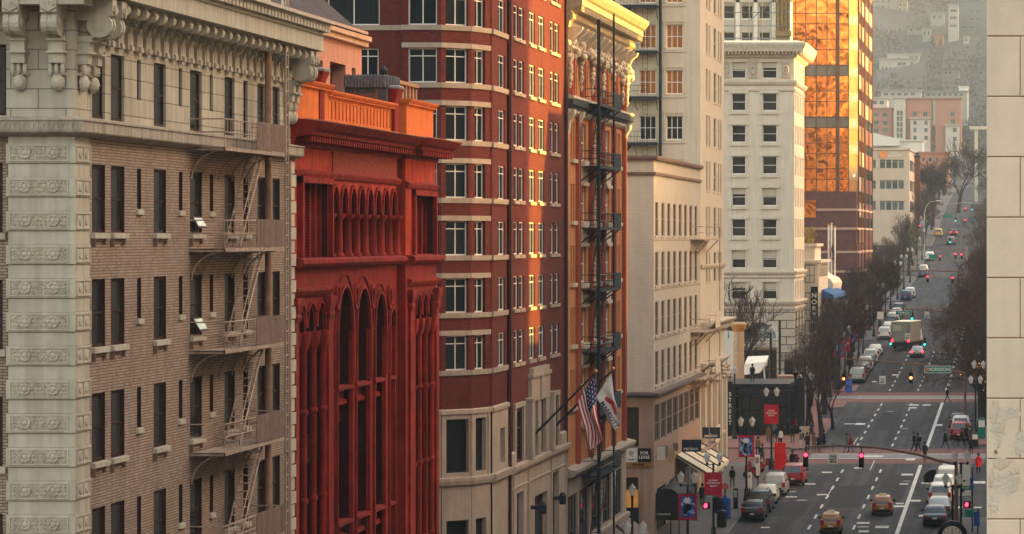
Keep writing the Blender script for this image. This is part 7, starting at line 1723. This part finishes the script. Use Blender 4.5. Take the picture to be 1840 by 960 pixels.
sign('street_name_sign', 'green street sign above the left pedestrian signal', Xf(1274, 234), 234.2, Zf(893, 234), .75, .2, SGR, 'ALDER', SWH, .15); sign('street_name_sign', 'thin green street sign among the bare trees', Xf(1436, 329), 328.6, Zf(745, 329), 1.25, .26, SGR, 'SW BROADWAY', SWH, .17)
sign('street_name_sign', 'green street sign near the red hand, right', Xf(1736, 236), 235.6, Zf(876, 236), .8, .3, SGR, 'ALDER', SWH, .18); sign('street_name_sign', 'darker green square sign below the right red hand', Xf(1742, 236), 235.6, Zf(922, 236), .6, .55, SGR)
postsign('post with blue panel and tall white board, right corner', 1747, 840, 240, (('blue_panel', 1746, 868, .26, .8, SBLU), ('white_board', 1733, 862, .85, 2.3, SWH), ('red_disc', 1729, 880, .34, .34, mat('sign_red', (.45, .02, .02), .6, noise=0)), ('green_mark', 1733, 864, .2, .12, SGR)))
postsign('post with tall blue sign at the lower right', 1757, 915, 235, (('blue_panel', 1755, 932, .42, 1.0, SBLU),))
postsign('post with orange sign and blue parking sign by the bins', 1303, 868, 248, (('orange_panel', 1303, 874, .52, .35, SORG), ('blue_panel', 1303, 898, .25, .6, SBLU)))
postsign('plain post with small white sign by the left lamp', 1362, 835, 268, (('white_panel', 1362, 845, .3, .9, SWH),))
postsign('post on the corner with white parking sign', 1347, 862, 262, (('white_panel', 1347, 868, .25, .8, SWH),))
ck = thing('street_clock', 'black street clock with cream face at the bottom right edge', 'clock', (Xf(1711, 208), 208, gz(208)+.14)); x = Xf(1711, 208); z = Zf(963, 208)
g = MB(); g.lathe((x, 208, gz(208)+.14), [(.3, 0), (.3, .3), (.14, .5), (.11, z-gz(208)-1.0), (.2, z-gz(208)-.9)], 12); g.build('post', IRON2, ck)
g = MB(); g.lathe((x, 207.75, z), [(.01, 0), (.86, 0), (.95, .06), (.95, .44), (.86, .5), (.01, .5)], 28, axis='w'); g.build('case', IRON2, ck, smooth=40); g = MB(); g.lathe((x, 207.74, z), [(.01, -.02), (.64, -.02), (.64, .01)], 28, axis='w'); g.build('face', mat('clock_face', (.6, .5, .38), .5, noise=.05), ck)
g = MB(); g.box(x-.02, x+.02, 207.68, 207.7, z, z+.42); g.box(x, x+.3, 207.68, 207.7, z-.02, z+.02); g.build('hand', SGB, ck)
for t in range(12): g = MB(); a = t*pi/6; g.box(x+.54*cos(a)-.025, x+.54*cos(a)+.025, 207.69, 207.71, z+.54*sin(a)-.04, z+.54*sin(a)+.04); g.build('hour_mark', SGB, ck)
def bin_(name, label, px, py, m_, w_=.3, h=1.1, lid=None):
    p = gpt(px, py, .15); r = thing(name, label, 'litter bin', p, 0); M = WM[r.name]; g = MB(); g.lathe((0, 0, 0), [(w_*.85, 0), (w_, .1), (w_, h-.15), (w_*.95, h-.05)], 10); g.build('body', m_, r, M); g = MB(); g.lathe((0, 0, h-.05), [(w_*1.05, 0), (w_*.9, .12), (.02, .2)], 10); g.build('lid', lid or m_, r, M)
bin_('litter_bin', 'dark round litter bin under the red hand signal', 1297, 951, IRON2, .36, 1.15); bin_('litter_bin', 'black litter bin just behind the nearest dark one', 1291, 925, IRON2, .34, 1.1); bin_('recycling_bin', 'blue recycling bin beside the dark litter bins', 1306, 936, SBLU, .3, 1.5, SBLU)
def kiosk(name, label, px, py, w_, h, m_, cat, top=None, leg=0):
    p = gpt(px, py, .15); r = thing(name, label, cat, p); M = WM[r.name]; g = MB(); g.box(-w_/2, w_/2, -.2, .2, leg, h); g.build('body', m_, r, M)
    g = MB(); g.box(-w_/2+.05, w_/2-.05, -.22, -.2, h*.55, h*.9); g.build('front_panel', top or SWH, r, M)
kiosk('parking_meter', 'green parking pay station on the left pavement', 1322, 917, .35, 1.55, IRON2, 'parking meter', mat('meter_screen', (.25, .33, .28), .5, noise=0))
kiosk('sandwich_board', 'white sandwich board between the left scooters', 1361, 853, .4, 1.5, SWH, 'sign board', mat('board_print', (.2, .18, .18), .7)); kiosk('sandwich_board', 'second white board by the nearest left lamp post', 1347, 884, .3, 1.4, SWH, 'sign board', mat('board_print2', (.25, .2, .18), .7))
kiosk('red_sign_board', 'tall bright red board standing behind the parked red car', 1402, 846, .95, 2.3, mat('bright_red', (.52, .012, .012), .7, noise=.05), 'sign board', mat('bright_red2', (.55, .02, .015), .7, noise=0)); kiosk('blue_sign_board', 'small blue advertising board on the second corner', 1525, 708, .8, 1.5, SBLU, 'sign board', mat('board_blue', (.06, .12, .3), .7))
kiosk('news_box', 'green news box by the right-hand crossing', 1764, 790, .7, 1.9, SGR, 'news box'); kiosk('news_box', 'dark news box at the foot of the right lamp', 1752, 806, .6, 1.3, IRON2, 'news box')
kiosk('planter', 'cream stone planter at the foot of the brown lamp', 1448, 782, 1.2, .7, mat('planter_stone', (.5, .36, .2), .8), 'planter', mat('planter_stone2', (.5, .37, .22), .8))
g = MB(); x, Y = Xf(1661, 720), 720; g.tube([(x, Y, gz(Y)), (x, Y, Zf(385, Y)), (x+.3, Y, Zf(372, Y)), (x+1.2, Y, Zf(363, Y)), (x+2.9, Y, Zf(361, Y))], [.13, .1, .09, .08, .06], 8)
cl_ = thing('cobra_lamp', 'tall grey cobra-head lamp on the left near the hill', 'street lamp', (x, Y, gz(Y))); g.build('pole', mat('galvanised', (.25, .26, .26), .5, .3), cl_); g = MB(); g.box(x+2.6, x+3.6, Y-.15, Y+.15, Zf(361, Y)-.1, Zf(361, Y)+.12); g.build('lamp_head', mat('lamp_grey', (.5, .5, .48), .5), cl_)
# ================================================================ SHOPFRONT THINGS
AWT = mat('tan_awning', (.52, .43, .31), .8, noise=.06, scale=2); AWB = mat('black_awning', (.018, .018, .02), .75, noise=.2, scale=2); AWG = mat('brown_awning', (.15, .10, .085), .8, noise=.1)
DKB = mat('dark_blue_sign', (.02, .03, .045), .6, noise=.05)
sign_y = lambda px, X: -X*FP/(XV-px)
va = thing('shop_awning', 'tan sloped awning with dark seams below the shop signs', 'awning', (FX+1, 252, 10)); yA, yB = sY(1222), sY(1263); zt = 11.2
yA, yB = 251.5, 268.5
g = MB(STREET); g.loft([[(u, .05, zt), (u, 2.5, zt-1.45), (u, 2.5, zt-1.75), (u, .05, zt-.1)] for u in (yA, yB)]); g.build('canopy', AWT, va)
g = MB(STREET)
for k in range(5): u = yA+(yB-yA)*k/4; g.mark(); g.tube([(u, .06, zt+.03), (u, 2.5, zt-1.42)], .07, 4)
g.parts('seam', IRON2, va)
for i, (px0, px1, py0, py1, Y) in enumerate(((1225, 1260, 790, 812, 246.0), (1262, 1294, 768, 788, 268.8))):
    xs0, xs1 = Xf(px0, Y), Xf(px1, Y); o = sign('shop_sign', ('nearer', 'farther')[i]+' dark blue verizon shop sign above the tan awning', (xs0+xs1)/2, Y, (Zf(py0, Y)+Zf(py1, Y))/2, xs1-xs0, Zf(py0, Y)-Zf(py1, Y), DKB, None, group='shop signs above the awning')
    put('lettering', text_mesh('verizon', .36, SWH, bold=True), o, WM[o.name] @ Matrix.Translation((-.05, -.012, -.22)) @ Matrix.Rotation(radians(90), 4, 'X'))
da = thing('dome_awning', 'black barrel-shaped entrance awning projecting over the pavement', 'awning', (-26, 230, 8)); Y0_ = 233.5
xa, xb = Xf(1172, 238), Xf(1222, 238)
g = MB(); rings = []
for yy in (238.2, 246):
    rings.append([((xa+xb)/2+(xb-xa)/2*cos(pi-t*pi/14), yy, 8.55+1.15*(sin(t*pi/14))**.8) for t in range(15)])
g.loft(rings, caps=False, close=False); g.build('canopy', AWB, da, smooth=60)
g = MB(); r0 = [(p[0], 238.25, p[2]-.02) for p in rings[0]]+[(xb, 238.25, 7.4), (xa, 238.25, 7.4)]; g.face(r0); g.build('valance', AWB, da)
lettering(da, 'o bamboo', .24, SWH, ((xa+xb)/2-.2, 238.2, 7.85), name='lettering')
g = MB()
for xx in (xa+.1, xb-.1, (xa+xb)/2+.3): g.mark(); g.tube([(xx, 238.3, gz(238)), (xx, 238.3, 8.4)], .04, 5)
g.parts('post', IRON2, da)
o = sign('for_lease_sign', 'black and white FOR LEASE board on the cream building front', Xf(1158, E0), E0-.12, Zf(818, E0), .95, 1.0, SGB, 'FOR\nLEASE', SWH, .3, cat='sign'); 
g = MB(); g.box(-1.4, -.5, -.0, .04, -.5, .5); g.build('white_half', mat('lease_white', (.55, .52, .48), .7, noise=.15, scale=5), o, WM[o.name]); g = MB(); g.box(-1.4, .48, 0, .04, -.85, -.52); g.build('gold_strip', mat('lease_gold', (.25, .12, .03), .7), o, WM[o.name])
put('lettering', text_mesh('503-4040', .22, SGB, bold=True), o, WM[o.name] @ Matrix.Translation((-.45, -.012, -.68)) @ Matrix.Rotation(radians(90), 4, 'X'))
g = MB(); g.lathe((-.95, -.01, .15), [(.2, 0), (.2, .01), (.01, .01)], 12, axis='w'); g.build('badge', mat('lease_badge', (.3, .27, .25), .7), o, WM[o.name]); put('lettering', text_mesh('works', .2, SGB), o, WM[o.name] @ Matrix.Translation((-.95, -.012, -.3)) @ Matrix.Rotation(radians(90), 4, 'X'))
ba_ = thing('brown_awning', 'pair of brown sloped awnings at the foot of the ornate brick building', 'awning', (FX+1, 218, 8)); g = MB(STREET)
for a, b_ in ((207, 213), (214.5, 220.5)): g.mark(); g.loft([[(u, .12, 9.2), (u, 1.7, 8.0), (u, 1.7, 7.7), (u, .12, 8.9)] for u in (a, b_)])
g.parts('canopy', AWG, ba_)
for px, py, w_, h_, m_, lab in ((1186, 815, .9, .95, SWH, 'small white wall sign left of the shop signs'), (1196, 812, .5, .9, mat('grey_sign', (.25, .23, .2), .7), 'small framed grey wall sign beside the white one'), (1207, 818, .55, .95, mat('tan_sign', (.5, .3, .15), .7), 'tan projecting sign before the awning'), (1214, 803, .45, .6, mat('brown_sign', (.15, .1, .08), .7), 'small brown wall sign above the tan one')):
    Y = sY(px)-2; sign('wall_sign', lab, Xf(px, Y), Y, Zf(py, Y), w_*.8, h_, m_, cat='wall sign')
vl = MB(front(E0)); vl.box(-31.8, Xf(1148, E0), .05, .12, 5, 8.6); tag(vl.build('shutter', DARKIN), 'dark shutter closing the shop below the FOR LEASE sign', 'shutter')
gl2 = MB(front(E0)); gl2.box(Xf(1126, E0), Xf(1147, E0), .13, .16, Zf(912, E0), Zf(880, E0)); o = gl2.build('lit_window', mat('amber_lit_window', (.22, .09, .015), .5, emit=(1, .45, .08), es=.03, noise=.6, scale=3)); tag(o, 'low amber-lit shop window glowing behind the lamp post', 'window')
# pavilion, column, tent and banners on the square
PB = mat('pavilion_black', (.010, .014, .016), .35, .2, noise=.2, scale=2, spec=.4)
pv_ = thing('glass_pavilion', 'black steel and glass pavilion at the near corner of the square', 'pavilion', (-26.5, 321, gz(321)))
X0, X1, Y0_, Y1_ = -31, Xf(1419, 322), 322, 334; zg = gz(322); zr = Zf(690, 322)
g = MB(); g.box(X0, X1, Y0_, Y1_, zr-.35, zr); g.box(X0, X1+.4, Y0_-.4, Y0_, zr-.9, zr-.6); g.build('roof', PB, pv_)
g = MB()
for i in range(9): x = X0+(X1-X0)*i/8; g.mark(); g.box(x-.09, x+.09, Y0_-.05, Y0_+.1, zg, zr-.3)
for j in range(6): y = Y0_+(Y1_-Y0_)*j/5; g.mark(); g.box(X1-.1, X1+.06, y-.09, y+.09, zg, zr-.3)
g.parts('post', PB, pv_)
g = MB(); g.box(X0, X1-.06, Y0_+.03, Y1_, zg, zr-.36); g.build('glazing', mat('pavilion_glass', (.006, .008, .01), .1, noise=.3, scale=.8, spec=.5), pv_)
g = MB(); 
for zz in (zg+2.6, zg+3.9): g.mark(); g.box(X0, X1+.07, Y0_-.08, Y0_-.02, zz, zz+.14)
g.parts('rail', PB, pv_)
g = MB(); g.box(X1+.3, X1+1.3, Y0_+2, Y0_+3, zg, zr+.5); g.build('chimney_stack', PB, pv_)
for xx, yy in ((X1+.5, Y0_+1), (X1+1.2, Y0_+2.5)): g = MB(); g.lathe((xx, yy, zr+.4), [(.1, -.4), (.12, 0), (.42, .7)], 4, a0=pi/4); g.build('cone_lamp', PB, pv_)
o = sign('blade_sign', 'narrow vertical sign with white letters on the pavilion', Xf(1311, 318), 318.5, Zf(735, 318), .45, 5.2, SGB, 'S\nT\nR\nE\nE\nT', SWH, .55)
g = MB(); g.lathe((0, -.03, -3.0), [(.28, 0), (.28, .02), (.01, .02)], 14, axis='w'); g.build('badge', SWH, o, WM[o.name])
cb = thing('cream_column', 'freestanding cream tiled column with orange capital', 'column', (Xf(1327.5, 345), 345, gz(345))); x = Xf(1327.5, 345)
g = MB(); g.lathe((x, 345, gz(345)), [(.58, 0), (.56, Zf(596, 345)-gz(345))], 20); g.build('shaft', brickmat('column_tiles', (.56, .36, .22), (.52, .33, .2), (.36, .22, .14), .24, .3, .012, noise=.08), cb)
g = MB(); z = Zf(596, 345); g.lathe((x, 345, z), [(.56, 0), (.6, .1), (.78, .45), (.78, .8), (.6, .98), (.02, 1.0)], 20); g.build('capital', mat('orange_capital', (.5, .2, .05), .6, noise=.2), cb, smooth=40)
g = MB(); g.lathe((x, 345, z+.78), [(.8, 0), (.8, .12), (.02, .2)], 20); g.build('cap_top', AWT, cb)
tn = thing('white_tent', 'white tent roof behind the black pavilion', 'tent', (Xf(1357, 350), 350, gz(350))); z = Zf(660, 350)
g = MB(); g.loft([[(Xf(1338, 350), 350, z+.35), (Xf(1376, 350), 350, z+.55), (Xf(1376, 350), 354, z+1.1), (Xf(1338, 350), 354, z+1.0)], [(Xf(1336, 350), 349.6, z-.8), (Xf(1366, 350), 349.6, z-.6), (Xf(1372, 350), 354.4, z), (Xf(1336, 350), 354.4, z)]]); g.build('canopy', mat('tent_cloth', (.68, .60, .50), .8, noise=.08), tn)
g = MB(); g.tube([(Xf(1372, 350), 350, z+.3), (Xf(1377, 350), 350, z-3)], .08, 5); g.build('pole', WHITE, tn)
wbn = thing('white_banner', 'tall white banner with teal mark beside the cream column', 'banner', (Xf(1309, 352), 352, gz(352))); Y = 352
g = MB(); g.box(Xf(1299, Y), Xf(1319, Y), Y, Y+.08, Zf(665, Y), Zf(595, Y)); g.build('cloth', mat('banner_cloth', (.60, .56, .49), .8, noise=.06), wbn); g = MB(); g.lathe((Xf(1309, Y), Y-.02, Zf(606, Y)), [(.01, 0), (.1, 0), (.1, .02)], 8, axis='w'); g.loft([[(Xf(1309, Y)+a, yy, Zf(603, Y)+b) for a, b in ((-.1, -.25), (.1, -.25), (.04, .45), (-.02, .45))] for yy in (Y-.02, Y-.01)]); g.build('mark', mat('teal_mark', (.1, .35, .36), .7), wbn)
g = MB(); g.box(Xf(1319, Y), Xf(1319, Y)+.1, Y, Y+.1, gz(Y), Zf(590, Y)); g.build('pole', IRON2, wbn)
for px, py0, lab in ((1401, 575, 'tall thin dark pole right of the arch'), (1385, 583, 'tall dark pole left of the arch edge')):
    g = MB(); Y = 378; g.tube([(Xf(px, Y), Y, gz(Y)), (Xf(px, Y), Y, Zf(py0, Y))], .14, 6); tag(g.build('dark_pole', IRON2), lab, 'pole', 'dark poles before the arch')
pw = MB(); pw.box(Xf(1396, 352), Xf(1440, 352), 352, 356, gz(352), Zf(676, 352)); tag(pw.build('brick_parapet', brickmat('pale_plaza_brick', (.5, .3, .2), (.45, .26, .17), (.3, .18, .13), .3, .12, .014)), 'low pale brick parapet wall above the square behind the pavilion', 'wall')
o = sign('blade_sign', 'dark vertical shop sign with white letters before the annex', Xf(1463, 404), 404, Zf(555, 404), .9, 5.4, SGB, 'N\nO\nR\nT\nH', SWH, .8)
o = sign('hanging_sign', 'narrow bright red hanging sign among bare branches', Xf(1486, 416), 416, Zf(552, 416), .34, 1.9, mat('hang_red', (.5, .02, .015), .7))
# ================================================================ PEOPLE
SKIN = mat('skin', (.42, .24, .17), .7, noise=.03); SHOE = mat('shoes', (.012, .012, .014), .7, noise=0)
HAIRS = [mat('dark_hair', (.015, .01, .008), .8, noise=0), mat('brown_hair', (.06, .03, .018), .8, noise=0)]
_cl = {}; IDX = []
def cloth(c):
    if c not in _cl: _cl[c] = mat('cloth_%d' % len(_cl), c, .9, noise=.12, scale=6, objc=True)
    return _cl[c]
def body_mesh(pose):
    """one skinned figure facing +Y; pose = stride, arm swing, lean"""
    st, sw, lean = pose; V, E, R = [], [], []
    def v(x, y, z, r, par=None):
        V.append((x, y+lean*max(0, z-.9), z)); R.append(r); i = len(V)-1
        if par is not None: E.append((par, i))
        return i
    pel = v(0, 0, .95, .135); wa = v(0, 0, 1.1, .125, pel); ch_ = v(0, 0, 1.3, .15, wa); nb_ = v(0, 0, 1.45, .07, ch_); nk = v(0, .01, 1.52, .055, nb_); hd = v(0, .03, 1.62, .095, nk); v(0, .03, 1.73, .075, hd)
    for s in (-1, 1):
        hp = v(s*.1, 0, .88, .095, pel); kn = v(s*.11, s*st*.45+abs(st)*.1, .5, .065, hp); an = v(s*.11, s*st, .1, .042, kn); v(s*.12, s*st+.16, .045, .035, an)
        sh = v(s*.18, 0, 1.4, .068, ch_); el = v(s*.24, -s*sw*.4-.03, 1.14, .045, sh); wr = v(s*.25, -s*sw+.08, .92, .03, el); pm = v(s*.25, -s*sw+.11, .85, .03, wr)
        for k in range(4): f1 = v(s*(.228+.015*k), -s*sw+.125, .80, .010, pm); v(s*(.228+.015*k), -s*sw+.14, .765+.006*abs(k-1.5), .008, f1)
        v(s*.215, -s*sw+.155, .835, .010, pm)
    me = bpy.data.meshes.new('fig'); me.from_pydata(V, E, []); o = bpy.data.objects.new('fig', me); COL.objects.link(o)
    md_ = o.modifiers.new('s', 'SKIN'); sv = me.skin_vertices[0].data
    for i, r in enumerate(R): sv[i].radius = (r*(1.15 if i in (1, 2) else 1), r*(.8 if i in (0, 1, 2) else 1))
    sv[0].use_root = True; ss = o.modifiers.new('u', 'SUBSURF'); ss.levels = 1; ss.render_levels = 1
    dg = bpy.context.evaluated_depsgraph_get(); dg.update(); m2 = bpy.data.meshes.new_from_object(o.evaluated_get(dg), depsgraph=dg)
    bpy.data.objects.remove(o); m2.name = 'body'
    ix = []
    for p in m2.polygons:
        c = p.center; p.use_smooth = True
        ix.append(0 if c.z > 1.5 else (0 if (abs(c.x) > .2 and c.z < .9) else (1 if c.z > .92 or abs(c.x) > .21 else (2 if c.z > .1 else 3))))
    IDX.append(ix); return m2
POSES = [(.26, .2, .05), (.34, .25, .08), (.05, .04, 0), (-.24, -.18, .04), (.0, .08, .02)]
BM_ = [body_mesh(p) for p in POSES]
def person(label, px, py, pose, rz, top, bottom, h=1.75, coat=False, hair=0, bag=None, loc=None):
    p = loc or gpt(px, py, .012 if True else 0); p = Vector(p)
    r = thing('person', label, 'person', p, rz, 'pedestrians'); M = WM[r.name] @ Matrix.Scale(h/1.8, 4)
    me = BM_[pose].copy(); me.update()
    for m_ in (SKIN, cloth(top), cloth(bottom), SHOE): me.materials.append(m_)
    me.polygons.foreach_set('material_index', IDX[pose])
    put('body', me, r, M); ln_ = POSES[pose][2]
    g = MB(); y = .02+ln_*.8; g.lathe((0, y, 1.62), [(.085, -.06), (.108, .02), (.108, .1), (.08, .17), (.02, .2)], 10); g.build('hair', HAIRS[hair], r, M, smooth=60)
    g = MB()
    if coat: g.loft([[(a*cos(t*pi/6), b*sin(t*pi/6)+ln_*(z-.9 if z > .9 else 0), z) for t in range(12)] for a, b, z in ((.2, .14, 1.42), (.19, .15, 1.15), (.21, .19, .9), (.25, .26, .62))]); g.build('coat', cloth(top), r, M, smooth=60)
    else: g.loft([[(a*cos(t*pi/6), b*sin(t*pi/6)+ln_*(z-.9 if z > .9 else 0), z) for t in range(12)] for a, b, z in ((.2, .14, 1.42), (.19, .15, 1.15), (.2, .16, .86))]); g.build('jacket', cloth(top), r, M, smooth=60)
    if bag: g = MB(); g.box(-.16, .16, -.32+ln_*.4, -.13+ln_*.4, 1.0, 1.42); g.build('backpack', cloth(bag), r, M)
    return r
BK, NV, GY, OL, BRC, MR, WHC = (.012, .012, .014), (.018, .022, .04), (.10, .10, .10), (.09, .075, .03), (.16, .08, .03), (.16, .012, .018), (.5, .48, .45)
PL = [('person in a long dark red coat crossing the road', 1529, 813, 0, pi/2, MR, (.06, .09, .2), True, 1), ('person in grey beside the dark red coat on the crossing', 1522, 813, 3, pi/2, GY, (.05, .07, .15), False, 0),
      ('dark-clad person, left of the couple crossing', 1643, 811, 0, pi/2, BK, BK, False, 0), ('dark-clad person with light shoes, right of the couple crossing', 1650, 812, 3, pi/2, BK, BK, True, 0),
      ('person in navy striding over the second crossing', 1702, 724, 1, -pi/2, NV, (.03, .04, .07), False, 0), ('walker in black nearest the lane line, right corner', 1699, 806, 1, pi/2, BK, NV, True, 1), ('walker with pale bag between two others, right corner', 1711, 808, 3, pi/2, BK, GY, False, 0),
      ('long-striding dark walker at the right corner', 1727, 803, 1, -pi/2, BK, BK, False, 0), ('person in a bright red coat at the right-hand corner', 1758, 852, 2, 0, (.55, .02, .02), BK, True, 0), ('person in dark coat beside the bright red coat', 1745, 818, 4, .4, BK, BK, True, 0),
      ('person in a dark coat walking past the lamp, left pavement', 1369, 836, 0, -pi/2, (.03, .03, .035), (.05, .05, .06), True, 1), ('person in a mustard coat by the pavilion', 1381, 797, 2, .3, BRC, BK, True, 1), ('person in pale blue jeans by the pavilion, centre', 1410, 784, 0, pi, (.3, .3, .33), (.08, .12, .22), False, 0),
      ('person in navy next to the pale jeans', 1416, 785, 3, pi, NV, BK, False, 0), ('person in olive trousers and black jacket on the brick', 1424, 800, 4, .2, BK, OL, False, 0), ('person in black behind the red banner post', 1397, 797, 2, 0, BK, BK, True, 0), ('person in white top behind the red board', 1403, 806, 4, 1.0, WHC, BK, False, 0),
      ('leftmost of the group waiting by the corner, grey top', 1439, 810, 2, pi/2, GY, WHC, False, 0), ('person in black coat in the corner group', 1451, 811, 4, .5, BK, BK, True, 0), ('person in brown coat in the corner group', 1463, 812, 2, -.3, (.10, .06, .04), (.08, .08, .08), True, 1), ('rightmost dark person of the corner group', 1472, 814, 4, -.5, BK, (.04, .04, .06), True, 0),
      ('dark figure under the tan awning', 1262, 912, 2, 0, BK, BK, True, 0), ('dark figure by the kerb bicycle', 1424, 846, 4, .4, BK, NV, True, 0), ('small dark person on the far left pavement', 1484, 716, 2, 0, BK, NV, False, 0),
      ('person in tan coat further back beside the pavilion corner', 1433, 779, 0, pi, (.2, .13, .08), BK, True, 1), ('person in dark red jacket walking past the pavilion corner', 1428, 783, 3, 0, MR, BK, False, 0), ('person in grey hood between the red board and pavilion', 1392, 790, 4, .2, GY, NV, False, 0),
      ('person in black standing on the brick right of the corner group', 1480, 806, 2, -1, BK, BK, True, 0), ('person in navy coat walking on the brick behind the group', 1458, 790, 0, pi/2, NV, BK, True, 1), ('person with pale jacket near the stone planter', 1443, 795, 3, 2, (.35, .33, .3), BK, False, 0),
      ('person in brown jacket on the left pavement behind scooters', 1362, 822, 1, 0, BRC, BK, False, 0), ('person in dark clothes walking on the left pavement near the pay station', 1316, 880, 0, pi, BK, NV, False, 0), ('person in black at the right corner behind the walkers', 1736, 797, 2, .5, BK, BK, True, 0), ('person in pale scarf and dark coat at the right corner', 1746, 805, 0, -pi/2, (.06, .06, .065), BK, True, 1),
      ('person in a white top on the pavilion terrace', 0, 0, 2, 0, WHC, BK, False, 0), ('person in black on the pavilion terrace by the column', 0, 0, 4, 0, BK, BK, False, 0)]
for i, (lab, px, py, po, rz, a, b, co_, hr) in enumerate(PL):
    loc = None
    if px == 0: loc = (Xf(1310 if 'white' in lab else 1352, 326), 326, Zf(690, 322)+.01)
    else: loc = gpt(px, py, .155 if (px < 1400 and py > 800) or (1400 < px < 1440 and py < 812 and py > 770) else .02)
    person(lab, px, py, po, rz, a, b, 1.74+.03*((i*7) % 3), co_, hr, BK if i in (3, 10) else None, loc)
bk_ = bicycle('bicycle', 'bicycle ridden by the cyclist with a red tail light', gpt(1662, 832, .012), .05); p = gpt(1662, 832, 0)
g = MB(); g.lathe((0, -.7, .62), [(.01, 0), (.06, 0), (.06, .03)], 8, axis='w'); g.build('tail_light', TL1, bk_, WM[bk_.name])
person('cyclist in a dark hooded jacket riding past the queue', 0, 0, 0, .05, (.025, .035, .04), BK, 1.72, False, 0, None, (p.x, p.y-.15, p.z+.22))
